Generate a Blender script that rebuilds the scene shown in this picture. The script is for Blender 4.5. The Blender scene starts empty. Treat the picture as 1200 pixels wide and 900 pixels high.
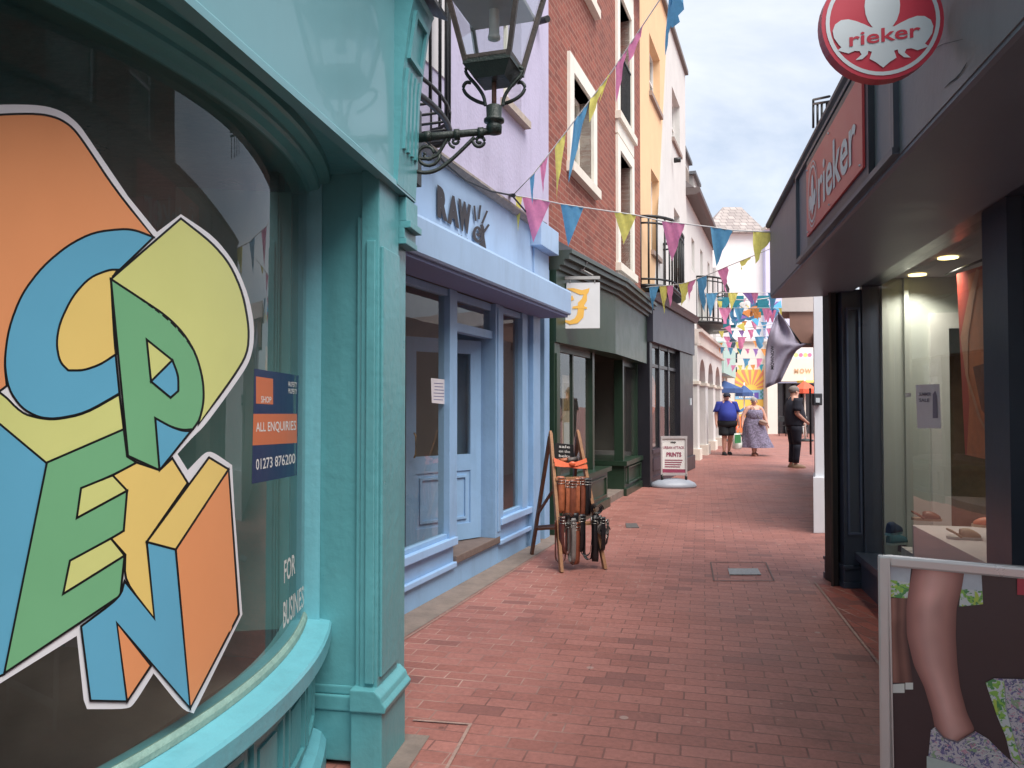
import bpy, bmesh, random
from math import *
from mathutils import Vector, Matrix, noise
from mathutils.geometry import tessellate_polygon
random.seed(7)
# ------------------------------------------------------------------ camera, sky, sun, exposure
sc = bpy.context.scene
H = 1.45; PITCH = atan(22/900)
cd = bpy.data.cameras.new('camera'); cam = bpy.data.objects.new('camera', cd)
sc.collection.objects.link(cam); sc.camera = cam
cam.location = (0, 0, H); cam.rotation_euler = (pi/2+PITCH, 0, 0)
cd.sensor_width = 36; cd.lens = 27; cd.clip_end = 1000; cd.clip_start = .02
w = bpy.data.worlds.new('World'); sc.world = w; w.use_nodes = True
nt = w.node_tree; nt.nodes.clear()
SUN_EL, SUN_AZ = radians(58), radians(148)       # azimuth measured from +Y towards +X
sky = nt.nodes.new('ShaderNodeTexSky'); sky.sky_type = 'NISHITA'; sky.sun_disc = False
sky.sun_elevation = SUN_EL; sky.sun_rotation = SUN_AZ; sky.air_density = 1.0; sky.dust_density = 1.5
tc = nt.nodes.new('ShaderNodeTexCoord')
mp = nt.nodes.new('ShaderNodeMapping'); mp.inputs['Scale'].default_value = (1.0, 1.0, 2.3); mp.inputs['Location'].default_value = (.35, .1, .2)
n1 = nt.nodes.new('ShaderNodeTexNoise'); n1.inputs['Scale'].default_value = 2.1; n1.inputs['Detail'].default_value = 9; n1.inputs['Roughness'].default_value = .58; n1.inputs['Distortion'].default_value = .35
rp = nt.nodes.new('ShaderNodeValToRGB'); rp.color_ramp.elements[0].position = .34; rp.color_ramp.elements[1].position = .70
mx = nt.nodes.new('ShaderNodeMixRGB'); mx.inputs[2].default_value = (8.6, 8.7, 8.9, 1)
sky_gain = nt.nodes.new('ShaderNodeMixRGB'); sky_gain.blend_type = 'MIX'; sky_gain.inputs[0].default_value = .6; sky_gain.inputs[2].default_value = (5.9, 6.6, 7.7, 1)
bg = nt.nodes.new('ShaderNodeBackground'); bg.inputs['Strength'].default_value = .075
out = nt.nodes.new('ShaderNodeOutputWorld')
lk = nt.links.new
lk(tc.outputs['Generated'], mp.inputs[0]); lk(mp.outputs[0], n1.inputs['Vector']); lk(n1.outputs['Fac'], rp.inputs[0])
lk(sky.outputs[0], sky_gain.inputs[1]); lk(sky_gain.outputs[0], mx.inputs[1]); sz = nt.nodes.new('ShaderNodeSeparateXYZ'); lk(tc.outputs['Generated'], sz.inputs[0])
el = nt.nodes.new('ShaderNodeMapRange'); el.inputs['From Min'].default_value = .30; el.inputs['From Max'].default_value = .52; el.inputs['To Min'].default_value = 1.0; el.inputs['To Max'].default_value = .45; lk(sz.outputs[2], el.inputs['Value'])
cm = nt.nodes.new('ShaderNodeMath'); cm.operation = 'MULTIPLY'; lk(rp.outputs[0], cm.inputs[0]); lk(el.outputs[0], cm.inputs[1]); lk(cm.outputs[0], mx.inputs[0]); lk(mx.outputs[0], bg.inputs[0]); lk(bg.outputs[0], out.inputs[0])
sd = bpy.data.lights.new('sun', 'SUN'); sd.energy = 2.7; sd.angle = radians(45); sd.color = (1, .96, .9)
sun = bpy.data.objects.new('sun', sd); sc.collection.objects.link(sun)
sv = Vector((sin(SUN_AZ)*cos(SUN_EL), cos(SUN_AZ)*cos(SUN_EL), sin(SUN_EL)))
sun.rotation_euler = sv.to_track_quat('Z', 'Y').to_euler()
sc.view_settings.view_transform = 'Standard'; sc.view_settings.look = 'None'; sc.view_settings.gamma = 1
sc.view_settings.exposure = 1.0
sc.cycles.max_bounces = 8; sc.cycles.transparent_max_bounces = 16
# ------------------------------------------------------------------ pixel helpers (photograph pixels, 1200x900)
def ray(px, py):
    a = (px-600)/900; b = (450-py)/900
    return Vector((a, cos(PITCH)-b*sin(PITCH), sin(PITCH)+b*cos(PITCH)))
CAMP = Vector((0, 0, H))
def at(px, py, Y):
    r = ray(px, py); return CAMP + r*(Y/r.y)
def gp(px, py, z=0):
    r = ray(px, py); return CAMP + r*((z-H)/r.z)
class Fr:                                        # a vertical facade: u along it (away), o outward into the street, z up
    def __init__(s, x, y, k, side):
        a = atan(k); s.x, s.y = x, y; s.d = (sin(a), cos(a)); s.n = (cos(a)*side, -sin(a)*side)
    def p(s, u, o, z):
        return Vector((s.x+s.d[0]*u+s.n[0]*o, s.y+s.d[1]*u+s.n[1]*o, z))
    def hit(s, px, py, o=0):
        r = ray(px, py); X = s.x+s.n[0]*o; Y = s.y+s.n[1]*o
        t = (X*s.n[0]+Y*s.n[1])/(r.x*s.n[0]+r.y*s.n[1])
        return ((r.x*t-X)*s.d[0]+(r.y*t-Y)*s.d[1], H+r.z*t)
    def u(s, px, py=480, o=0): return s.hit(px, py, o)[0]
    def z(s, px, py, o=0): return s.hit(px, py, o)[1]
    def w(s, px, py, o=0):
        u, z = s.hit(px, py, o); return s.p(u, o, z)
L = Fr(.371, 8.35, .361, 1); R = Fr(2.78, 6.01, .211, -1); T = Fr(-.534, 3.05, .172, 1)
RF = Fr(2.10, 6.1, .211, -1); B = Fr(2.315, 13.225, .42, 1)
W0 = Fr(0, 0, 0, 1)                               # plain world frame: u = y, o = x
# ------------------------------------------------------------------ materials
def lin(c): return tuple(((v/255)/12.92 if v/255 <= .04045 else ((v/255+.055)/1.055)**2.4) for v in c)
MATS = {}
def mat(name, rgb, rough=.5, var=.12, scale=6, bump=0, spec=.5, metal=0, emis=0, dirt=0, coat=0, bscale=None):
    if name in MATS: return MATS[name]
    m = bpy.data.materials.new(name); m.use_nodes = True; t = m.node_tree; b = t.nodes['Principled BSDF']
    c = lin(rgb) if max(rgb) > 1.01 else rgb
    g_ = .3*c[0]+.6*c[1]+.1*c[2]; c = tuple(v*.86+g_*.14 for v in c)
    geo = t.nodes.new('ShaderNodeNewGeometry')
    n = t.nodes.new('ShaderNodeTexNoise'); n.inputs['Scale'].default_value = scale; n.inputs['Detail'].default_value = 6; n.inputs['Roughness'].default_value = .65
    t.links.new(geo.outputs['Position'], n.inputs['Vector'])
    r = t.nodes.new('ShaderNodeValToRGB'); e = r.color_ramp.elements
    e[0].position = .3; e[1].position = .7
    e[0].color = (*[v*(1-var) for v in c], 1); e[1].color = (*[min(v*(1+var), 1) for v in c], 1)
    t.links.new(n.outputs['Fac'], r.inputs[0]); col = r.outputs[0]
    if dirt:
        n3 = t.nodes.new('ShaderNodeTexNoise'); n3.inputs['Scale'].default_value = 2.2; n3.inputs['Detail'].default_value = 9; n3.inputs['Roughness'].default_value = .7
        mp3 = t.nodes.new('ShaderNodeMapping'); mp3.inputs['Scale'].default_value = (3, 3, .5)
        t.links.new(geo.outputs['Position'], mp3.inputs[0]); t.links.new(mp3.outputs[0], n3.inputs['Vector'])
        r3 = t.nodes.new('ShaderNodeValToRGB'); r3.color_ramp.elements[0].position = .5; r3.color_ramp.elements[1].position = .8
        r3.color_ramp.elements[0].color = (0, 0, 0, 1); r3.color_ramp.elements[1].color = (dirt, dirt, dirt, 1)
        mm = t.nodes.new('ShaderNodeMixRGB'); mm.inputs[2].default_value = (*[v*.45+.02 for v in c], 1)
        t.links.new(n3.outputs['Fac'], r3.inputs[0]); t.links.new(r3.outputs[0], mm.inputs[0]); t.links.new(col, mm.inputs[1]); col = mm.outputs[0]
    t.links.new(col, b.inputs['Base Color'])
    b.inputs['Roughness'].default_value = rough; b.inputs['Metallic'].default_value = metal
    b.inputs['Specular IOR Level'].default_value = spec; b.inputs['Coat Weight'].default_value = coat
    rr = t.nodes.new('ShaderNodeMapRange'); rr.inputs['To Min'].default_value = max(rough-.1, .05); rr.inputs['To Max'].default_value = min(rough+.12, 1)
    t.links.new(n.outputs['Fac'], rr.inputs['Value']); t.links.new(rr.outputs[0], b.inputs['Roughness'])
    if bump:
        n2 = t.nodes.new('ShaderNodeTexNoise'); n2.inputs['Scale'].default_value = bscale or scale*6; n2.inputs['Detail'].default_value = 5
        t.links.new(geo.outputs['Position'], n2.inputs['Vector'])
        bp = t.nodes.new('ShaderNodeBump'); bp.inputs['Strength'].default_value = bump; bp.inputs['Distance'].default_value = .01
        t.links.new(n2.outputs['Fac'], bp.inputs['Height']); t.links.new(bp.outputs[0], b.inputs['Normal'])
    if emis:
        b.inputs['Emission Color'].default_value = (*c, 1); b.inputs['Emission Strength'].default_value = emis
    MATS[name] = m; return m
def glass(name, tint=(.82, .86, .84), refl=1.0, rough=.0, base=.0, haze=.03):
    m = bpy.data.materials.new(name); m.use_nodes = True; t = m.node_tree; t.nodes.clear()
    o = t.nodes.new('ShaderNodeOutputMaterial'); tr = t.nodes.new('ShaderNodeBsdfTransparent'); tr.inputs[0].default_value = (*tint, 1)
    g = t.nodes.new('ShaderNodeBsdfGlossy'); g.inputs['Roughness'].default_value = rough; g.inputs[0].default_value = (.95, .97, 1, 1)
    f = t.nodes.new('ShaderNodeFresnel'); f.inputs[0].default_value = 1.5
    gb = t.nodes.new('ShaderNodeNewGeometry'); ib = t.nodes.new('ShaderNodeMath'); ib.operation = 'MULTIPLY_ADD'; ib.inputs[1].default_value = 1/1.5-1.5; ib.inputs[2].default_value = 1.5
    t.links.new(gb.outputs['Backfacing'], ib.inputs[0]); t.links.new(ib.outputs[0], f.inputs[0])   # a pane reflects the same from either side
    mr = t.nodes.new('ShaderNodeMath'); mr.operation = 'MULTIPLY_ADD'; mr.inputs[1].default_value = refl; mr.inputs[2].default_value = base; mr.use_clamp = True
    mi = t.nodes.new('ShaderNodeMixShader')
    # old panes are never flat: a faint large-scale ripple
    geo = t.nodes.new('ShaderNodeNewGeometry'); n = t.nodes.new('ShaderNodeTexNoise'); n.inputs['Scale'].default_value = 1.7; n.inputs['Detail'].default_value = 1
    bp = t.nodes.new('ShaderNodeBump'); bp.inputs['Strength'].default_value = .25; bp.inputs['Distance'].default_value = .01
    t.links.new(geo.outputs['Position'], n.inputs['Vector']); t.links.new(n.outputs['Fac'], bp.inputs['Height']); t.links.new(bp.outputs[0], g.inputs['Normal'])
    t.links.new(f.outputs[0], mr.inputs[0]); t.links.new(mr.outputs[0], mi.inputs[0]); t.links.new(tr.outputs[0], mi.inputs[1]); t.links.new(g.outputs[0], mi.inputs[2])
    du = t.nodes.new('ShaderNodeBsdfDiffuse'); du.inputs[0].default_value = (.62, .56, .5, 1); ds = t.nodes.new('ShaderNodeMixShader')   # diffuse haze put in to lift dark panes to brown-grey
    dn = t.nodes.new('ShaderNodeTexNoise'); dn.inputs['Scale'].default_value = 2.4; dn.inputs['Detail'].default_value = 8; dn.inputs['Roughness'].default_value = .7; dr_ = t.nodes.new('ShaderNodeMapRange'); dr_.inputs['From Min'].default_value = .3; dr_.inputs['From Max'].default_value = .75; dr_.inputs['To Min'].default_value = haze*.5; dr_.inputs['To Max'].default_value = haze*1.8
    t.links.new(geo.outputs['Position'], dn.inputs['Vector']); t.links.new(dn.outputs['Fac'], dr_.inputs['Value']); t.links.new(dr_.outputs[0], ds.inputs[0]); t.links.new(mi.outputs[0], ds.inputs[1]); t.links.new(du.outputs[0], ds.inputs[2]); t.links.new(ds.outputs[0], o.inputs[0])
    return m
def brick(name, rot, c1, c2, mortar, bw, bh, ms=.01, wall=True, rough=.8, bump=.5, off=.5, loc=(0, 0, 0), ground=False):
    m = bpy.data.materials.new(name); m.use_nodes = True; t = m.node_tree; b = t.nodes['Principled BSDF']; N = t.nodes.new; K = t.links.new
    geo = N('ShaderNodeNewGeometry'); mpn = N('ShaderNodeMapping'); mpn.vector_type = 'POINT'; mpn.inputs['Rotation'].default_value = (0, 0, rot); mpn.inputs['Location'].default_value = loc
    K(geo.outputs['Position'], mpn.inputs[0]); vec = mpn.outputs[0]
    # slight wobble so courses are hand laid
    nz = N('ShaderNodeTexNoise'); nz.inputs['Scale'].default_value = 3 if ground else 5; nz.inputs['Detail'].default_value = 2; K(geo.outputs['Position'], nz.inputs['Vector'])
    sb = N('ShaderNodeVectorMath'); sb.operation = 'SUBTRACT'; sb.inputs[1].default_value = (.5, .5, .5); K(nz.outputs['Color'], sb.inputs[0])
    scl = N('ShaderNodeVectorMath'); scl.operation = 'SCALE'; scl.inputs['Scale'].default_value = .022 if ground else .012; K(sb.outputs[0], scl.inputs[0])
    ad = N('ShaderNodeVectorMath'); K(vec, ad.inputs[0]); K(scl.outputs[0], ad.inputs[1]); vec = ad.outputs[0]
    if wall:
        sp = N('ShaderNodeSeparateXYZ'); cb = N('ShaderNodeCombineXYZ'); K(vec, sp.inputs[0]); K(sp.outputs[0], cb.inputs[0]); K(sp.outputs[2], cb.inputs[1]); vec = cb.outputs[0]
    br = N('ShaderNodeTexBrick'); br.inputs['Scale'].default_value = 1; br.inputs['Brick Width'].default_value = bw; br.inputs['Row Height'].default_value = bh
    br.inputs['Mortar Size'].default_value = ms; br.inputs['Mortar Smooth'].default_value = .25; br.offset = off; br.inputs['Bias'].default_value = -.1
    br.inputs['Color1'].default_value = (*lin(c1), 1); br.inputs['Color2'].default_value = (*lin(c2), 1); br.inputs['Mortar'].default_value = (*lin(mortar), 1)
    if ground: br.inputs['Mortar'].default_value = (*[(a_+b_)/2*.9 for a_, b_ in zip(lin(c1), lin(c2))], 1)
    K(vec, br.inputs['Vector'])
    n = N('ShaderNodeTexNoise'); n.inputs['Scale'].default_value = 1.1; n.inputs['Detail'].default_value = 8; n.inputs['Roughness'].default_value = .7; K(geo.outputs['Position'], n.inputs['Vector'])
    r = N('ShaderNodeMapRange'); r.inputs['From Min'].default_value = .3; r.inputs['From Max'].default_value = .7; r.inputs['To Min'].default_value = .82; r.inputs['To Max'].default_value = 1.14; K(n.outputs['Fac'], r.inputs['Value'])
    mu = N('ShaderNodeMixRGB'); mu.blend_type = 'MULTIPLY'; mu.inputs[0].default_value = 1; K(br.outputs['Color'], mu.inputs[1]); K(r.outputs[0], mu.inputs[2]); col = mu.outputs[0]
    n4 = N('ShaderNodeTexNoise'); n4.inputs['Scale'].default_value = 38; n4.inputs['Detail'].default_value = 5; n4.inputs['Roughness'].default_value = .7; K(geo.outputs['Position'], n4.inputs['Vector'])
    r4 = N('ShaderNodeMapRange'); r4.inputs['From Min'].default_value = .3; r4.inputs['From Max'].default_value = .7; r4.inputs['To Min'].default_value = .8; r4.inputs['To Max'].default_value = 1.18; K(n4.outputs['Fac'], r4.inputs['Value'])
    mu2 = N('ShaderNodeMixRGB'); mu2.blend_type = 'MULTIPLY'; mu2.inputs[0].default_value = 1; K(col, mu2.inputs[1]); K(r4.outputs[0], mu2.inputs[2]); col = mu2.outputs[0]
    if ground:
        # individual darker / greyer bricks: a second brick lattice used as a random per-brick value
        br2 = N('ShaderNodeTexBrick'); br2.offset = off
        for i, v in (('Scale', 1), ('Brick Width', bw), ('Row Height', bh), ('Mortar Size', 0), ('Bias', 0)): br2.inputs[i].default_value = v
        br2.inputs['Color1'].default_value = (0, 0, 0, 1); br2.inputs['Color2'].default_value = (1, 1, 1, 1); K(vec, br2.inputs['Vector'])
        rr = N('ShaderNodeValToRGB'); rr.color_ramp.elements[0].position = .90; rr.color_ramp.elements[1].position = .99; K(br2.outputs['Color'], rr.inputs[0])
        rs = N('ShaderNodeMath'); rs.operation = 'MULTIPLY'; rs.inputs[1].default_value = .35; K(rr.outputs[0], rs.inputs[0])
        m3 = N('ShaderNodeMixRGB'); m3.inputs[2].default_value = (*lin((96, 72, 72)), 1); K(rs.outputs[0], m3.inputs[0]); K(col, m3.inputs[1]); col = m3.outputs[0]
        # stains
        n5 = N('ShaderNodeTexNoise'); n5.inputs['Scale'].default_value = .9; n5.inputs['Detail'].default_value = 10; n5.inputs['Roughness'].default_value = .75; n5.inputs['Distortion'].default_value = .8; K(geo.outputs['Position'], n5.inputs['Vector'])
        r5 = N('ShaderNodeValToRGB'); r5.color_ramp.elements[0].position = .58; r5.color_ramp.elements[1].position = .72; K(n5.outputs['Fac'], r5.inputs[0])
        s5 = N('ShaderNodeMath'); s5.operation = 'MULTIPLY'; s5.inputs[1].default_value = .55; K(r5.outputs[0], s5.inputs[0])
        m5 = N('ShaderNodeMixRGB'); m5.inputs[2].default_value = (*lin((92, 58, 50)), 1); K(s5.outputs[0], m5.inputs[0]); K(col, m5.inputs[1]); col = m5.outputs[0]
        # joints: some white with lime, most filled with dirt (keyed by a broad noise)
        n6 = N('ShaderNodeTexNoise'); n6.inputs['Scale'].default_value = 2.3; n6.inputs['Detail'].default_value = 4; K(geo.outputs['Position'], n6.inputs['Vector'])
        sepx = N('ShaderNodeSeparateXYZ'); K(geo.outputs['Position'], sepx.inputs[0])
        # distance from the street's centre line x = .9 + .25 y : lime shows towards the walls
        ln = N('ShaderNodeMath'); ln.operation = 'MULTIPLY_ADD'; ln.inputs[1].default_value = -.28; K(sepx.outputs[1], ln.inputs[0]); K(sepx.outputs[0], ln.inputs[2])
        l2 = N('ShaderNodeMath'); l2.operation = 'SUBTRACT'; l2.inputs[1].default_value = -.05; K(ln.outputs[0], l2.inputs[0])
        l3 = N('ShaderNodeMath'); l3.operation = 'ABSOLUTE'; K(l2.outputs[0], l3.inputs[0])
        l4 = N('ShaderNodeMath'); l4.operation = 'MULTIPLY_ADD'; l4.inputs[1].default_value = .22; K(l3.outputs[0], l4.inputs[0]); K(n6.outputs['Fac'], l4.inputs[2])
        r6 = N('ShaderNodeValToRGB'); r6.color_ramp.elements[0].position = .66; r6.color_ramp.elements[1].position = .9; K(l4.outputs[0], r6.inputs[0])
        mc = N('ShaderNodeMixRGB'); mc.inputs[1].default_value = (*lin((104, 72, 66)), 1); mc.inputs[2].default_value = (*lin((184, 152, 140)), 1); K(r6.outputs[0], mc.inputs[0])
        m6 = N('ShaderNodeMixRGB'); n7 = N('ShaderNodeTexNoise'); n7.inputs['Scale'].default_value = 3.3; n7.inputs['Detail'].default_value = 7; n7.inputs['Roughness'].default_value = .7; K(geo.outputs['Position'], n7.inputs['Vector']); r7 = N('ShaderNodeMapRange'); r7.inputs['From Min'].default_value = .36; r7.inputs['From Max'].default_value = .66; r7.inputs['To Min'].default_value = .32; r7.inputs['To Max'].default_value = 1; K(n7.outputs['Fac'], r7.inputs['Value']); fa = N('ShaderNodeMath'); fa.operation = 'MULTIPLY'; K(r7.outputs[0], fa.inputs[1]); K(br.outputs['Fac'], fa.inputs[0]); K(fa.outputs[0], m6.inputs[0]); K(col, m6.inputs[1]); K(mc.outputs[0], m6.inputs[2]); col = m6.outputs[0]
    if ground:                                    # trodden-in gum and drip spots
        for sc_, th, colr, am in ((2.6, .045, (168, 146, 138), .7), (4.3, .05, (88, 60, 54), .6), (9, .06, (176, 150, 138), .35)):
            vo = N('ShaderNodeTexVoronoi'); vo.inputs['Scale'].default_value = sc_; K(geo.outputs['Position'], vo.inputs['Vector'])
            lt = N('ShaderNodeMapRange'); lt.inputs['From Min'].default_value = th; lt.inputs['From Max'].default_value = th*1.35; lt.inputs['To Min'].default_value = am; lt.inputs['To Max'].default_value = 0; K(vo.outputs['Distance'], lt.inputs['Value'])
            mg = N('ShaderNodeMixRGB'); mg.inputs[2].default_value = (*lin(colr), 1); K(lt.outputs[0], mg.inputs[0]); K(col, mg.inputs[1]); col = mg.outputs[0]
    K(col, b.inputs['Base Color'])
    rg = N('ShaderNodeMapRange'); rg.inputs['To Min'].default_value = rough-.18; rg.inputs['To Max'].default_value = min(1, rough+.12); K(n.outputs['Fac'], rg.inputs['Value']); K(rg.outputs[0], b.inputs['Roughness'])
    inv = N('ShaderNodeMath'); inv.operation = 'MULTIPLY_ADD'; inv.inputs[1].default_value = -1; K(br.outputs['Fac'], inv.inputs[0])
    sm = N('ShaderNodeMath'); sm.operation = 'MULTIPLY'; sm.inputs[1].default_value = .35; K(n4.outputs['Fac'], sm.inputs[0]); K(sm.outputs[0], inv.inputs[2])
    bp = N('ShaderNodeBump'); bp.inputs['Strength'].default_value = bump; bp.inputs['Distance'].default_value = .006; K(inv.outputs[0], bp.inputs['Height']); K(bp.outputs[0], b.inputs['Normal'])
    return m
# palette
teal = mat('teal gloss paint', (80, 162, 170), .3, .07, 2.2, .3, bscale=22, dirt=.42)
teal_sill = mat('pale teal sill paint', (92, 176, 190), .33, .07, 4, .25, bscale=26, dirt=.4)
teal_dk = mat('teal frame paint', (80, 160, 162), .35, .06, 4, .1, dirt=.2)
blue = mat('sky blue paint', (132, 174, 214), .45, .06, 3, .22, bscale=24, dirt=.4)
blue_f = mat('pale blue fascia paint', (156, 186, 220), .45, .06, 2, .15, dirt=.4)
lav = mat('lavender render', (184, 176, 204), .8, .07, 1.3, .4, bscale=30, dirt=.4)
white_r = mat('white render', (212, 208, 208), .8, .05, 2, .25, dirt=.25)
pink_r = mat('pinkish white render', (208, 206, 202), .8, .05, 2, .25, dirt=.3)
yellow_r = mat('apricot render', (234, 188, 136), .8, .05, 2, .25, dirt=.15)
cream = mat('cream stone', (222, 212, 196), .7, .05, 3, .2, dirt=.25)
green = mat('bottle green paint', (36, 60, 44), .32, .1, 4, .08, dirt=.2)
green_lt = mat('worn green paint', (66, 74, 66), .4, .1, 4, .08, dirt=.2)
black_p = mat('black shop paint', (34, 34, 42), .35, .1, 4, .06)
plum = mat('dark plum paint', (62, 48, 60), .45, .1, 4, .06)
char = mat('charcoal fascia paint', (118, 117, 124), .45, .08, 1.6, .3, bscale=9, dirt=.4)
navy = mat('navy paint', (62, 70, 86), .3, .08, 3, .06)
iron = mat('black iron', (30, 32, 34), .45, .2, 20, .3)
lampm = mat('dark green iron', (38, 50, 46), .45, .25, 20, .35)
lampb = mat('weathered brown iron', (72, 62, 58), .5, .25, 20, .3)
lead = mat('lead flashing', (96, 98, 102), .55, .2, 8, .3)
dark = mat('dark interior', (128, 116, 106), .8, .2, 2)
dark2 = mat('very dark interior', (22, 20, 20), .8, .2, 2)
inter = mat('dim shop interior', (120, 112, 104), .8, .1, 1)
woodint = mat('interior wood', (120, 88, 60), .6, .3, 8)
rwall = mat('pale green shop wall', (186, 190, 184), .8, .03, 1)
rceil = mat('shop ceiling', (150, 142, 146), .8, .03, 1)
wht = mat('white paint', (222, 220, 216), .5, .04, 5)
offw = mat('off white trim', (228, 222, 208), .6, .05, 5, .15, dirt=.2)
redp = mat('crimson sign', (196, 34, 62), .35, .05, 4)
redp2 = mat('red panel', (206, 56, 60), .35, .06, 3, dirt=.15)
silver = mat('pale grey lettering', (196, 206, 212), .4, .03, 5)
blackm = mat('black print', (18, 18, 20), .5, .05, 5)
o_or = mat('orange vinyl', (236, 148, 84), .45, .03, 3); o_bl = mat('blue vinyl', (84, 174, 210), .45, .03, 3)
o_ye = mat('yellow vinyl', (238, 204, 98), .45, .03, 3); o_yg = mat('lime yellow vinyl', (212, 216, 120), .45, .03, 3)
o_gr = mat('green vinyl', (108, 182, 128), .45, .03, 3); o_wh = mat('white vinyl', (226, 226, 232), .4, .03, 3)
f_y = mat('yellow cloth', (232, 222, 92), .7, .1, 30, .3); f_p = mat('pink cloth', (234, 134, 182), .7, .1, 30, .3); f_b = mat('blue cloth', (84, 162, 206), .7, .1, 30, .3); f_v = mat('purple cloth', (168, 130, 210), .7, .1, 30, .3)
f_t = mat('teal cloth', (20, 150, 170), .7, .1, 30, .3); f_o = mat('orange cloth', (240, 160, 70), .7, .1, 30, .3)
cord = mat('white cord', (190, 188, 186), .8, .05, 9)
stone = mat('worn stone', (128, 112, 102), .85, .2, 9, .5, dirt=.5)
g_shop = glass('shop glass'); g_dark = glass('hazed shop glass', (.72, .73, .69), .95, .0, .0, .05); g_lamp = glass('lamp glass', (.9, .93, .93), .8, .05, .02)  # these panes get the added brightening haze
for m in (f_y, f_p, f_b, f_v, f_t, f_o):       # thin cloth lets light through
    t = m.node_tree; b = t.nodes['Principled BSDF']; tl = t.nodes.new('ShaderNodeBsdfTranslucent'); ms_ = t.nodes.new('ShaderNodeMixShader'); ms_.inputs[0].default_value = .4
    t.links.new(b.inputs['Base Color'].links[0].from_socket, tl.inputs[0]); o_ = t.nodes['Material Output']
    t.links.new(b.outputs[0], ms_.inputs[1]); t.links.new(tl.outputs[0], ms_.inputs[2]); t.links.new(ms_.outputs[0], o_.inputs[0])
# ------------------------------------------------------------------ objects
col = sc.collection; WL = {}
def tag(o, label=None, cat=None, group=None, kind=None):
    if label: o['label'] = label
    if cat: o['category'] = cat
    if group: o['group'] = group
    if kind: o['kind'] = kind
    return o
def thing(name, loc, label, cat, group=None):
    o = bpy.data.objects.new(name, None); col.objects.link(o); o.location = loc; o.empty_display_size = .1; WL[o] = Vector(loc)
    return tag(o, label, cat, group)
class MB:
    def __init__(s): s.bm = bmesh.new(); s.mats = []; s.mi = 0
    def use(s, m):
        if m not in s.mats: s.mats.append(m)
        s.mi = s.mats.index(m); return s
    def face(s, pts):
        vs = [s.bm.verts.new(p) for p in pts]; f = s.bm.faces.new(vs); f.material_index = s.mi; return f
    def hexa(s, p):                               # 8 points: bottom 4, top 4
        v = [s.bm.verts.new(q) for q in p]
        for a in ((3, 2, 1, 0), (4, 5, 6, 7), (0, 1, 5, 4), (1, 2, 6, 5), (2, 3, 7, 6), (3, 0, 4, 7)):
            s.bm.faces.new([v[i] for i in a]).material_index = s.mi
        return s
    def box(s, F, u0, u1, o0, o1, z0, z1):
        return s.hexa([F.p(u0, o0, z0), F.p(u1, o0, z0), F.p(u1, o1, z0), F.p(u0, o1, z0), F.p(u0, o0, z1), F.p(u1, o0, z1), F.p(u1, o1, z1), F.p(u0, o1, z1)])
    def wb(s, x0, x1, y0, y1, z0, z1): return s.box(W0, y0, y1, x0, x1, z0, z1)
    def prism(s, base, vec):                      # base: list of points, extruded along vec
        vec = Vector(vec); base = [Vector(q) for q in base]; n = len(base)
        a = [s.bm.verts.new(q) for q in base]; b = [s.bm.verts.new(q+vec) for q in base]
        for tri in tessellate_polygon([base]):
            for A in (a, b):
                try: s.bm.faces.new([A[i] for i in tri]).material_index = s.mi
                except ValueError: pass
        for i in range(n):
            s.bm.faces.new([a[i], a[(i+1) % n], b[(i+1) % n], b[i]]).material_index = s.mi
        return s
    def prof(s, F, u0, u1, pts):                  # moulding: (o, z) profile run along u
        base = [F.p(u0, o, z) for o, z in pts]
        return s.prism(base, F.p(u1, 0, 0)-F.p(u0, 0, 0))
    def tube(s, pts, r, n=8, cap=True):
        pts = [Vector(q) for q in pts]; rs = r if isinstance(r, (list, tuple)) else [r]*len(pts); rings = []
        up = Vector((0, 0, 1))
        for i, q in enumerate(pts):
            d = (pts[min(i+1, len(pts)-1)]-pts[max(i-1, 0)]).normalized()
            a = d.cross(up); a = a.normalized() if a.length > .05 else d.cross(Vector((1, 0, 0))).normalized()
            b = d.cross(a)
            rings.append([s.bm.verts.new(q+(a*cos(2*pi*k/n)+b*sin(2*pi*k/n))*rs[i]) for k in range(n)])
        for A, Bn in zip(rings, rings[1:]):
            for k in range(n): f = s.bm.faces.new([A[k], A[(k+1) % n], Bn[(k+1) % n], Bn[k]]); f.material_index = s.mi; f.smooth = True
        if cap:
            s.bm.faces.new(rings[0]).material_index = s.mi; s.bm.faces.new(rings[-1][::-1]).material_index = s.mi
        return s
    def bar(s, p, q, wd, dp, side=(1, 0, 0)):
        p, q = Vector(p), Vector(q); d = (q-p).normalized(); a = (Vector(side)-d*Vector(side).dot(d)).normalized(); b = d.cross(a)
        return s.hexa([p-a*wd/2-b*dp/2, p+a*wd/2-b*dp/2, p+a*wd/2+b*dp/2, p-a*wd/2+b*dp/2, q-a*wd/2-b*dp/2, q+a*wd/2-b*dp/2, q+a*wd/2+b*dp/2, q-a*wd/2+b*dp/2])
    def lathe(s, c, prof, n=20, axis=None):
        c = Vector(c); rings = []
        for r, z in prof: rings.append([s.bm.verts.new(c+Vector((r*cos(2*pi*k/n), r*sin(2*pi*k/n), z))) for k in range(n)])
        for A, Bn in zip(rings, rings[1:]):
            for k in range(n): f = s.bm.faces.new([A[k], A[(k+1) % n], Bn[(k+1) % n], Bn[k]]); f.material_index = s.mi; f.smooth = True
        for A in (rings[0], rings[-1]): s.bm.faces.new(A).material_index = s.mi
        return s
    def ell(s, c, rx, ry, rz, n=10, rot=None):
        M = Matrix.Translation(c) @ (rot or Matrix()) @ Matrix.Diagonal((rx, ry, rz, 1))
        r = bmesh.ops.create_uvsphere(s.bm, u_segments=n+4, v_segments=n, radius=1, matrix=M)
        for v in r['verts']:
            for f in v.link_faces: f.smooth = True; f.material_index = s.mi
        return s
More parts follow.
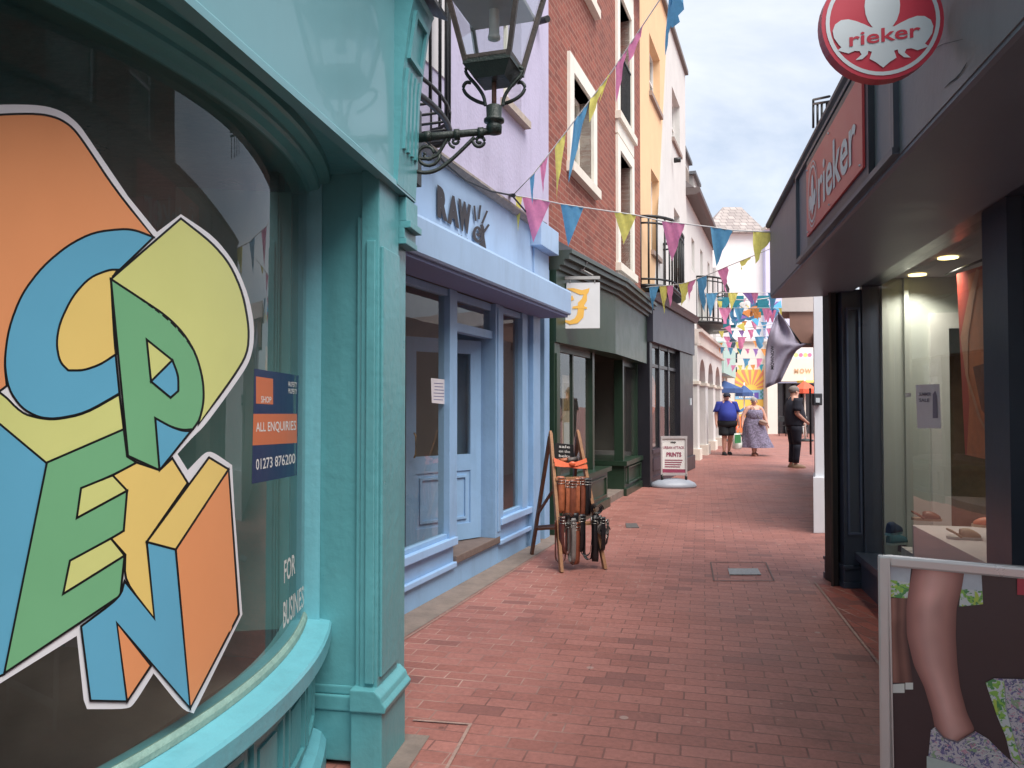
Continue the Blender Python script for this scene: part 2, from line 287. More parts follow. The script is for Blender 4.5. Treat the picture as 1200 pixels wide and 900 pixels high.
    def pxpoly(s, pts, fn, step=0):               # a flat polygon in photograph pixels laid on a surface by fn(px,py)
        b = bmesh.new(); vs = [b.verts.new((x, y, 0)) for x, y in pts]
        for t in tessellate_polygon([[Vector((x, y, 0)) for x, y in pts]]):
            try: b.faces.new([vs[i] for i in t])
            except ValueError: pass
        if step:
            x0 = min(p[0] for p in pts); x1 = max(p[0] for p in pts); x = ceil(x0/step)*step+.37
            while x < x1:
                bmesh.ops.bisect_plane(b, geom=b.verts[:]+b.edges[:]+b.faces[:], plane_co=(x, 0, 0), plane_no=(1, 0, 0)); x += step
        mp_ = {v: s.bm.verts.new(fn(v.co.x, v.co.y)) for v in b.verts}
        for f in b.faces:
            try: s.bm.faces.new([mp_[v] for v in f.verts]).material_index = s.mi
            except ValueError: pass
        b.free(); return s
    def stroke(s, pts, wd, fn, closed=True, step=0):
        P = [Vector(q) for q in pts]; n = len(P); Lf, Rt = [], []
        for i in range(n):
            a = P[i-1] if (closed or i) else P[i]; c = P[(i+1) % n] if (closed or i < n-1) else P[i]
            d1 = (P[i]-a); d2 = (c-P[i]); d1 = d1.normalized() if d1.length > 1e-9 else d2.normalized(); d2 = d2.normalized() if d2.length > 1e-9 else d1
            n1 = Vector((-d1.y, d1.x)); n2 = Vector((-d2.y, d2.x)); m = (n1+n2); m = m.normalized() if m.length > 1e-6 else n1
            k = min(1/max(m.dot(n1), .3), 2.5)
            h = wd[i]/2 if isinstance(wd, (list, tuple)) else wd/2
            Lf.append(P[i]+m*k*h); Rt.append(P[i]-m*k*h)
        for i in range(n if closed else n-1):
            j = (i+1) % n; s.pxpoly([tuple(Lf[i]), tuple(Lf[j]), tuple(Rt[j]), tuple(Rt[i])], fn, step)
        return s
    def build(s, name, m=None, parent=None, bevel=0, smooth=False, solid=0, subsurf=0):
        bm = s.bm
        if len(bm.faces): bmesh.ops.recalc_face_normals(bm, faces=bm.faces[:])
        if bevel:
            bmesh.ops.remove_doubles(bm, verts=bm.verts[:], dist=1e-5)
            ed = [e for e in bm.edges if len(e.link_faces) == 2 and e.calc_face_angle(0) > .5]
            bmesh.ops.bevel(bm, geom=ed, offset=bevel, segments=2, affect='EDGES', profile=.6, clamp_overlap=True)
        me = bpy.data.meshes.new(name); bm.to_mesh(me); bm.free()
        o = bpy.data.objects.new(name, me); col.objects.link(o)
        for mm in (s.mats or [m]): me.materials.append(mm)
        if m and s.mats and m not in s.mats: pass
        if smooth:
            for p in me.polygons: p.use_smooth = True
        if parent is not None:
            off = WL[parent]; me.transform(Matrix.Translation(-off)); o.parent = parent; WL[o] = off
        else:
            xs = [v.co for v in me.vertices]
            c = Vector((sum(v.x for v in xs)/len(xs), sum(v.y for v in xs)/len(xs), min(v.z for v in xs)))
            me.transform(Matrix.Translation(-c)); o.location = c; WL[o] = c
        if solid:
            md = o.modifiers.new('thickness', 'SOLIDIFY'); md.thickness = solid; md.offset = 0
        return o
def islands(mb, name, m, parent, gap=.03, **k):  # one object per separate piece
    bm = mb.bm; seen = set(); groups = []
    for v in bm.verts:
        if v in seen: continue
        st_ = [v]; seen.add(v); cur = []
        while st_:
            q = st_.pop(); cur.append(q)
            for e in q.link_edges:
                o = e.other_vert(q)
                if o not in seen: seen.add(o); st_.append(o)
        groups.append(cur)
    bb = [[min(v.co[i] for v in g_) for i in range(3)]+[max(v.co[i] for v in g_) for i in range(3)] for g_ in groups]
    par = list(range(len(groups)))
    def find(i):
        while par[i] != i: i = par[i]
        return i
    for i in range(len(groups)):
        for j in range(i):
            if all(bb[i][a] <= bb[j][a+3]+gap and bb[j][a] <= bb[i][a+3]+gap for a in range(3)): par[find(i)] = find(j)
    res = []
    for r in sorted(set(find(i) for i in range(len(groups)))):
        keep = set(v for i in range(len(groups)) if find(i) == r for v in groups[i])
        n_ = MB(); n_.mats = list(mb.mats); mp_ = {v: n_.bm.verts.new(v.co) for v in keep}
        for f in bm.faces:
            if f.verts[0] in keep: nf = n_.bm.faces.new([mp_[v] for v in f.verts]); nf.material_index = f.material_index; nf.smooth = f.smooth
        res.append(n_.build(name, m, parent, **k))
    bm.free(); return res
def struct(o): o['kind'] = 'structure'; return o
def textpoly(txt, bold=0.0, shear=0, sp=1.0):
    c = bpy.data.curves.new('t', 'FONT'); c.body = txt; c.offset = bold; c.shear = shear; c.space_character = sp; c.resolution_u = 3
    o = bpy.data.objects.new('t', c); col.objects.link(o)
    bpy.context.view_layer.update()
    me = bpy.data.meshes.new_from_object(o.evaluated_get(bpy.context.evaluated_depsgraph_get()))
    V = [(v.co.x, v.co.y) for v in me.vertices]; Fc = [tuple(p.vertices) for p in me.polygons]
    bpy.data.objects.remove(o); bpy.data.meshes.remove(me); bpy.data.curves.remove(c)
    x0 = min(v[0] for v in V); x1 = max(v[0] for v in V); y0 = min(v[1] for v in V); y1 = max(v[1] for v in V)
    return [((x-x0)/(x1-x0), (y-y0)/(y1-y0)) for x, y in V], Fc
def puttext(mb, txt, fn, bold=0.0, **k):         # fn maps unit square (s,t) to a point
    V, Fc = textpoly(txt, bold, **k); vs = [mb.bm.verts.new(fn(x, y)) for x, y in V]
    for f in Fc:
        try: mb.bm.faces.new([vs[i] for i in f]).material_index = mb.mi
        except ValueError: pass
def quadfn(fn, bl, br, tr, tl):                  # unit square -> pixel quad -> surface
    def g(s, t):
        x = (1-s)*(1-t)*bl[0]+s*(1-t)*br[0]+s*t*tr[0]+(1-s)*t*tl[0]; y = (1-s)*(1-t)*bl[1]+s*(1-t)*br[1]+s*t*tr[1]+(1-s)*t*tl[1]
        return fn(x, y)
    return g
def gridwall(mb, F, u0, u1, z0, z1, holes, o0=-.25, o1=0):
    us = sorted({u0, u1, *[h[0] for h in holes], *[h[1] for h in holes]}); zs = sorted({z0, z1, *[h[2] for h in holes], *[h[3] for h in holes]})
    us = [u for u in us if u0 <= u <= u1]; zs = [z for z in zs if z0 <= z <= z1]
    for a, b in zip(us, us[1:]):
        run = None
        for c, d in zip(zs, zs[1:]):
            hol = any(h[0] < (a+b)/2 < h[1] and h[2] < (c+d)/2 < h[3] for h in holes)
            if hol:
                if run: mb.box(F, a, b, o0, o1, run[0], run[1]); run = None
            else: run = (run[0], d) if run else (c, d)
        if run: mb.box(F, a, b, o0, o1, run[0], run[1])
def sash(root, F, u0, u1, z0, z1, o=-.14, fm=offw, rows=2, cols=1, added_backing=inter, nm='window'):
    mb = MB(); t = .05; mb.box(F, u0, u0+t, o-.05, o, z0, z1); mb.box(F, u1-t, u1, o-.05, o, z0, z1); mb.box(F, u0+t, u1-t, o-.05, o, z0, z0+t); mb.box(F, u0+t, u1-t, o-.05, o, z1-t, z1)
    for i in range(1, rows):
        z = z0+(z1-z0)*i/rows; mb.box(F, u0+t, u1-t, o-.045, o-.005, z-.02, z+.02)
    for i in range(1, cols):
        u = u0+(u1-u0)*i/cols; mb.box(F, u-.012, u+.012, o-.04, o-.01, z0+t, z1-t)
    f = mb.build(nm, fm, root)
    g = MB(); g.face([F.p(u0+t, o-.03, z0+t), F.p(u1-t, o-.03, z0+t), F.p(u1-t, o-.03, z1-t), F.p(u0+t, o-.03, z1-t)]); g.build('pane', g_dark, f)
    q_ = MB(); q_.box(F, u0+.02, u1-.02, o-.12, o-.10, z0+.02, z1-.02); q_.build('added_backing', mat('added pale backing', (214, 212, 206), .9, .12, 8), f)  # pale panel added behind the pane so dark glass reads lighter
    return f
def blindback(mb, F, u0, u1, z0, z1, o=-.5): mb.box(F, u0-.1, u1+.1, o-.02, o, z0-.1, z1+.1)
# ------------------------------------------------------------------ ground
paver = brick('red brick pavers', -radians(-14)*1.0, (160, 106, 96), (142, 90, 80), (122, 88, 78), .205, .102, .0045, wall=False, rough=.62, bump=.55, ground=True)
g = MB(); g.face([(-150, -60, 0), (150, -60, 0), (150, 260, 0), (-150, 260, 0)]); struct(g.build('brick_paving', paver))
soldier = brick('edging pavers', radians(-14)+pi/2+.1, (150, 78, 66), (120, 62, 54), (170, 130, 116), .205, .102, .006, wall=False, rough=.65, bump=.5, ground=True)
g = MB(); g.face([R.p(.1, 0, .004), R.p(.1, .36, .004), R.p(-7, .36, .004), R.p(-7, 0, .004)]); struct(g.build('path_edging', soldier))
lime = mat('lime joint', (160, 128, 116), .8, .25, 40, .2)
g = MB(); g.face([R.p(.15, .37, .006), R.p(.15, .385, .006), R.p(-7, .385, .006), R.p(-7, .37, .006)]); struct(g.build('path_joint', lime))
g = MB(); g.face([L.p(-5.5, 0, .004), L.p(-5.5, .26, .004), L.p(.1, .2, .004), L.p(.1, 0, .004)]); struct(g.build('path_kerb', stone))
g = MB(); g.face([L.p(-5.5, .27, .006), L.p(-5.5, .285, .006), L.p(-.6, .235, .006), L.p(-.6, .225, .006)]); struct(g.build('path_joint', lime))
g = MB(); g.face([T.p(-2.5, .26, .006), T.p(-2.5, .275, .006), T.p(.5, .275, .006), T.p(.5, .26, .006)])
g.face([T.p(.485, .0, .0065), T.p(.485, .275, .0065), T.p(.5, .275, .0065), T.p(.5, .0, .0065)]); struct(g.build('path_joint', lime))
g = MB(); g.face([T.p(-2.5, 0, .004), T.p(-2.5, .1, .004), T.p(.35, .12, .004), T.p(.35, 0, .004)]); struct(g.build('path_kerb', stone))
# manholes
def gquad(px, z): return [gp(x, y, z) for x, y in px]
mh = thing('manhole_cover', gp(868, 671), 'square brick-filled cover with a pale metal plate, in the paving before the grey shop', 'manhole cover')
a, b, c, d = gquad([(832, 659), (898, 659), (908, 681), (836, 681)], .002)
mb = MB(); fr = [a, b, c, d]; ctr = (a+b+c+d)/4
ins = [q+(ctr-q)*.045 for q in fr]
for i in range(4):
    j = (i+1) % 4; mb.face([fr[i]+Vector((0, 0, .004)), fr[j]+Vector((0, 0, .004)), ins[j]+Vector((0, 0, .004)), ins[i]+Vector((0, 0, .004))])
mb.build('frame', mat('rusty steel edge', (96, 74, 66), .5, .3, 20, .3, metal=.4), mh)
q = gquad([(853, 666), (888, 666), (892, 673), (855, 673)], .009)
mb = MB(); mb.prism(q, (0, 0, -.006)); mb.build('plate', mat('worn steel', (150, 158, 160), .4, .3, 60, .4, metal=.3), mh)
mb = MB(); q = gquad([(733, 613), (746, 613), (749, 618), (734, 618)], .008); mb.prism(q, (0, 0, -.007)); tag(mb.build('drain_cover', mat('grey cast iron', (96, 90, 88), .6, .3, 60, .5)), 'small grey iron cover in the bricks to the right of the ladder', 'drain cover')
# ------------------------------------------------------------------ TEAL SHOP with bow window
GC = Vector((-3.283, 2.6)); GR = 2.5
def bow(phi, r): return Vector((GC.x+r*cos(phi), GC.y+r*sin(phi)))
PH1 = asin((3.11-2.6)/2.5); PH0 = asin((1.22-2.6)/2.5)
def onbow(px, py, lay=0):
    r = ray(px, py); dx, dy = r.x, r.y; a = dx*dx+dy*dy; bq = -(dx*GC.x+dy*GC.y); cq = GC.x**2+GC.y**2-GR**2
    t = (-bq-sqrt(max(bq*bq-a*cq, 0)))/a
    # the camera is outside of the circle on its +x side: nearest root
    t -= lay/sqrt(a)
    return CAMP+r*t
def arcband(mb, r0, r1, z0, z1, p0=PH0, p1=PH1, n=26):
    for i in range(n):
        a, b = p0+(p1-p0)*i/n, p0+(p1-p0)*(i+1)/n
        A0, A1, B0, B1 = bow(a, r0), bow(a, r1), bow(b, r0), bow(b, r1)
        mb.hexa([(*A0, z0), (*B0, z0), (*B1, z0), (*A1, z0), (*A0, z1), (*B0, z1), (*B1, z1), (*A1, z1)])
    return mb
def arcprof(mb, prof, p0=PH0, p1=PH1, n=30):     # (r offset, z) profile swept round the bow
    rings = []
    for i in range(n+1):
        a = p0+(p1-p0)*i/n; rings.append([mb.bm.verts.new((*bow(a, GR+o), z)) for o, z in prof])
    m = len(prof)
    for A, Bn in zip(rings, rings[1:]):
        for k in range(m): mb.bm.faces.new([A[k], A[(k+1) % m], Bn[(k+1) % m], Bn[k]]).material_index = mb.mi
    mb.bm.faces.new(rings[0]); mb.bm.faces.new(rings[-1]); return mb
ts = thing('corner_shop', T.p(-.5, 0, 0), 'teal painted shop with a tall curved bow window, nearest on the left', 'building')
mb = MB()                                         # upper walls + body, behind the fascia
mb.box(T, -5, .42, -.5, -.02, 2.46, 7.5); mb.box(T, .262, .42, -.5, -.02, 0, 2.46); mb.box(T, -5, .42, -3.5, -3.3, 0, 7.5); mb.box(T, .28, .42, -3.3, -.5, 0, 7.5); mb.box(T, -5, -4.8, -3.3, -.5, 0, 7.5); mb.box(T, -5, -2.3, -.3, -.02, 0, 2.44)
mb.box(T, -4.8, .28, -3.3, -.5, 7.3, 7.5); mb.build('wall', teal, ts)
mb = MB(); mb.box(T, -4.79, .27, -3.29, -.6, 2.5, 2.52); mb.build('shop_ceiling', dark, ts)
mb = MB(); mb.box(T, -4.79, .27, -3.29, -.62, .3, .32); mb.box(T, -4.79, .27, -2.6, -2.58, .33, 2.49); mb.build('shop_interior', dark, ts)
# return panel, pilaster, plinths
mb = MB(); mb.box(T, .04, .10, -.42, -.03, .28, 2.385); mb.build('return_panel', teal, ts)
mb = MB(); mb.box(T, 0.035, .10, -.43, -.03, .28, .315); mb.box(T, .02, .10, -.43, -.03, .22, .28); mb.box(T, .028, .10, -.43, -.03, 0.02, .22); mb.build('plinth_moulding', teal, ts, bevel=.006)
mb = MB(); mb.box(T, .012, .26, -.075, 0, .30, 2.385); mb.box(T, .0, .012, -.05, -.012, .34, 2.10); mb.box(T, .03, .24, 0, .012, .36, 2.08); mb.box(T, .02, .035, -.095, -.077, .3, 2.2)
mb.build('pilaster', teal, ts, bevel=.004)
mb = MB(); mb.box(T, -.015, .285, -.10, .028, 0, .24); mb.prof(T, -.03, .30, [(-.10, .24), (.045, .24), (.05, .262), (.035, .28), (.028, .30), (.0, .325), (-.10, .325)]); mb.build('pilaster_plinth', teal, ts, bevel=.005)
mb = MB()
for i, (o, z0, z1) in enumerate([(.03, 2.14, 2.165), (.022, 2.165, 2.21), (.05, 2.21, 2.24), (.03, 2.24, 2.345)]): mb.box(T, .27, .44, -.02, o, z0, z1)
mb.build('capital', teal, ts, bevel=.003)
# jamb strip between glass and panel
mb = MB(); e0 = bow(PH1-.006, GR-.04); e1 = bow(PH1+.0, GR+.035)
mb.hexa([(*bow(PH1-.004, GR-.012), .5), (*bow(PH1+.03, GR-.012), .5), (*bow(PH1+.03, GR+.06), .5), (*bow(PH1-.004, GR+.06), .5), (*bow(PH1-.004, GR-.012), 2.384), (*bow(PH1+.03, GR-.012), 2.384), (*bow(PH1+.03, GR+.06), 2.384), (*bow(PH1-.004, GR+.06), 2.384)])
mb.hexa([(*bow(PH0-.02, GR-.05), .5), (*bow(PH0, GR-.05), .5), (*bow(PH0, GR+.05), .5), (*bow(PH0-.02, GR+.05), .5), (*bow(PH0-.02, GR-.05), 2.27), (*bow(PH0, GR-.05), 2.27), (*bow(PH0, GR+.05), 2.27), (*bow(PH0-.02, GR+.05), 2.27)])
islands(mb, 'window_jamb', teal_sill, ts)
mb = MB(); mb.hexa([(*bow(PH1-.004, GR-.06), .55), (*bow(PH1+.03, GR-.06), .55), (*bow(PH1+.03, GR-.5), .55), (*bow(PH1-.004, GR-.5), .55), (*bow(PH1-.004, GR-.06), 2.3), (*bow(PH1+.03, GR-.06), 2.3), (*bow(PH1+.03, GR-.5), 2.3), (*bow(PH1-.004, GR-.5), 2.3)])
mb.build('window_reveal', teal_dk, ts)
# header mouldings, soffit, fascia
mb = MB(); arcprof(mb, [(-.06, 2.30), (.008, 2.30), (.014, 2.312), (.045, 2.318), (.052, 2.328), (.052, 2.342), (.082, 2.348), (.092, 2.356), (.095, 2.40), (-.06, 2.40)]); mb.build('window_header', teal_dk, ts)
mb = MB(); a0 = T.p(-4.9, .13, 0); a1 = T.p(.31, .13, 0)
mb.prof(T, -4.9, .30, [(.015, 2.375), (.015, 2.42), (-1.4, 2.42), (-1.4, 2.385), (-.02, 2.385)]); mb.build('soffit', teal, ts)
mb = MB(); mb.prof(T, -4.9, .40, [(-.01, 2.35), (.034, 2.35), (.034, 2.372), (.02, 2.388), (.02, 3.28), (-.01, 3.28)]); mb.build('fascia', mat('glossy pale teal fascia', (104, 168, 178), .3, .05, 1.5, .35, bscale=1.6, dirt=.12, coat=.3), ts)
mb = MB(); mb.prof(T, -4.9, .44, [(0, 3.29), (.05, 3.29), (.07, 3.31), (.08, 3.34), (.13, 3.37), (.16, 3.40), (.16, 3.43), (0, 3.46)]); mb.build('cornice', teal, ts)
# console bracket with flutes and a small panel
cu0, cu1 = .13, .39
mb = MB(); base = [(.0, 2.36), (.036, 2.36), (.045, 2.5), (.055, 2.8), (.085, 3.05), (.11, 3.16), (.12, 3.18), (.0, 3.18)]
mb.prof(T, cu0, cu1, base)
def fl(z):                                        # outset of the console face at height z
    for (o0, z0), (o1, z1) in zip(base[1:], base[2:]):
        if z0 <= z <= z1: return o0+(o1-o0)*(z-z0)/(z1-z0)
    return .1
cons = mb.build('console', teal, ts)
mb = MB()
for k in range(4):
    u0 = cu0+.035+k*.053
    for za, zb in ((2.52, 2.65), (2.65, 2.80), (2.80, 2.86)):
        mb.hexa([T.p(u0, fl(za), za), T.p(u0+.026, fl(za), za), T.p(u0+.026, fl(za)+.012, za), T.p(u0, fl(za)+.012, za), T.p(u0, fl(zb), zb), T.p(u0+.026, fl(zb), zb), T.p(u0+.026, fl(zb)+.012, zb), T.p(u0, fl(zb)+.012, zb)])
mb.build('flute', teal, cons)
mb = MB()
for ua, ub, za, zb in ((cu0+.03, cu0+.22, 2.90, 2.92), (cu0+.03, cu0+.22, 3.08, 3.10), (cu0+.03, cu0+.055, 2.92, 3.08), (cu0+.195, cu0+.22, 2.92, 3.08)):
    mb.hexa([T.p(ua, fl(za), za), T.p(ub, fl(za), za), T.p(ub, fl(za)+.015, za), T.p(ua, fl(za)+.015, za), T.p(ua, fl(zb), zb), T.p(ub, fl(zb), zb), T.p(ub, fl(zb)+.015, zb), T.p(ua, fl(zb)+.015, zb)])
mb.build('panel_moulding', teal, cons)
mb = MB(); mb.prism([T.p(cu0-.03, .15, 3.185), T.p(cu1+.05, .17, 3.185), T.p(cu1+.05, .02, 3.25), T.p(cu0-.03, .02, 3.25)], (0, 0, .02)); mb.build('lead_cap', lead, cons)
# glass
mb = MB(); n = 40
for i in range(n):
    a, b = PH0+(PH1-PH0)*i/n, PH0+(PH1-PH0)*(i+1)/n; A, Bq = bow(a, GR), bow(b, GR); f = mb.face([(*A, .56), (*Bq, .56), (*Bq, 2.31), (*A, 2.31)]); f.smooth = True
bmesh.ops.remove_doubles(mb.bm, verts=mb.bm.verts[:], dist=1e-5)
mb.build('bow_window', g_dark, ts)
# sill, stall riser
mb = MB(); arcprof(mb, [(-.08, .5), (.1, .5), (.108, .51), (.108, .562), (.10, .572), (.0, .585), (-.08, .585)], p1=PH1+.022); mb.build('window_sill', teal_sill, ts)
mb = MB(); arcprof(mb, [(-.004, .585), (.014, .585), (.012, .6), (.004, .612), (-.004, .612)]); mb.build('glazing_bead', mat('old cream putty', (128, 164, 152), .6, .2, 20, .3), ts)
rs = MB(); arcband(rs, GR-.05, GR+.03, 0, .5); rs = rs.build('stall_riser', teal, ts)
mb = MB(); arcprof(mb, [(.03, 0), (.09, 0), (.09, .1), (.07, .13), (.03, .15)]); mb.build('riser_plinth', teal_sill, rs)
for i in range(7):
    a = PH0+(PH1-PH0)*(i+.07)/7; b = PH0+(PH1-PH0)*(i+.93)/7
    mb = MB(); arcband(mb, GR+.03, GR+.045, .19, .21, a, b, 5); arcband(mb, GR+.03, GR+.045, .43, .45, a, b, 5); arcband(mb, GR+.03, GR+.045, .21, .43, a, a+.008, 1); arcband(mb, GR+.03, GR+.045, .21, .43, b-.008, b, 1)
    arcband(mb, GR+.03, GR+.038, .235, .405, a+.022, b-.022, 5)
    mb.build('riser_panel', teal, rs)
# near pilaster, out of frame
mb = MB(); mb.box(T, -2.32, -2.12, -.3, 0, 0, 2.25); mb.build('pilaster', teal, ts)
# OPEN sticker
st = MB()
sil = [(-60, 128), (0, 122), (50, 123), (75, 131), (93, 146), (106, 165), (150, 230), (184, 272), (212, 251), (251, 277), (276, 309), (291, 345), (298, 380), (297, 407), (291, 427), (275, 451), (240, 499), (226, 512), (208, 532), (220, 551), (240, 530), (249, 529), (272, 545), (275, 600), (284, 720), (242, 806), (227, 836), (214, 832), (180, 789), (158, 824), (150, 831), (102, 831), (98, 820), (90, 745), (0, 801), (-60, 830)]
parts = [
 (o_or, [(-60, 140), (0, 134), (45, 133), (68, 138), (85, 149), (100, 169), (135, 222), (180, 278), (160, 270), (145, 268), (110, 272), (80, 287), (50, 312), (25, 345), (10, 385), (5, 425), (8, 452), (0, 458), (-60, 430)]),
 (o_yg, [(-60, 430), (0, 458), (25, 484), (45, 490), (65, 492), (100, 485), (140, 462), (145, 503), (55, 543), (0, 497), (-60, 450)]),
 (o_bl, [(-60, 450), (0, 497), (55, 543), (5, 790), (-60, 820)]),
 (o_bl, [(180, 278), (160, 270), (145, 268), (110, 272), (80, 287), (50, 312), (25, 345), (10, 385), (5, 425), (10, 456), (25, 478), (45, 489), (65, 491), (100, 484), (140, 461), (134, 400), (130, 326)]),
 (o_ye, [(138, 316), (128, 316), (105, 325), (85, 347), (70, 378), (66, 402), (70, 424), (80, 434), (98, 434), (118, 427), (136, 415), (130, 328)]),
 (o_yg, [(130, 327), (212, 256), (248, 284), (270, 310), (285, 345), (292, 385), (290, 415), (272, 444), (233, 497), (239, 470), (238, 445), (230, 415), (215, 392), (195, 372), (165, 350)]),
 (o_gr, [(130, 327), (165, 350), (195, 370), (215, 390), (230, 415), (238, 445), (239, 470), (234, 492), (226, 503), (214, 504), (200, 500), (182, 490), (187, 551), (150, 534)]),
 (o_yg, [(172, 398), (202, 422), (177, 447)]), (o_bl, [(177, 447), (202, 422), (209, 440), (209, 458), (200, 466)]),
 (o_bl, [(182, 490), (200, 500), (214, 505), (224, 505), (187, 551)]),
 (o_ye, [(132, 557), (160, 542), (187, 551), (202, 537), (220, 566), (172, 635), (181, 725), (146, 681), (147, 650), (130, 631), (145, 622), (149, 575)]),
 (o_gr, [(55, 542), (145, 503), (149, 535), (160, 542), (132, 557), (95, 572), (90, 607), (149, 575), (145, 622), (130, 631), (82, 657), (74, 696), (146, 651), (141, 698), (5, 789)]),
 (o_yg, [(95, 572), (132, 557), (149, 575), (90, 607)]), (o_yg, [(82, 657), (130, 631), (146, 651), (74, 696)]),
 (o_bl, [(172, 635), (206, 644), (223, 830), (137, 730), (149, 822), (106, 821), (95, 734), (141, 700), (146, 681), (181, 725)]),
 (o_or, [(137, 730), (177, 780), (149, 822)]),
 (o_ye, [(172, 635), (245, 536), (268, 550), (206, 644)]), (o_or, [(206, 644), (268, 550), (280, 720), (223, 830)])]
def chaikin(P_, it=2, lim=42):
    for _ in range(it):
        Q = []
        for i in range(len(P_)):
            a, b_, c_ = Vector(P_[i-1]), Vector(P_[i]), Vector(P_[(i+1) % len(P_)])
            if degrees((b_-a).angle(c_-b_, 0)) < lim and (b_-a).length < 75 and (c_-b_).length < 75: Q += [tuple(b_.lerp(a, .22)), tuple(b_.lerp(c_, .22))]
            else: Q.append(tuple(b_))
        P_ = Q
    return P_
def lay(k): return lambda x, y: onbow(x, y, .0015+k*.00012)
st.use(o_wh).pxpoly(chaikin(sil), lay(0), 9)
for k, (m, P) in enumerate(parts):
    P = chaikin(P); st.use(m).pxpoly(P, lay(3+2*k), 9); st.use(blackm).stroke(P, 2.6, lay(4+2*k+.9), True, 12)
tag(st.build('window_sticker'), 'big multicoloured sticker with blocky cartoon lettering OPEN on the curved shop window', 'sticker')
# estate poster and lettering on the glass
nv = mat('navy poster', (20, 44, 92), .4, .05, 4); orr = mat('orange poster', (216, 106, 44), .4, .05, 4)
mb = MB(); mb.use(nv).pxpoly([(298, 432), (350, 440), (348, 557), (295, 567)], lay(0), 6)
mb.use(orr).pxpoly([(300, 441), (320, 444), (320, 474), (300, 473)], lay(4), 6); mb.pxpoly([(297, 485), (348, 485), (348, 519), (296, 522)], lay(4), 6)
mb.use(wht); puttext(mb, 'ALL ENQUIRIES', quadfn(lay(8), (300, 508), (347, 506), (347, 493), (300, 495)), .012); puttext(mb, '01273 876200', quadfn(lay(8), (300, 551), (346, 543), (346, 531), (300, 538)), .012)
puttext(mb, 'SHOP', quadfn(lay(8), (306, 472), (318, 472), (318, 465), (306, 464)), .01)
for i in range(2): puttext(mb, ['PROPERTY', 'PROPERTY'][i], quadfn(lay(8), (338, 453+i*8), (348, 454+i*8), (348, 448+i*8), (338, 447+i*8)), .01)
tag(mb.build('window_poster'), 'navy and orange letting poster reading ALL ENQUIRIES on the curved glass', 'poster')
mb = MB(); mb.use(wht); puttext(mb, 'FOR', quadfn(lay(8), (333, 684), (346, 672), (346, 648), (333, 657)), .012); tag(mb.build('window_lettering'), 'white word FOR low on the curved glass', 'lettering'); mb = MB(); mb.use(wht); puttext(mb, 'BUSINESS', quadfn(lay(8), (332, 737), (359, 707), (359, 683), (332, 706)), .012)
tag(mb.build('window_lettering'), 'white word BUSINESS low on the curved glass', 'lettering')
# ------------------------------------------------------------------ STREET LAMP on the teal shop
D = 3.42
lp = thing('street_lamp', at(490, 160, D), 'old iron bracket lantern with glass sides fixed to the teal shop', 'street lamp')
def P(px, py, dd=D): return at(px, py, dd)
mb = MB(); mb.tube([P(478, 163), P(520, 159), P(548, 156), P(585, 153)], [.021, .018, .016, .016], 10)
for px in (498, 532, 560): mb.tube([P(px, 161-(px-490)*.07), P(px+7, 160.5-(px-490)*.07)], .025, 10)
mb.build('arm', lampm, lp)
def soft(pts, it=2):
    for _ in range(it):
        Q = [pts[0]]
        for a, b_ in zip(pts, pts[1:]): Q += [a.lerp(b_, .25), a.lerp(b_, .75)]
        pts = Q+[pts[-1]]
    return pts
def spiral(c, r0, turns, a0, n=22, sg=1):
    return [P(c[0]+r0*(1-i/n*.8)*cos(a0+sg*i/n*turns*2*pi), c[1]+r0*(1-i/n*.8)*sin(a0+sg*i/n*turns*2*pi)) for i in range(n+1)]
mb = MB(); mb.tube(soft([P(484, 200), P(498, 203), P(512, 200), P(526, 190), P(540, 177), P(556, 161)]), .009, 6); mb.tube(spiral((501, 181), 15, 1.6, 0), .008, 6); mb.tube(spiral((533, 165), 8, 1.4, pi/2), .007, 6); mb.tube(spiral((562, 165), 8, 1.4, -pi, sg=-1), .008, 6)
mb.tube(soft([P(486, 186), P(510, 186), P(519, 172), P(524, 162)]), .008, 6); mb.build('scroll', lampm, lp)
mb = MB(); mb.box(T, .40, .5, -.03, .03, 2.45, 2.8); mb.build('wall_plate', lampm, lp)
cx = P(579, 150); cz = lambda py: P(579, py).z
mb = MB(); mb.lathe((cx.x, cx.y, 0), [(.012, cz(158)), (.034, cz(156)), (.036, cz(148)), (.03, cz(144)), (.046, cz(143)), (.046, cz(140)), (.034, cz(138)), (.036, cz(125)), (.03, cz(124))], 16); mb.build('socket', lampm, lp)
mb = MB(); mb.tube([(cx.x, cx.y, cz(126)), (cx.x, cx.y, cz(90))], .011, 8); mb.build('stem', mat('rusty stem', (120, 84, 72), .6, .2, 30), lp)
ra = radians(-17); CR = Matrix.Rotation(ra, 3, 'Z')
def lq(x, y, z): v = CR @ Vector((x, y, 0)); return Vector((cx.x+v.x, cx.y+v.y, z))
zb, zt = cz(77), cz(77)+.47; hb, ht = .10, .205
mb = MB(); mb.hexa([lq(-.07, -.07, cz(97)), lq(.07, -.07, cz(97)), lq(.07, .07, cz(97)), lq(-.07, .07, cz(97)), lq(-.105, -.105, cz(83)), lq(.105, -.105, cz(83)), lq(.105, .105, cz(83)), lq(-.105, .105, cz(83))]); mb.hexa([lq(-.11, -.11, cz(83)), lq(.11, -.11, cz(83)), lq(.11, .11, cz(83)), lq(-.11, .11, cz(83)), lq(-.11, -.11, zb), lq(.11, -.11, zb), lq(.11, .11, zb), lq(-.11, .11, zb)]); mb.build('lantern_base', lampm, lp)
mb = MB(); cs = [(-1, -1), (1, -1), (1, 1), (-1, 1)]
for sx, sy in cs: mb.bar(lq(sx*hb, sy*hb, zb-.01), lq(sx*ht, sy*ht, zt), .02, .02, CR @ Vector((1, 0, 0)))
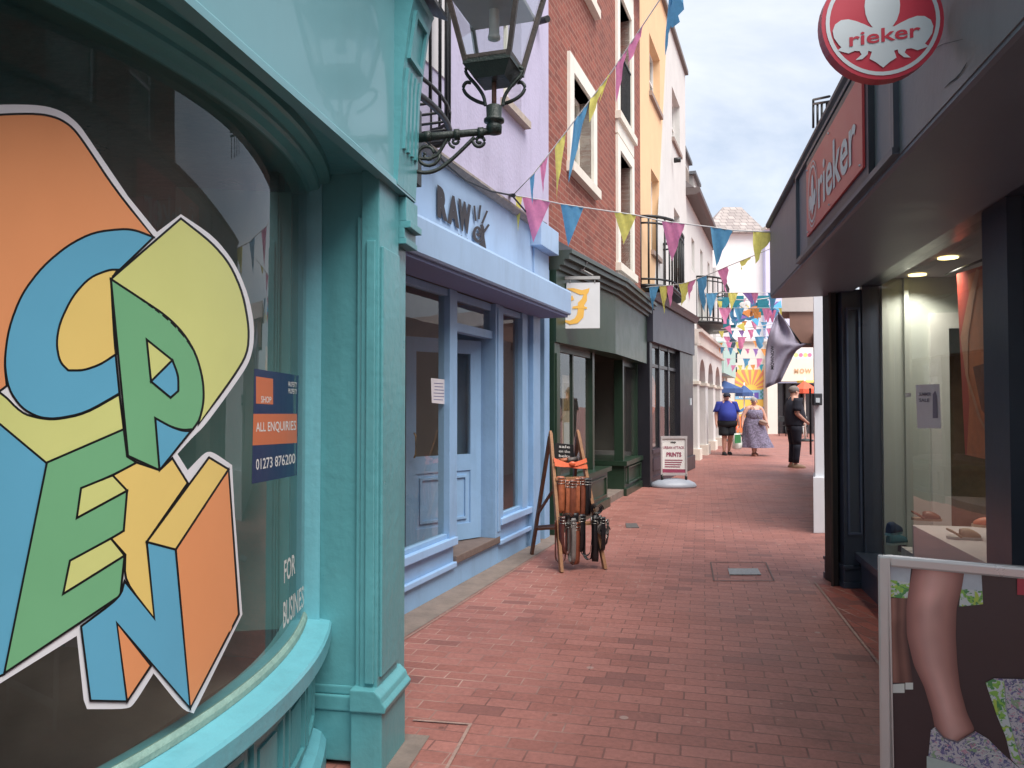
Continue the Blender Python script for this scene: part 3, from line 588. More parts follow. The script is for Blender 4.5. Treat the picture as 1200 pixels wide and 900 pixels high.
for (a, b) in zip(cs, cs[1:]+cs[:1]):
    mb.bar(lq(a[0]*ht, a[1]*ht, zt), lq(b[0]*ht, b[1]*ht, zt), .025, .025, (0, 0, 1)); mb.bar(lq(a[0]*hb, a[1]*hb, zb+.005), lq(b[0]*hb, b[1]*hb, zb+.005), .02, .02, (0, 0, 1))
mb.build('lantern_frame', lampb, lp)
mb = MB()
for (a, b) in zip(cs, cs[1:]+cs[:1]): mb.face([lq(a[0]*hb*.98, a[1]*hb*.98, zb), lq(b[0]*hb*.98, b[1]*hb*.98, zb), lq(b[0]*ht*.98, b[1]*ht*.98, zt), lq(a[0]*ht*.98, a[1]*ht*.98, zt)])
mb.build('lantern_glass', g_lamp, lp)
mb = MB(); zi = cz(12)
mb.hexa([lq(-.15, -.15, zi), lq(.15, -.15, zi), lq(.15, .15, zi), lq(-.15, .15, zi), lq(-.15, -.15, zi+.02), lq(.15, -.15, zi+.02), lq(.15, .15, zi+.02), lq(-.15, .15, zi+.02)]); mb.build('reflector', mat('lamp reflector', (150, 146, 146), .5, .1, 9), lp)
mb = MB(); mb.lathe((cx.x-.0, cx.y, 0), [(.012, cz(48)), (.028, cz(46)), (.028, cz(42)), (.024, cz(41)), (.022, zi), (.03, zi+.001)], 14); mb.build('bulb', mat('frosted bulb', (206, 202, 196), .35, .05, 9), lp)
mb = MB(); mb.hexa([lq(-.22, -.22, zt), lq(.22, -.22, zt), lq(.22, .22, zt), lq(-.22, .22, zt), lq(-.08, -.08, zt+.16), lq(.08, -.08, zt+.16), lq(.08, .08, zt+.16), lq(-.08, .08, zt+.16)]); mb.build('lantern_roof', lampb, lp)
mb = MB()
for sg in (-1, 1):
    for bk in (0, 1):
        dx = sg*(.068 if not bk else .03); dd = D+(.0 if not bk else .08)
        pts = [P(579+sg*10, 124, dd), P(579+sg*12, 112, dd), P(579+sg*22, 98, dd), P(579+sg*32, 88, dd), P(579+sg*(34-bk*4), 80, dd), P(579+sg*27, 78, dd), P(579+sg*24, 84, dd)]
        if bk: pts = [P(579+sg*10, 122, dd), P(579+sg*20, 119, dd), P(579+sg*32, 112, dd), P(579+sg*37, 103, dd), P(579+sg*33, 96, dd), P(579+sg*27, 97, dd)]
        mb.tube(soft(pts), .0085, 6)
mb.build('cradle', lampm, lp)
# ------------------------------------------------------------------ LAVENDER BUILDING with the blue shopfront
lb = thing('terraced_house', L.p(-2.5, 0, 0), 'lavender rendered house with a pale blue shopfront beside the teal shop', 'building')
lw = (L.u(590, 120), L.u(611, 120), 4.27, 6.2)
mb = MB(); gridwall(mb, L, -5.3, .1, 3.27, 7.6, [lw, (-4.3, -3.0, 3.9, 5.8)]); mb.box(L, -5.3, .1, -4, -3.8, 0, 7.6); mb.box(L, -5.3, -5.1, -3.8, -.25, 0, 7.6); mb.box(L, -.1, .1, -3.8, -.25, 0, 7.6); mb.box(L, -5.1, -.1, -3.8, -.25, 2.9, 3.0); mb.box(L, -5.1, -.1, -3.8, -.25, 7.4, 7.6)
mb.build('wall', lav, lb)
mb = MB(); gridwall(mb, L, -5.3, -2.62, 3.95, 7.6, [(-4.3, -3.0, 3.9, 5.8)], 0, .012); mb.build('white_wall', white_r, lb)
f = sash(lb, L, *lw, fm=offw); mb = MB(); mb.box(L, lw[0]-.08, lw[1]+.1, -.2, .07, 4.2, 4.27); mb.build('sill', mat('weathered stone sill', (176, 160, 146), .8, .15, 8, .3, dirt=.4), f)
f = sash(lb, L, -4.3, -3.0, 3.9, 5.8, fm=wht, rows=4, cols=3)
mb = MB(); mb.box(L, -4.2, -.3, -.6, -.58, 3.3, 7.3); mb.build('room_back', inter, lb)
# balcony: curved iron belly
bl = MB(); bc = L.u(512, 120); bz = L.z(512, 158, .3)
c0 = -3.62; bz += .12; pts = [L.p(c0+.75*cos(t), .0+.36*sin(t), bz) for t in [pi*i/14 for i in range(15)]]
bl.tube(pts, .022, 6); bl.tube([p+Vector((0, 0, .12)) for p in pts], .014, 6); bl.tube([p+Vector((0, 0, 1.45)) for p in pts], .02, 6); bl.tube([p+Vector((0, 0, 1.6)) for p in pts], .02, 6)
for i in range(15): bl.tube([pts[i], pts[i]+Vector((0, 0, 1.6))], .011, 5)
for i in range(1, 14): bl.tube([L.p(c0+.75*cos(pi*i/14), 0, bz), pts[i]], .01, 5)
bl.build('balcony', iron, lb)
# shopfront: fascia, lettering
zt_f = 3.25
mb = MB(); mb.box(L, -5.3, .02, 0, .02, 2.6, zt_f); mb.box(L, -3.18, -3.165, .02, .03, 2.72, zt_f); mb.build('fascia', blue_f, lb)
mb = MB(); mb.prof(L, -5.3, .1, [(0, 3.25), (.05, 3.25), (.09, 3.28), (.09, 3.30), (0, 3.33)]); mb.build('fascia_ledge', mat('weathered flashing', (150, 138, 130), .7, .3, 9, .4, dirt=.5), lb)
mb = MB(); mb.box(L, -.60, .02, .02, .14, 3.05, 3.30); mb.prof(L, -.52, -.02, [(.02, 2.6), (.1, 2.6), (.04, 2.75), (.04, 3.05), (.02, 3.05)]); mb.build('fascia_cap', blue_f, lb, bevel=.006)
mb = MB(); mb.prof(L, -5.3, -.28, [(.0, 2.36), (.35, 2.36), (.36, 2.375), (.36, 2.59), (.35, 2.61), (0, 2.72)]); mb.build('shutter_box', mat('powder blue shutter box', (148, 180, 216), .45, .06, 2, .1, dirt=.35), lb)
mb = MB(); mb.box(L, -5.2, -.30, .02, .33, 2.335, 2.358); mb.build('shutter_slot', mat('mauve soffit', (116, 128, 170), .6, .05, 3), lb)
sg_ = MB(); sg_.use(mat('charcoal lettering', (52, 46, 50), .6, .1, 9))
lf = lambda x, y: L.w(x, y, .034)
puttext(sg_, 'R', quadfn(lf, (512.5, 254), (525, 261), (525, 225), (512.5, 216)), .085); puttext(sg_, 'A', quadfn(lf, (524.5, 261), (538.5, 268.5), (538.5, 233), (524.5, 226)), .085)
puttext(sg_, 'W', quadfn(lf, (537, 268), (552, 276.5), (552, 240.5), (537, 232)), .085)
sp = [(560+(6.6-i*.2)*cos(-.9+i*.36), 273+(12.5-i*.4)*sin(-.9+i*.36)) for i in range(29)]
sg_.stroke(sp, [3.9-1.4*i/29 for i in range(29)], lambda x, y: L.w(x, y, .036), False)
for k, (a, b_, wd) in enumerate((((557.5, 259), (555.8, 241), 2.2), ((561, 257), (563, 240.5), 2.4), ((565, 262), (571, 247), 2.4), ((567, 272), (573, 263), 2.6)), ): sg_.stroke([a, b_], wd, lambda x, y: L.w(x, y, .037+k*.0004), False)
sg_.pxpoly([(561, 286), (566, 282), (567, 272), (570, 292)], lambda x, y: L.w(x, y, .035))
puttext(sg_, 'naturalist', quadfn(lf, (512, 265.5), (549, 283), (549, 279.5), (512, 261.5)), .05, sp=1.4)
sg_.build('sign_lettering', None, lb)
# front framing
fr_ = MB()
Z0, ZS, ZT = .37, .40, 2.335
def bx(mb, u0, u1, o0, o1, z0, z1): mb.box(L, u0, u1, o0, o1, z0, z1)
sl = MB(); bx(sl, -5.1, -2.45, -.06, .045, .345, .405); bx(sl, -1.48, -.60, -.06, .045, .345, .405); bx(sl, -5.1, -2.45, 0, .035, .17, .21); bx(sl, -1.48, -.60, 0, .035, .17, .21)
islands(sl, 'window_sill', mat('pale blue sill', (146, 188, 232), .35, .05, 4, .08, dirt=.25), lb, gap=.0, bevel=.006)
rz = MB(); bx(rz, -5.1, -2.45, -.2, 0, 0, .345); bx(rz, -1.48, -.60, -.2, 0, 0, .345); bx(rz, -2.45, -1.48, -.03, -.002, 0, .19); islands(rz, 'stall_riser', blue, lb)
mb = MB(); bx(mb, -2.45, -1.48, -.9, .03, .19, .25); mb.build('door_step', mat('brown stone step', (110, 92, 84), .8, .2, 12, .4, dirt=.5), lb, bevel=.008)
bx(fr_, -2.56, -2.42, -.08, .02, .405, ZT); bx(fr_, -1.96, -1.48, -.02, .03, .25, 2.335) if False else None
bx(fr_, -1.60, -1.48, -.35, .03, .25, ZT); bx(fr_, -1.475, -1.38, -.06, .02, .405, ZT); bx(fr_, -2.42, -1.60, -.08, .0, 2.02, 2.09); bx(fr_, -2.42, -1.60, -.06, -.01, 2.27, ZT)
bx(fr_, -.84, -.70, -.06, .02, .405, ZT); bx(fr_, -5.1, -2.56, -.06, 0, 2.28, ZT); bx(fr_, -1.38, -.84, -.06, 0, 2.28, ZT); bx(fr_, -5.1, -2.56, -.05, 0, .405, .44); bx(fr_, -1.38, -.84, -.05, 0, .405, .44)
bx(fr_, -1.56, -1.5, .03, .04, .3, ZT-.03); bx(fr_, -.70, -.60, -.1, .0, .0, ZT)
fr_.build('window_frame', blue, lb, bevel=.004)
mb = MB(); bx(mb, -.59, -.36, -.1, .05, 0, 2.45); bx(mb, -.15, .03, -.1, .03, 0, 2.9); islands(mb, 'pilaster', blue, lb, bevel=.005)
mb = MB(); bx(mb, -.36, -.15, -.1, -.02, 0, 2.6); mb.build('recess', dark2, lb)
g1 = MB()
for u0, u1, z0, z1 in ((-5.1, -2.56, .44, 2.28), (-1.38, -.84, .44, 2.28), (-2.42, -1.6, 2.09, 2.27)): g1.face([L.p(u0, -.03, z0), L.p(u1, -.03, z0), L.p(u1, -.03, z1), L.p(u0, -.03, z1)])
islands(g1, 'window_pane', g_shop, lb)
# door, standing ajar inwards
DL = Fr(*L.p(-1.62, -.30, 0)[:2], .361, 1)
ang = atan(.361)
DFr = Fr(*L.p(-1.63, -.1, 0)[:2], tan(ang+radians(28)), 1)
dr = MB()
for u0, u1, z0, z1 in ((-.80, -.70, .26, 2.0), (-.12, 0, .26, 2.0), (-.70, -.12, 1.88, 2.0), (-.70, -.12, .26, .40), (-.70, -.12, .86, 1.0)): dr.box(DFr, u0, u1, -.04, 0, z0, z1)
dr.box(DFr, -.70, -.12, -.03, -.012, .4, .86)
for u0, u1, z0, z1 in ((-.66, -.64, .44, .82), (-.18, -.16, .44, .82), (-.64, -.18, .80, .82), (-.64, -.18, .44, .46)): dr.box(DFr, u0, u1, -.012, .004, z0, z1)
d_o = dr.build('door', blue, lb)
mb = MB(); mb.face([DFr.p(-.7, -.02, 1.0), DFr.p(-.12, -.02, 1.0), DFr.p(-.12, -.02, 1.88), DFr.p(-.7, -.02, 1.88)]); mb.build('pane', g_shop, d_o)
mb = MB(); mb.tube([DFr.p(-.74, .03, 1.0), DFr.p(-.74, .05, 1.02), DFr.p(-.74, .05, 1.18), DFr.p(-.74, .03, 1.2)], .009, 6); mb.build('handle', mat('brass', (170, 130, 60), .3, .1, 9, metal=.8), d_o)
# interior
it = MB(); bx(it, -5.1, -.15, -2.0, -1.98, .2, 2.9); bx(it, -5.1, -.15, -1.98, -.21, .2, .24); bx(it, -1.0, -.98, -1.97, -.15, .25, 2.88); it.build('shop_interior', mat('blue shop interior', (176, 158, 140), .8, .15, 2), lb)
it = MB()
for k in range(24): bx(it, -4.2, -2.95, -1.02, -1.0, .55+k*.055, .585+k*.055)
it.build('louvre_screen', mat('dark louvres', (104, 90, 80), .6, .15, 3), lb)
it = MB(); bx(it, -4.35, -4.22, -1.06, -.98, .3, 2.1); bx(it, -2.93, -2.8, -1.06, -.98, .3, 2.1); bx(it, -4.22, -2.93, -1.06, -.98, 1.9, 2.1); bx(it, -4.22, -2.93, -1.06, -.98, .26, .53); it.build('inner_door_frame', mat('pale blue inner trim', (136, 126, 120), .6, .1, 3), lb)
it = MB(); bx(it, -2.7, -2.5, -.62, -.5, .25, 2.3); it.build('inner_post', mat('tan post', (150, 118, 84), .6, .1, 3), lb)
mb = MB(); q = [(505, 443), (524, 445), (524, 474), (506, 472)]; mb.use(mat('notice paper', (214, 208, 212), .7, .04, 9)).pxpoly(q, lambda x, y: L.w(x, y, -.027)); mb.use(mat('pencil writing', (110, 110, 160), .7, .04, 9))
for k in range(6): mb.stroke([(508+random.random()*2, 449+k*3.8), (519+random.random()*3, 449.6+k*3.8)], .7, lambda x, y: L.w(x, y, -.0255), False)
tag(mb.build('paper_notice'), 'white handwritten notice taped inside the blue shop window', 'notice')
# goods seen through the blue shop's window
mb = MB(); mb.box(L, -3.9, -3.6, -.8, -.55, .3, 1.05); mb.build('stool', dark2) if False else mb.bm.free()
dd_ = thing('clothing_display', L.p(-3.3, -.8, .24), 'red and brown garments on a dark stand behind the blue shop window', 'display stand')
mb = MB(); mb.tube([L.p(-3.3, -.8, .24), L.p(-3.3, -.8, 1.5)], .02, 8); mb.lathe(L.p(-3.3, -.8, .24), [(.16, 0), (.16, .02), (.03, .05)], 14); mb.build('stand', iron, dd_)
mb = MB(); mb.lathe(L.p(-3.3, -.8, .9), [(.05, 0), (.13, .1), (.12, .25), (.14, .38), (.05, .45)], 12); mb.build('garment', mat('red cloth', (150, 40, 34), .8, .3, 12), dd_)
mb = MB(); mb.ell(L.p(-3.3, -.8, 1.46), .07, .07, .1); mb.build('hat', mat('straw', (170, 130, 80), .8, .3, 30), dd_)
# cable sagging along the fascia
cb = MB(); pts = []
for px, py in ((500, 165), (520, 190), (545, 211), (575, 224), (600, 229), (618, 250), (640, 262)): pts.append(L.w(px, py, .12))
cb.tube(pts, .009, 5); cb.tube([L.w(598, 229, .0), L.w(602, 229, .16)], .02, 6); cb.build('cable', iron, lb)
mb = MB(); mb.tube([L.w(632, 25, .02), L.w(642, 22, .14)], .035, 10); mb.build('wall_lamp', iron, lb)
# ------------------------------------------------------------------ RED BRICK BUILDING with the green shopfront
redb = brick('red wall brick', atan(.361)-pi/2, (144, 78, 62), (114, 58, 46), (150, 110, 96), .225, .075, .008, wall=True, rough=.85, bump=.5)
rb = thing('terraced_house', L.p(2.8, 0, 0), 'tall red brick house with cream window surrounds above a green shopfront', 'building')
w1 = (1.05, 2.05, 4.35, 5.5); w1b = (1.05, 2.05, 6.85, 8.0); w2 = (3.8, 4.75, 5.95, 7.9); w3 = (3.8, 4.75, 3.6, 5.4); w4 = (3.8, 4.75, 8.5, 9.8)
mb = MB(); gridwall(mb, L, .1, 5.7, 3.0, 10.6, [w1, w1b, w2, w3, w4], o0=-.28); mb.build('wall', redb, rb)
mb = MB(); mb.box(L, .1, 5.7, -4, -3.8, 0, 10.6); mb.box(L, .1, .25, -3.8, -.28, 0, 10.6); mb.box(L, 5.55, 5.7, -3.8, -.28, 0, 10.6); mb.box(L, .25, 5.55, -3.8, -.28, 3.0, 3.05); mb.box(L, .25, 5.55, -3.8, -.28, 10.4, 10.6); mb.box(L, .25, 5.55, -.9, -.88, 3.06, 10.3); mb.build('inner_wall', inter, rb)
def surround(u0, u1, z0, z1, fat=.19, bot=True, rows=2):
    f = sash(rb, L, u0, u1, z0, z1, o=-.16, rows=rows)
    m = MB(); m.box(L, u0-fat, u0, -.2, .04, z0-(.0), z1); m.box(L, u1, u1+fat, -.2, .04, z0, z1); m.box(L, u0-fat, u1+fat, -.2, .04, z1, z1+fat)
    m.build('surround', offw, f); m = MB()
    if bot: m.box(L, u0-fat-.03, u1+fat+.03, -.2, .09, z0-.12, z0)
    m.build('sill', cream, f)
    return f
surround(*w1); surround(*w1b); f2 = surround(*w2, rows=3); surround(*w3, rows=2); surround(*w4)
mb = MB(); mb.box(L, 3.61, 4.94, 0, .035, 5.62, 5.83); mb.box(L, 3.61, 4.94, 0, .033, 3.0, 3.6); mb.box(L, 3.61, 4.94, 0, .034, 8.09, 8.38); islands(mb, 'render_panel', offw, rb)
mb = MB()
for z in (6.0, 6.95): mb.box(L, 3.82, 4.73, .0, .03, z, z+.03)
for k in range(10): mb.box(L, 3.84+k*.095, 3.856+k*.095, .005, .02, 6.03, 6.95)
mb.build('juliet_balcony', iron, rb)
mb = MB(); mb.box(L, 5.0, 5.55, 0, .25, 8.75, 9.0); mb.build('hopper', iron, rb)
# green fascia: canted plan
def cant(mb, o_add, z0, z1, back=-.02, u0=.12, u1=5.15):
    P_ = [(u0, .08), (2.35, .26), (u1, .2)]
    base = [L.p(u, o+o_add, z0) for u, o in P_]+[L.p(u1, back, z0), L.p(u0, back, z0)]
    return mb.prism(base, (0, 0, z1-z0))
mb = MB(); cant(mb, 0, 2.12, 2.92); mb.build('fascia', green, rb)
mb = MB(); cant(mb, .04, 2.92, 2.97); cant(mb, .09, 2.97, 3.03); cant(mb, .15, 3.03, 3.09); cant(mb, .18, 3.09, 3.13); mb.build('cornice', green_lt, rb)
mb = MB(); P_ = [(.12, .26), (2.35, .44), (5.15, .38)]
for (a, b_) in zip(P_, P_[1:]): mb.hexa([L.p(a[0], a[1], 3.131), L.p(b_[0], b_[1], 3.131), L.p(b_[0], 0, 3.131), L.p(a[0], 0, 3.131), L.p(a[0], a[1], 3.14), L.p(b_[0], b_[1], 3.14), L.p(b_[0], 0, 3.3), L.p(a[0], 0, 3.3)])
mb.build('lead_flashing', lead, rb)
mb = MB(); bx(mb, .12, .34, -.2, .06, 0, 2.12); bx(mb, 5.3, 5.68, -.2, .08, 0, 2.9); bx(mb, 5.26, 5.70, .08, .12, 0, .35); bx(mb, .16, .3, .06, .075, .4, 2.0); islands(mb, 'pilaster', green, rb, bevel=.006)
fm = MB()
bx(fm, .34, .42, -.08, .0, .56, 2.12); bx(fm, 2.02, 2.12, -.1, .02, .56, 2.12); bx(fm, .42, 2.02, -.06, 0, 2.04, 2.12); bx(fm, 1.12, 1.17, -.05, -.01, .56, 2.04)
bx(fm, 3.9, 4.0, -.1, .04, .54, 2.12); bx(fm, 5.2, 5.3, -.08, .02, .54, 2.12); bx(fm, 4.0, 5.2, -.06, .0, 2.04, 2.12); bx(fm, 3.92, 3.98, -.75, -.67, .54, 2.12)
bx(fm, 2.03, 2.1, -.9, -.82, .56, 2.12)
islands(fm, 'window_frame', green, rb)
g1 = MB(); g1.face([L.p(.42, -.03, .58), L.p(2.02, -.03, .58), L.p(2.02, -.03, 2.04), L.p(.42, -.03, 2.04)]); g1.face([L.p(4.0, -.03, .56), L.p(5.2, -.03, .56), L.p(5.2, -.03, 2.04), L.p(4.0, -.03, 2.04)]); g1.face([L.p(3.95, -.1, .56), L.p(3.95, -.67, .56), L.p(3.95, -.67, 2.1), L.p(3.95, -.1, 2.1)]); g1.face([L.p(2.07, -.1, .56), L.p(2.07, -.82, .56), L.p(2.07, -.82, 2.1), L.p(2.07, -.1, 2.1)])
islands(g1, 'window_pane', g_shop, rb)
rz = MB(); bx(rz, .34, 2.62, -.3, .08, 0, .5); bx(rz, .30, 2.68, -.3, .13, .5, .56); bx(rz, .32, 2.66, .08, .115, 0, .12)
bx(rz, 3.9, 5.3, -.7, .06, 0, .47); bx(rz, 3.85, 5.34, -.7, .11, .47, .54); bx(rz, 3.87, 5.32, .06, .10, 0, .11)
for u0, u1 in ((.45, 1.3), (1.45, 2.5), (4.05, 5.15)):
    for a, b_, c, d in ((u0, u1, .17, .19), (u0, u1, .42, .44), (u0, u0+.02, .19, .42), (u1-.02, u1, .19, .42)): bx(rz, a, b_, .07, .10, c, d)
islands(rz, 'stall_riser', green, rb)
mb = MB(); bx(mb, 2.62, 3.9, -.75, .05, 0, .1); mb.build('door_step', stone, rb)
dr = MB()
for u0, u1, z0, z1 in ((2.2, 2.32, .1, 2.05), (3.7, 3.86, .1, 2.05), (2.32, 3.7, 1.93, 2.05), (2.32, 3.7, .1, .5)): bx(dr, u0, u1, -.86, -.8, z0, z1)
d_o = dr.build('door', green, rb); g1 = MB(); g1.face([L.p(2.32, -.83, .5), L.p(3.7, -.83, .5), L.p(3.7, -.83, 1.93), L.p(2.32, -.83, 1.93)]); g1.build('pane', g_shop, d_o)
mb = MB(); bx(mb, .3, 5.5, -1.7, -1.68, 0, 2.9); bx(mb, .3, 2.0, -1.67, -.31, .3, .34); bx(mb, 4.0, 5.3, -1.67, -.71, .3, .5); islands(mb, 'shop_interior', mat('grey shop interior', (150, 142, 134), .8, .1, 2), rb)
# posters inside
mb = MB(); mb.use(wht); bx(mb, 4.15, 4.65, -.14, -.13, 1.15, 1.85); mb.use(blackm)
for k in range(8): bx(mb, 4.2, 4.2+.2+.2*random.random(), -.1285, -.127, 1.25+k*.07, 1.27+k*.07)
tag(mb.build('poster'), 'white printed poster with black lines in the right pane of the green shop', 'poster')
mb = MB(); mb.use(mat('pale display card', (190, 170, 140), .7, .3, 8)); bx(mb, 1.3, 1.75, -.2, -.19, .8, 1.8)
mb.use(mat('painted print', (150, 120, 60), .7, .5, 12)); bx(mb, 1.35, 1.7, -.188, -.186, 1.35, 1.7); mb.use(wht); bx(mb, 1.35, 1.7, -.188, -.186, .85, 1.2)
tag(mb.build('picture_display'), 'hanging display of pale prints inside the left pane of the green shop', 'display')
# hanging sign with a yellow letter
hs = thing('hanging_sign', at(690, 385, 8.75), 'white hanging board with a yellow blackletter F outside the green shop', 'hanging sign')
Y = 8.7
mb = MB(); q = [at(664, 331.5, Y), at(703, 331, Y), at(703, 384.5, Y), at(661, 385, Y)]; mb.prism(q, (0, .03, 0)); mb.build('board', mat('white sign board', (214, 214, 214), .5, .03, 5), hs)
mb = MB(); mb.bar(at(650, 326, Y), at(703, 325.5, Y), .03, .035, (0, 1, 0)); mb.tube([at(697, 327, Y), at(697, 332, Y)], .006, 5); mb.tube([at(668, 327, Y), at(668, 332, Y)], .006, 5); mb.tube([at(655, 301, 9.0), at(695, 323, 8.9)], .012, 6); mb.build('bracket', mat('pale steel', (170, 168, 164), .5, .1, 9), hs)
mb = MB(); mb.use(mat('golden yellow', (240, 180, 30), .5, .05, 5)); fn = lambda x, y: at(x, y, Y-.004)
mb.pxpoly([(664, 338), (672, 337.5), (682, 340), (691, 337.5), (690, 342), (688, 345), (680, 345.5), (672, 342)], fn)
mb.stroke([(686, 345), (685, 351), (681, 356), (681, 362), (680, 370), (675, 376), (668, 378), (662, 376)], [4, 6, 7.5, 7.5, 8, 6.5, 4.5, 2], lambda x, y: at(x, y, Y-.005), False)
mb.stroke([(671, 360.5), (680, 359.5), (688, 361)], [2.5, 4, 2], lambda x, y: at(x, y, Y-.006), False); mb.stroke([(669, 347), (671, 352)], 4, fn, False); mb.build('letter', None, hs)
mb = MB(); mb.tube([at(684, 300, 8.9), at(688, 308, 8.9), at(684, 316, 8.9), at(672, 318, 8.9), at(662, 311, 8.9)], .01, 6); mb.build('loose_wire', mat('pale steel', (170, 168, 164)), hs)
# ------------------------------------------------------------------ YELLOW / WHITE HOUSE with the black shopfront
yb = thing('terraced_house', L.p(9, 0, 0), 'tall apricot and white rendered house above the black shopfront', 'building')
ue = 12.2; us = 9.0
yw = [(6.72, 8.0, 7.45, 8.6), (9.75, 11.1, 7.55, 8.75), (6.85, 7.8, 4.4, 6.0), (10.0, 11.0, 4.6, 6.0)]
mb = MB(); ym = MB(); zr = 10.0
# diagonal colour boundary on the upper wall: painted, so one wall per colour
gridwall(ym, L, 5.7, us, 3.0, zr, [yw[0], yw[2]]); ym.build('apricot_wall', yellow_r, yb)
gridwall(mb, L, us, ue, 3.0, zr, [yw[1], yw[3]]); mb.box(L, 5.7, ue, -4, -3.8, 0, zr); mb.box(L, ue-.2, ue, -3.8, -.25, 0, zr); mb.box(L, 5.7, ue-.2, -3.8, -.25, zr-.15, zr-.01); mb.build('white_wall', pink_r, yb)
mb = MB(); mb.use(pink_r); q = [(797, 62), (806, 85), (803, 260), (765, 260)]
mb.pxpoly([(790, 85), (799, 62), (799, 300), (768, 300)], lambda x, y: L.w(x, y, .003)) if False else None
mb.bm.free()
mb = MB(); mb.prism([L.p(us, -.004, 9.6), L.p(us, -.004, 3.4), L.p(us-1.9, -.004, 3.4)], (L.n[0]*.008, L.n[1]*.008, 0)); mb.build('white_wall', pink_r, yb)
for wq in yw:
    f = sash(yb, L, *wq, fm=wht); m = MB(); m.box(L, wq[0]-.06, wq[1]+.06, -.2, .06, wq[2]-.09, wq[2]); m.build('sill', mat('brown sill', (150, 130, 120), .8, .1, 9), f)
mb = MB(); mb.box(L, 5.8, ue-.3, -.8, -.78, 3.1, zr-.3); mb.build('room_back', inter, yb)
mb = MB(); mb.box(L, 5.7, ue+.05, -.3, .08, zr, zr+.1); mb.build('parapet', mat('grey coping', (120, 112, 108), .8, .1, 9), yb)
mb = MB(); mb.tube([L.p(9.7, .05, 7.0), L.p(9.7, .2, 7.0)], .06, 8); mb.build('wall_lamp', iron, yb)
def balcony(root, F, c0, z, rx=.85, ry=.45, h=1.0, n=14, nm='balcony'):
    m = MB(); pts = [F.p(c0+rx*cos(t), ry*min(1, 1.25*sin(t)), z) for t in [pi*i/n for i in range(n+1)]]
    for dz, r in ((0, .035), (.12, .02), (h-.12, .02), (h, .03)): m.tube([p+Vector((0, 0, dz)) for p in pts], r, 5)
    for p in pts: m.tube([p, p+Vector((0, 0, h))], .018, 4)
    m.prism(pts, (0, 0, -.05)); return m.build(nm, iron, root)
balcony(yb, L, 7.0, 3.55, 1.3, .5, 1.25)
# black shopfront on its own line B
bf = MB(); be = B.u(808, 480)
mb = MB(); mb.box(B, .0, be, -.4, .12, B.z(780, 405, .12), B.z(780, 360, .12)); mb.build('fascia', mat('dark grey fascia', (60, 60, 72), .4, .08, 3, .05, dirt=.1), yb)
zf1 = B.z(780, 360, .12); zf0 = B.z(780, 405, .12)
mb = MB(); mb.prof(B, -.02, be+.05, [(-.3, zf1), (.17, zf1), (.2, zf1+.06), (.24, zf1+.12), (-.3, zf1+.16)]); mb.build('cornice', mat('grey cornice', (84, 82, 88), .5, .1, 3), yb)
mb = MB(); mb.box(B, 0, .2, -.2, .06, 0, zf0); mb.box(B, be*.64, be, -.3, .08, 0, zf0); mb.box(B, be*.64, be+.02, .08, .12, 0, .3); islands(mb, 'pilaster', black_p, yb, bevel=.01)
bw = (.2, be*.64)
mb = MB(); mb.box(B, *bw, -.2, .03, 0, .62); mb.box(B, *bw, .03, .07, .56, .63); mb.box(B, *bw, .03, .06, 0, .15); mb.box(B, .3, bw[1]-.1, .03, .05, .25, .47); mb.build('stall_riser', plum, yb)
mb = MB()
for k in range(4):
    u = bw[0]+(bw[1]-bw[0])*k/3; mb.box(B, u-.03, u+.03, -.06, .01, .63, zf0)
mb.box(B, *bw, -.05, 0, zf0-.42, zf0-.36); mb.box(B, *bw, -.05, 0, zf0-.06, zf0); mb.build('window_frame', black_p, yb)
mb = MB(); mb.face([B.p(bw[0], -.03, .63), B.p(bw[1], -.03, .63), B.p(bw[1], -.03, zf0), B.p(bw[0], -.03, zf0)]); mb.build('window_pane', g_shop, yb)
mb = MB(); mb.box(B, 0, be, -1.5, -1.48, 0, 3); mb.box(B, 0, be, -1.47, -.21, .4, .6); mb.box(B, be-.02, be, -1.47, -.3, .6, 3); mb.build('shop_interior', mat('shop interior b', (150, 140, 140), .8, .2, 3), yb)
mb = MB(); mb.ell(B.p(1.9, -.45, 1.6), .22, .18, .5); mb.build('orange_lantern', mat('orange goods', (226, 110, 40), .6, .2, 9)); 
tag(bpy.data.objects['orange_lantern'], 'orange goods hanging inside the black shop window', 'goods')
mb = MB(); mb.ell(B.p(1.2, -.5, 1.1), .2, .18, .35); tag(mb.build('display_bust', mat('grey goods', (120, 116, 130), .6, .2, 9)), 'grey draped display bust inside the black shop window', 'display')
mb = MB(); mb.box(B, be-.42, be-.3, .08, .1, 1.4, 1.55); mb.build('meter_plate', silver, yb)
# ------------------------------------------------------------------ WHITE HOUSE with arcade and dormers
wb_ = thing('terraced_house', L.p(17, 0, 0), 'pinkish white house with an arched arcade at street level and roof dormers', 'building')
holes = [(13.4, 14.1, 5.1, 6.0), (15.6, 16.3, 5.2, 6.1), (17.8, 18.5, 5.2, 6.1), (14.9, 17.5, 3.75, 4.9)]
u_e = 19.6
mb = MB(); gridwall(mb, L, 12.2, u_e, 3.3, 6.85, holes); mb.box(L, 12.2, u_e, -5, -4.8, 0, 6.9); mb.box(L, u_e-.2, u_e, -4.8, -.25, 0, 6.85); mb.build('wall', pink_r, wb_)
for h in holes[:3]: sash(wb_, L, *h, fm=wht)
sash(wb_, L, *holes[3], fm=wht, rows=1, cols=3)
mb = MB(); mb.box(L, 12.3, u_e-.2, -.9, -.88, 3.3, 6.8); mb.build('room_back', inter, wb_)
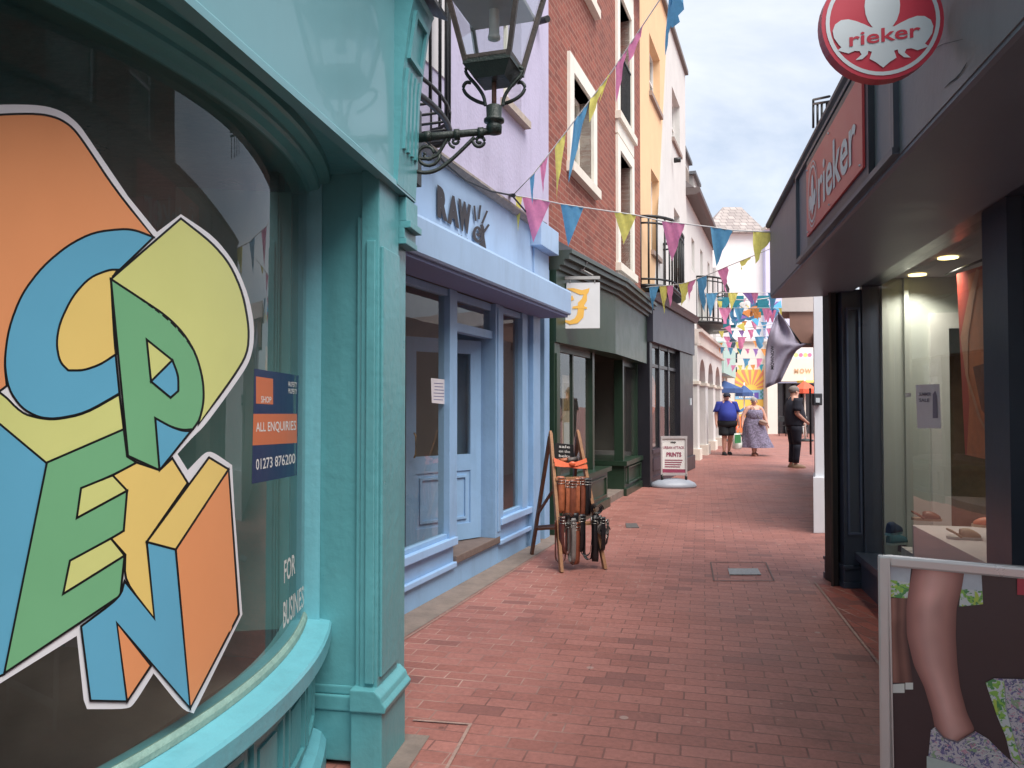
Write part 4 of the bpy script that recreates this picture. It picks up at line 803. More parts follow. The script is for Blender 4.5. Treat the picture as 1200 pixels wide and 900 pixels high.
mb = MB(); mb.prof(L, 12.2, u_e+.3, [(-.3, 6.85), (.28, 6.85), (.36, 6.9), (.36, 7.02), (-.3, 7.05)]); mb.build('gutter', mat('brown gutter', (92, 78, 76), .6, .15, 9), wb_)
slate = brick('slates', atan(.361)-pi/2, (120, 112, 112), (100, 94, 96), (70, 66, 68), .3, .2, .01, True, .7)
mb = MB(); mb.prism([L.p(12.2, .2, 7.04), L.p(12.2, -2.4, 9.4), L.p(12.2, -4.9, 7.04)], L.p(u_e+.2, 0, 0)-L.p(12.2, 0, 0)); mb.build('roof', slate, wb_)
for i, u0 in enumerate((12.6, 15.2, 17.8)):
    m = MB(); m.box(L, u0, u0+1.5, -2.2, -.45, 7.2, 9.0); dm = m.build('dormer', mat('grey dormer render', (150, 146, 142), .8, .1, 4, .1), wb_)
    m = MB(); m.box(L, u0+.25, u0+1.25, -.45, -.42, 7.6, 8.7); m.build('dormer_window', wht, dm); m = MB(); m.box(L, u0+.3, u0+.73, -.42, -.41, 7.65, 8.65); m.box(L, u0+.78, u0+1.2, -.42, -.41, 7.65, 8.65); m.build('dormer_pane', dark, dm)
    m = MB(); m.box(L, u0-.1, u0+1.6, -2.2, -.35, 9.0, 9.1); m.build('dormer_roof', lead, dm)
balcony(wb_, L, 16.4, 3.78, 1.9, .7, 1.3, n=18)
# arcade
ac = MB(); A0, A1 = 9.7, 19.4; op = [(10.3, 12.9), (13.6, 16.2), (16.9, 18.9)]; zc = 2.0
def colm(m, u0, u1, z0a, z0b, z1): m.hexa([L.p(u0, -.15, z0a), L.p(u1, -.15, z0b), L.p(u1, .3, z0b), L.p(u0, .3, z0a), L.p(u0, -.15, z1), L.p(u1, -.15, z1), L.p(u1, .3, z1), L.p(u0, .3, z1)])
prev = A0+2.0 if False else A0
op = [(12.35, 13.9), (14.6, 16.2), (16.9, 18.7)]; A0 = 11.9; prev = A0
for a, b_ in op:
    colm(ac, prev, a, 0, 0, 2.95); r_ = (b_-a)/2; N_ = 12
    for i in range(N_):
        x0 = a+(b_-a)*i/N_; x1 = a+(b_-a)*(i+1)/N_; f_ = lambda x: zc+sqrt(max(0, 1-((x-(a+b_)/2)/r_)**2))*.62
        colm(ac, x0, x1, f_(x0), f_(x1), 2.95)
    prev = b_
colm(ac, prev, A1, 0, 0, 2.95); ac.build('arcade', pink_r, wb_)
mb = MB(); mb.box(L, A0, A1, -.15, .34, 2.95, 3.25); mb.box(L, A0, A1, -.15, .42, 3.25, 3.33); mb.box(L, A0, A1, -.15, .4, 2.9, 2.96); mb.build('arcade_cornice', mat('pink stone band', (204, 190, 180), .8, .08, 4, .1), wb_)
for a, b_ in zip([A0]+[q[1] for q in op], [q[0] for q in op]+[A1]):
    mb = MB(); mb.box(L, a-.05, b_+.05, -.2, .36, 0, .28); mb.box(L, a-.04, b_+.04, -.2, .34, zc-.08, zc); islands(mb, 'pier_base', cream, wb_, gap=.02)
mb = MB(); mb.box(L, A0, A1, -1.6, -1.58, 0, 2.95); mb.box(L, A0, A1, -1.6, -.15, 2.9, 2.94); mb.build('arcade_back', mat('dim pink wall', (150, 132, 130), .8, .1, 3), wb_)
# next building at the left end of the view
nb = thing('shop_building', L.p(22, 0, 0), 'mint green fronted shop beyond the arched arcade', 'building')
mb = MB(); mb.box(L, 19.7, 26, -4, .1, 2.6, 6.2); mb.build('wall', white_r, nb)
mb = MB(); mb.box(L, 19.7, 26, -.05, .35, 2.5, 3.6); mb.build('fascia', mat('mint green', (170, 206, 196), .6, .06, 3), nb); mb = MB(); mb.box(L, 19.7, 26, -4, 0, 0, 2.5); mb.build('shopfront', mat('pale shopfront', (196, 180, 170), .7, .1, 2), nb)
# ------------------------------------------------------------------ FAR END of the lane
def fbox(mb, px0, px1, py0, py1, Y, th=.3):       # frontal slab between pixel columns at depth Y
    a = at(px0, py1, Y); b_ = at(px1, py0, Y); z0 = max(a.z, 0) if py1 < 505 else 0
    return mb.wb(a.x, b_.x, Y, Y+th, z0, b_.z)
YF = 37.8
fb = thing('end_house', at(870, 506, YF), 'white gabled house with a hipped tile roof closing the far end of the lane', 'building')
mb = MB(); fbox(mb, 828, 898.5, 271, 506, YF, 9); mb.build('wall', mat('bright white render', (232, 228, 226), .8, .03, 1, dirt=.1), fb)
tile = brick('pale roof tiles', 0, (176, 164, 158), (150, 138, 134), (120, 110, 108), .35, .28, .02, True, .8)
a0 = at(826, 272, YF-.3); a1 = at(899.5, 272, YF-.3); zr_ = at(866, 240, YF+3).z
e = [Vector((a0.x, YF-.3, a0.z)), Vector((a1.x, YF-.3, a0.z)), Vector((a1.x, YF+9, a0.z)), Vector((a0.x, YF+9, a0.z))]
r0 = Vector((at(850, 240, YF+3).x, YF+3.5, zr_)); r1 = Vector((at(872, 240, YF+3).x, YF+3.5, zr_))
mb = MB(); mb.face([e[0], e[1], r1, r0]); mb.face([e[1], e[2], r1]); mb.face([e[2], e[3], r0, r1]); mb.face([e[3], e[0], r0]); mb.face(e[::-1]); mb.build('roof', tile, fb)
mb = MB(); p0 = at(833, 395, YF-.2); mb.wb(p0.x, at(865, 395, YF).x, YF-.6, YF-.01, at(0, 440, YF).z, at(0, 392, YF).z) if False else None; mb.bm.free()
lh = thing('end_house', at(903, 506, YF-1), 'narrow lilac house beside the white gabled house at the lane end', 'building')
mb = MB(); fbox(mb, 898.6, 935, 268, 506, YF-.4, 8); mb.build('wall', mat('pale lilac render', (204, 204, 236), .8, .04, 1), lh)
mb = MB(); fbox(mb, 898, 936, 264, 268, YF-.6, 8); mb.build('parapet', cream, lh)
# lower shops in front of the end houses
ms = thing('shop_building', at(880, 508, YF-1.5), 'cream shop wall painted with a yellow sunburst mural at the lane end', 'building')
YM = YF-1.5
mb = MB(); fbox(mb, 838, 899.5, 400, 507, YM, 1.0); mb.build('wall', mat('cream plaster', (226, 218, 206), .8, .04, 2, dirt=.1), ms)
mb = MB(); fbox(mb, 836, 900.5, 397, 400, YM-.15, 1.0); mb.build('parapet', white_r, ms)
fn = lambda x, y: at(x, y, YM-.02); fn2 = lambda x, y: at(x, y, YM-.03); fn3 = lambda x, y: at(x, y, YM-.04)
mu = MB(); my = mat('mural yellow', (248, 202, 50), .7, .04, 3); mr = mat('mural coral', (238, 140, 96), .7, .04, 3); mbl = mat('mural blue', (60, 130, 190), .7, .04, 3); mo = mat('mural orange', (240, 120, 40), .7, .04, 3)
mu.use(my).pxpoly([(861.5, 433), (898.5, 433), (898.5, 507), (861.5, 507)], fn)
mu.use(mr); c_ = (880, 456)
for k in range(9):
    a = pi+pi*(k+.1)/9; b_ = pi+pi*(k+.55)/9; pts = [c_]
    for t in (a, b_):
        dx, dy = cos(t), sin(t); s_ = min(18.3/max(abs(dx), 1e-3), 22.5/max(abs(dy), 1e-3)); pts.append((c_[0]+dx*s_, c_[1]+dy*s_))
    mu.pxpoly(pts, fn2)
mu.use(my).pxpoly([(c_[0]+8*cos(t), c_[1]+1-6.5*sin(t)) for t in [pi*i/10 for i in range(11)]], fn3)
mu.use(mat('mural pale blue', (130, 190, 226), .7, .04, 3)).pxpoly([(861.5, 457), (898.5, 457), (898.5, 468), (861.5, 468)], fn2)
mu.use(wht); puttext(mu, 'music', quadfn(fn3, (866, 466.5), (884, 466.5), (884, 459.5), (866, 459.5)), .05); mu.use(mat('mural purple', (110, 90, 190), .7, .04, 3)).pxpoly([(884, 460), (889, 460), (889, 467), (884, 467)], fn3)
mu.use(mat('mural teal', (70, 160, 150), .7, .04, 3))
for i in range(4):
    for j in range(5):
        if (i+j) % 2: mu.pxpoly([(891+i*1.9, 456+j*2.4), (892.9+i*1.9, 456+j*2.4), (892.9+i*1.9, 458.4+j*2.4), (891+i*1.9, 458.4+j*2.4)], fn3)
mu.use(mbl); wv = [(861.5+i*3.7, 480+2.2*sin(i*1.3)) for i in range(11)]
mu.stroke(wv, 3.0, fn2, False); mu.use(wht); mu.stroke([(x, y+3.2) for x, y in wv], 1.5, fn3, False); mu.use(mo).pxpoly([(861.5, 488), (898.5, 488), (898.5, 506.5), (861.5, 506.5)], fn2)
mu.build('mural', None, ms)
mb = MB(); fbox(mb, 840, 860, 425, 428, YM-.3, .3); mb.build('ledge', lead, ms)
rs_ = thing('shop_building', at(925, 504, YM-1), 'cream corner shop with MOW lettering and dark glazed doors at the lane end', 'building')
YR = YM-.6
mb = MB(); fbox(mb, 899.6, 965, 420, 447, YR, 1); fbox(mb, 899.6, 911, 447, 507, YR, 1); mb.build('wall', mat('cream plaster', (226, 218, 206)), rs_)
mb = MB(); fbox(mb, 911, 965, 449, 507, YR+.5, .3); mb.build('doors', mat('dark glazing', (52, 50, 56), .15, .2, 2), rs_)
mb = MB()
for x in (911, 921, 931, 941): fbox(mb, x, x+.8, 449, 507, YR+.3, .15)
mb.build('door_frame', blackm, rs_)
mb = MB(); mb.use(mat('copper lettering', (196, 150, 110), .6)); puttext(mb, 'MOW', quadfn(lambda x, y: at(x, y, YR-.03), (931, 437.5), (951, 437.5), (951, 432), (931, 432)), .03, sp=1.3); mb.build('sign_lettering', None, rs_)
mb = MB(); fbox(mb, 899.6, 965, 403, 420, YR+.3, .3); mb.build('upper_board', wht, rs_)
for k, (m, x) in enumerate(((o_yg, 933), (f_p, 938.5), (o_ye, 944), (f_p, 949))): mb = MB(); mb.use(m); mb.pxpoly([(x+2.4*cos(t), 416+2.4*sin(t)) for t in [2*pi*i/12 for i in range(12)]], lambda x, y: at(x, y, YR+.28)); mb.build('colour_disc', None, rs_)
mb = MB(); mb.use(my); a, b_ = at(934, 448.8, YR), at(965, 446, YR); mb.hexa([(a.x, YR-1.0, a.z), (b_.x, YR-1.0, a.z), (b_.x, YR, a.z), (a.x, YR, a.z), (a.x, YR-.9, a.z+.1), (b_.x, YR-.9, a.z+.1), (b_.x, YR, b_.z), (a.x, YR, b_.z)]); mb.build('awning', None, rs_)
# parasols
def parasol(px, pytop, pyrim, half, Y, m, lab, h0=0):
    c = at(px, pytop, Y); zr = at(px, pyrim, Y).z; rr = half/900*Y
    r = thing('parasol', (c.x, Y, 0), lab, 'parasol'); mb = MB()
    n = 8; top = mb.bm.verts.new((c.x, Y, c.z)); ring = [mb.bm.verts.new((c.x+rr*cos(2*pi*k/n+.3), Y+rr*sin(2*pi*k/n+.3), zr)) for k in range(n)]; low = [mb.bm.verts.new(v.co-Vector((0, 0, .16))) for v in ring]
    for k in range(n): mb.bm.faces.new([top, ring[k], ring[(k+1) % n]]); mb.bm.faces.new([ring[k], low[k], low[(k+1) % n], ring[(k+1) % n]])
    mb.build('canopy', m, r, solid=.01); mb = MB(); mb.tube([(c.x, Y, 0), (c.x, Y, c.z+.1)], .03, 8); mb.build('pole', offw, r); mb = MB(); mb.lathe((c.x, Y, 0), [(.3, 0), (.3, .06), (.05, .1)], 12); mb.build('base', iron, r)
navc = mat('navy canvas', (52, 84, 140), .7, .1, 9); orc = mat('orange canvas', (236, 84, 36), .7, .1, 9)
parasol(849, 446, 455.5, 21, 29, navc, 'navy blue cafe parasol above the man in the blue shirt')
parasol(872, 451, 460, 10, 33, navc, 'smaller blue parasol in front of the sunburst mural')
parasol(943, 446, 456, 13, 29, orc, 'orange red parasol behind the man in dark clothes')
def chair(px, py, lab, m=iron, sc_=1.0, rot=0):
    c = gp(px, py); r = thing('cafe_chair', c, lab, 'chair', 'cafe chairs at the lane end'); Rm = Matrix.Rotation(rot, 3, 'Z')
    q = lambda x, y, z: c+Rm @ Vector((x, y, z))
    mb = MB(); mb.prism([q(-.2, -.2, .44), q(.2, -.2, .44), q(.2, .2, .44), q(-.2, .2, .44)], (0, 0, .025)); mb.build('seat', m, r)
    for sx in (-1, 1):
        for sy in (-1, 1): mb = MB(); mb.tube([q(sx*.2, sy*.2, 0), q(sx*.18, sy*.18, .44)], .015, 5); mb.build('leg', m, r)
    mb = MB(); mb.tube([q(-.19, .19, .46), q(-.19, .23, .85), q(.19, .23, .85), q(.19, .19, .46)], .015, 5); mb.prism([q(-.18, .23, .62), q(.18, .23, .62), q(.18, .235, .82), q(-.18, .235, .82)], (0, .01, 0)); mb.build('backrest', m, r)
chair(921, 511, 'dark cafe chair just left of the man in dark clothes', iron, rot=.4); chair(938, 512, 'white backed cafe chair behind the man in dark clothes', wht, rot=-.7); chair(946, 512, 'dark cafe chair beside the white post', iron, rot=2)
ct = thing('cafe_table', gp(929, 510), 'round metal cafe table behind the man in dark clothes', 'table'); c = gp(929, 510)
mb = MB(); mb.lathe(c, [(.35, .71), (.35, .735)], 16); mb.build('tabletop', silver, ct); mb = MB(); mb.tube([c, c+Vector((0, 0, .71))], .025, 6); mb.lathe(c, [(.22, 0), (.2, .03), (.03, .05)], 12); mb.build('pedestal', iron, ct)
# far wall lamp
fl_ = thing('street_lamp', at(857, 395, 33), 'small dark wall lantern at the far end of the lane above the navy parasol', 'street lamp')
mb = MB(); mb.tube([at(863, 425, 33), at(863, 415, 33), at(857, 411, 33), at(850, 412, 33)], .04, 6); mb.tube([at(863, 415, 33), at(866, 412, 33)], .04, 5); mb.tube([at(863, 430, 33), at(863, 436, 33)], .03, 5); mb.build('arm', mat('dark teal iron', (50, 80, 96), .5), fl_)
mb = MB(); c = at(857, 405, 33); mb.hexa([c+Vector(v) for v in ((-.1, -.1, -.12), (.1, -.1, -.12), (.1, .1, -.12), (-.1, .1, -.12), (-.18, -.18, .22), (.18, -.18, .22), (.18, .18, .22), (-.18, .18, .22))]); mb.lathe(c+Vector((0, 0, .22)), [(.2, 0), (.03, .2)], 8); mb.build('lantern', mat('dark teal iron', (50, 80, 96)), fl_)
# pale facade between arcade and mural at upper level
# ------------------------------------------------------------------ RIGHT SIDE beyond the grey shop
wp = thing('side_building', (4.5, 9, 0), 'white painted building whose narrow edge shows past the grey shop', 'building')
mb = MB(); base = [(3.40, 8.63, 0), (3.585, 8.63, 0), (9, 8.63, 0), (9, 15.4, 0), (6.05, 15.4, 0), (3.64, 9.25, 0)]
mb.prism(base, (0, 0, 6.2) if False else (0, 0, 2.72)); mb.build('wall', mat('cool white paint', (214, 216, 222), .55, .03, 3, .05, dirt=.25), wp)
mb = MB(); mb.prism([(3.355, 8.58, 0), (3.9, 8.58, 0), (3.9, 9.2, 0), (3.6, 9.2, 0)], (0, 0, .62)); mb.build('plinth', mat('cool white paint', (214, 216, 222)), wp, bevel=.006)
kp = MB(); q = at(954, 461, 8.56); r_ = at(964, 475, 8.56); kp.wb(q.x, r_.x, 8.56, 8.63, r_.z, q.z); kb = kp.build('keypad_box', mat('dark keypad', (60, 62, 68), .5, .1, 9), wp, bevel=.01); kp = MB(); kp.wb(q.x+.015, q.x+.06, 8.55, 8.559, r_.z+.03, q.z-.05); kp.build('screen', silver, kb)
mb = MB(); mb.tube([(3.455, 8.9, .85), (3.455, 8.9, 1.62)], .012, 6); mb.build('downpipe', iron, wp)
ob = thing('side_building', at(932, 365, 14.5), 'cream lintel and brown wall of a shop jutting over the lane above the flag', 'building'); YO = 14.0
mb = MB(); a, b_ = at(916, 345, YO), at(960, 365, YO); mb.prism([(a.x, YO, b_.z), (b_.x+3, YO, b_.z), (b_.x+3, YO+1.2, b_.z), (a.x*(YO+1.2)/YO, YO+1.2, b_.z)], (0, 0, a.z-b_.z)); mb.build('lintel', mat('taupe render', (176, 164, 158), .8, .06, 3, .1), ob)
mb = MB(); x_ = at(923, 0, YO).x; z_ = at(0, 402, YO).z; mb.prism([(x_, YO+.05, z_), (b_.x+3, YO+.05, z_), (b_.x+3, YO+1.1, z_), (x_*(YO+1.1)/YO, YO+1.1, z_)], (0, 0, b_.z-z_-.003)); mb.build('brown_wall', mat('brown plaster', (120, 84, 70), .8, .15, 3, .1), ob)
mb = MB(); mb.wb(at(943, 0, YO).x, b_.x+3, YO+.1, YO+3, 0, at(0, 402, YO).z); mb.build('post', mat('shaded render', (150, 140, 136), .8), ob) if False else mb.bm.free()
# railing and stuff above the fascia
rl = MB(); q = lambda px, py: RF.w(px, py, -.55)
for (a, b_) in (((953, 117), (953, 150)), ((953, 117), (972, 113)), ((953, 122), (972, 119)), ((958, 121), (958, 150)), ((963, 120), (963, 150)), ((969, 119), (969, 150))): rl.tube([q(*a), q(*b_)], .012, 5)
tag(rl.build('roof_railing', iron), 'small black iron railing rising above the grey shop fascia', 'railing')
# flag
fg = thing('flag', at(946, 403, 10.5), 'limp mauve flag with vertical black lettering hanging over the lane', 'flag'); YG = 10.5
purp = mat('mauve flag cloth', (164, 156, 176), .85, .08, 20, .2)
mb = MB(); nx, nz = 16, 22
Lft = [(909, 371), (903, 386), (899, 400), (897, 415), (897, 430), (897, 455)]; Rgt = [(913, 366), (926, 385), (935, 402), (945, 403), (932, 412), (915, 447)]
def lerp(Ls, t): i = min(int(t*(len(Ls)-1)), len(Ls)-2); f = t*(len(Ls)-1)-i; return (Ls[i][0]*(1-f)+Ls[i+1][0]*f, Ls[i][1]*(1-f)+Ls[i+1][1]*f)
gr = []
for j in range(nz+1):
    a, b_ = lerp(Lft, j/nz), lerp(Rgt, j/nz); row = []
    for i in range(nx+1):
        s_ = i/nx; row.append(mb.bm.verts.new(at(a[0]+(b_[0]-a[0])*s_, a[1]+(b_[1]-a[1])*s_, YG+.035*sin(s_*11+j*.22)+.03*sin(s_*5-j*.4))))
    gr.append(row)
for j in range(nz):
    for i in range(nx): mb.bm.faces.new([gr[j][i], gr[j][i+1], gr[j+1][i+1], gr[j+1][i]])
mb.build('cloth', purp, fg, smooth=True, solid=.004)
mb = MB(); mb.tube([at(950, 404, YG+.4), at(938, 402, YG), at(912, 366, YG+.1)], .014, 6); mb.build('pole', iron, fg)
mb = MB(); mb.use(blackm); puttext(mb, 'MOWNOW', quadfn(lambda x, y: at(x, y, YG-.16), (907, 433), (907, 405), (903, 405), (903, 433)), .03); mb.build('lettering', None, fg)
# ------------------------------------------------------------------ RIGHT: grey shop (fleur logo)
gs = thing('shop_building', R.p(-2, 0, 0), 'dark grey and navy shoe shop with red fascia sign on the right', 'building')
mb = MB(); mb.box(R, -8, .45, -4.2, -4.0, 0, 2.9); mb.box(R, .25, .45, -4.0, -.05, 0, 2.9); mb.box(R, -8, -7.8, -4, -.05, 0, 2.9); mb.box(R, -8, .45, -4, .02, 2.82, 2.9); mb.box(R, -8, -4.6, -.1, 0, 0, 2.4); mb.build('wall', char, gs)
mb = MB(); OF = .69                                # fascia plane outset from glass line
u0, u1 = -8.2, .24
mb.prof(R, u0, u1, [(.1, 2.345), (OF, 2.335), (OF, 2.91), (.1, 2.91)]); mb.build('fascia', char, gs)
mb = MB(); mb.prof(R, u0, u1-.003, [(.1, 2.33), (OF-.02, 2.318), (OF-.005, 2.322), (OF-.005, 2.334), (.1, 2.344)]); mb.build('fascia_soffit', mat('slate soffit paint', (112, 118, 132), .45, .1, 3, .08), gs)
mb = MB(); mb.prof(R, u0, u1+.02, [(OF-.05, 2.91), (OF+.015, 2.91), (OF+.03, 2.925), (OF+.03, 2.945), (OF-.05, 2.955)]); mb.build('fascia_cap', mat('dark cap', (66, 68, 76), .45, .1, 5), gs)
rbk = brick('added wall brick', atan(.211)-pi/2, (142, 84, 68), (120, 66, 54), (150, 116, 104), .225, .075, .008, wall=True, rough=.85, bump=.4)
hs_ = [(-7.2, -6.2, 3.7, 5.3), (-5.2, -4.2, 3.7, 5.3), (-3.2, -2.2, 3.7, 5.3), (-1.4, -.6, 3.7, 5.3)]
mb = MB(); gridwall(mb, R, -8, .2, 2.91, 5.7, hs_, -1.9, -1.6); mb.build('added_upper_wall', rbk, gs)  # unseen storey added so the bow window reflects brick instead of sky
mb = MB(); mb.box(R, -8, .2, -2.4, -2.38, 2.91, 5.7); mb.build('added_upper_room', inter, gs)
RU = Fr(*R.p(0, -1.6, 0)[:2], .211, -1)
for h_ in hs_:
    f = sash(gs, RU, *h_, fm=wht); m = MB(); m.box(RU, h_[0]-.12, h_[1]+.12, -.02, .03, h_[3], h_[3]+.16); m.box(RU, h_[0]-.12, h_[1]+.12, -.1, .07, h_[2]-.1, h_[2]); m.build('lintel', cream, f)
# raised panel frame on the fascia
def fu(px, py, o=0): return RF.hit(px, py, o)
pu1 = fu(938, 260)[0]; pu0 = fu(1056, 140)[0]; dU = lambda u: u  # RF shares R's direction; its u origin is projected onto R below
off_u = (RF.x-R.x)*R.d[0]+(RF.y-R.y)*R.d[1]
def rb_(m, u0, u1, o0, o1, z0, z1): m.box(RF, u0, u1, o0, o1, z0, z1)
OFS = ((R.p(0, OF, 0)-RF.p(-off_u, 0, 0)).dot(Vector((*RF.n, 0))))   # how far the built fascia stands from plane RF
b0 = OFS
mb = MB(); rb_(mb, pu1-.0, pu1+.03, b0, b0+.02, 2.34, 2.90); rb_(mb, pu0, pu0+.035, b0, b0+.02, 2.34, 2.90); rb_(mb, pu0, pu1, b0, b0+.025, 2.335, 2.36); rb_(mb, pu0, pu1, b0, b0+.02, 2.88, 2.90); mb.build('fascia_moulding', mat('blue grey moulding', (74, 84, 98), .4, .08, 5), gs)
mb = MB(); mb.stroke([(1107, 103), (1113, 97), (1120, 92), (1126, 85), (1130, 79), (1133, 73)], [.5, 1.4, 1.8, 1.2, 1.6, .4], lambda x, y: RF.w(x, y, b0+.003), False); mb.stroke([(1090, 60), (1104, 52), (1128, 46)], .5, lambda x, y: RF.w(x, y, b0+.003), False); mb.build('crack', mat('crack shadow line', (58, 56, 64), .9), gs)
s0u, s1u = -3.08, -1.74; sz0, sz1 = 2.405, 2.80
mb = MB(); rb_(mb, s0u-.05, s1u+.05, b0, b0+.025, sz0-.05, sz1+.05); mb.build('sign_frame', mat('dark sign frame', (48, 50, 60), .4, .1, 5), gs)
fs = thing('fascia_sign', RF.p((s0u+s1u)/2, b0, sz0), 'rectangular red sign with pale lettering rieker on the grey fascia', 'sign')
mb = MB(); rb_(mb, s0u, s1u, b0+.026, b0+.036, sz0, sz1); mb.build('board', redp2, fs)
sgn = lambda s, t: RF.p(-2.12-s*.86, b0+.039, 2.47+t*.235)
mb = MB(); mb.use(silver); puttext(mb, 'rieker', sgn, .016); mb.build('lettering', None, fs)
def fleur(mb, fn, s=1.0):                        # fleur-de-lis in unit coordinates
    def E(cx_, cy_, rx, ry, rot=0, n=20): return [(cx_+rx*cos(t)*cos(rot)-ry*sin(t)*sin(rot), cy_+rx*cos(t)*sin(rot)+ry*sin(t)*cos(rot)) for t in [2*pi*i/n for i in range(n)]]
    mb.pxpoly(E(0, .27, .29, .44), fn)
    f1 = lambda x, y: fn(x, y, 1)
    hf = [(-.19, -.1), (-.3, -.04), (-.43, .02), (-.56, .06), (-.68, .05), (-.78, -.02), (-.82, -.13), (-.80, -.25), (-.73, -.36), (-.68, -.42), (-.74, -.47), (-.66, -.5), (-.56, -.53), (-.46, -.49), (-.38, -.50), (-.35, -.56), (-.45, -.65), (-.34, -.64), (-.25, -.56), (-.24, -.50), (-.18, -.52), (-.22, -.64), (-.12, -.70)]
    mb.pxpoly(hf+[(0, -.80)]+[(-x, y) for x, y in reversed(hf)], f1)
mb = MB(); mb.use(silver); ring = lambda x, y, k=0: RF.p(-1.95-x*.125, b0+.039+k*.0006, 2.60+y*.15)
mb.stroke([(cos(t), sin(t)) for t in [2*pi*i/32 for i in range(32)]], .09, ring); mb.stroke([(1.18*cos(t), 1.18*sin(t)) for t in [2*pi*i/32 for i in range(32)]], .05, ring); fleur(mb, ring); mb.build('emblem', None, fs)
mb = MB()
for u in (s0u+.04, -2.4, s1u-.04):
    for z in (sz0+.02, sz1-.02): mb.ell(RF.p(u, b0+.037, z), .006, .006, .006, 5)
islands(mb, 'screw', silver, fs)
# round projecting sign
rs2 = thing('round_sign', at(1031, 100, 2.25), 'round crimson projecting sign with a pale fleur emblem and rieker lettering', 'sign')
c = at(1031, 29, 2.25); rr = 69/900*2.25
yawv = Matrix.Rotation(radians(-6), 3, 'Z')
def rsf(x, y, k=0): return c+yawv @ Vector((x*rr, -.0215-k*.001, y*rr))
mb = MB()
n = 48
for side in (0,):
    A = [c+yawv @ Vector((rr*cos(2*pi*i/n), -.02, rr*sin(2*pi*i/n))) for i in range(n)]
    mb.prism(A, yawv @ Vector((0, .04, 0)))
mb.build('disc', redp, rs2)
mb = MB(); mb.use(silver); mb.stroke([(.9*cos(t), .9*sin(t)) for t in [2*pi*i/48 for i in range(48)]], .065, rsf); mb.build('ring', None, rs2)
mb = MB(); mb.use(silver); fleur(mb, lambda x, y, k=0: rsf(x, y+.0, k)); mb.build('emblem', None, rs2)
mb = MB(); mb.use(redp); puttext(mb, 'rieker', lambda s, t: rsf(-.55+s*1.16, -.42+t*.24+s*.12, 2.5), .016); mb.build('lettering', None, rs2)
mb = MB(); mb.tube([c+Vector((0, 0, rr)), c+Vector((0, 0, rr+.06)), Vector((1.45, 2.25, c.z+rr+.06))], .012, 6); mb.tube([c+Vector((.06, 0, rr-.04)), Vector((1.45, 2.25, c.z+.03))], .008, 6); mb.build('bracket', iron, rs2)
# shop front below
mb = MB(); pl0, pl1 = -.02, .42
mb.wb(2.60, 2.765, 6.04, 6.4, .16, 2.345); mb.wb(2.67, 2.80, 6.03, 6.04, .45, 2.2) if False else None
mb.build('pilaster', navy, gs); mb = MB()
for x0, x1, z0, z1 in ((2.63, 2.645, .42, 2.2), (2.725, 2.74, .42, 2.2), (2.645, 2.725, .42, .435), (2.645, 2.725, 2.185, 2.2)): mb.wb(x0, x1, 6.025, 6.04, z0, z1)
mb.build('pilaster_moulding', mat('navy gloss', (72, 84, 110), .3), gs)
mb = MB(); mb.wb(2.585, 2.785, 6.015, 6.42, 0, .05); mb.wb(2.592, 2.775, 6.025, 6.41, .05, .15); mb.wb(2.585, 2.785, 6.015, 6.42, .15, .18); mb.build('pilaster_base', navy, gs, bevel=.006)
mb = MB(); mb.prism([(2.52, 6.10, 0), (2.575, 6.09, 0), (2.61, 6.3, 0), (2.60, 6.3, 0)], (0, 0, 2.34)); mb.wb(2.575, 2.61, 6.15, 6.35, 0, 2.34); mb.build('door_post', mat('black timber', (26, 22, 22), .5, .3, 12, .2), gs)
mb = MB(); mb.wb(2.522, 2.534, 6.085, 6.096, 0, 2.33); mb.build('post_edge', mat('brown edge', (78, 62, 56), .6, .2, 12), gs)
mb = MB()
def rx(m, u0, u1, o0, o1, z0, z1): m.box(R, u0, u1, o0, o1, z0, z1)
rx(mb, -4.5, .05, -.08, .06, 2.36, 2.7) if False else None
rx(mb, -4.6, .04, -.1, .10, 2.365, 2.6); rx(mb, -2.68, -2.40, -.1, .03, .28, 2.365); rx(mb, .0, .05, -.1, .03, .28, 2.365); rx(mb, -4.6, -4.5, -.1, .03, .28, 2.365); islands(mb, 'window_frame', navy, gs)
mb = MB(); rx(mb, -4.6, .04, -.1, .06, 0, .23); rx(mb, -4.62, .06, -.1, .10, .23, .28); mb.build('stall_riser', navy, gs)
mb = MB()
for a, b_ in ((-2.40, .0), (-4.5, -2.68)): mb.face([R.p(a, -.03, .28), R.p(b_, -.03, .28), R.p(b_, -.03, 2.365), R.p(a, -.03, 2.365)])
islands(mb, 'window_pane', g_shop, gs)
mb = MB(); rx(mb, -7.8, .20, -1.75, -1.73, .2, 2.9) if False else None
rx(mb, -4.6, .1, -2.6, -2.57, .2, 2.42); rx(mb, .02, .1, -.56, -.1, .2, 2.42); rx(mb, .02, .1, -2.56, -1.35, .2, 2.42); rx(mb, .02, .1, -1.35, -.56, 2.04, 2.42); rx(mb, -.02, .02, -.30, -.27, .2, 2.42); rx(mb, -.02, .02, -.16, -.11, .2, 2.42); rx(mb, -4.6, .02, -3.9, -.11, .18, .2); mb.build('shop_wall', rwall, gs)
mb = MB(); rx(mb, -.03, .02, -.58, -.45, .2, 2.14); rx(mb, -.03, .02, -1.45, -1.33, .2, 2.14); rx(mb, -.03, .02, -1.33, -.58, 2.02, 2.14); mb.build('inner_doorway', wht, gs)
mb = MB(); rx(mb, .19, .22, -1.5, -.4, .2, 2.42); mb.build('back_room', woodint, gs)
mb = MB(); rx(mb, -4.6, .1, -3.9, -.1, 2.42, 2.45); mb.build('shop_ceiling', rceil, gs)
lm = mat('downlight', (255, 226, 130), .5, 0, 1, emis=3)
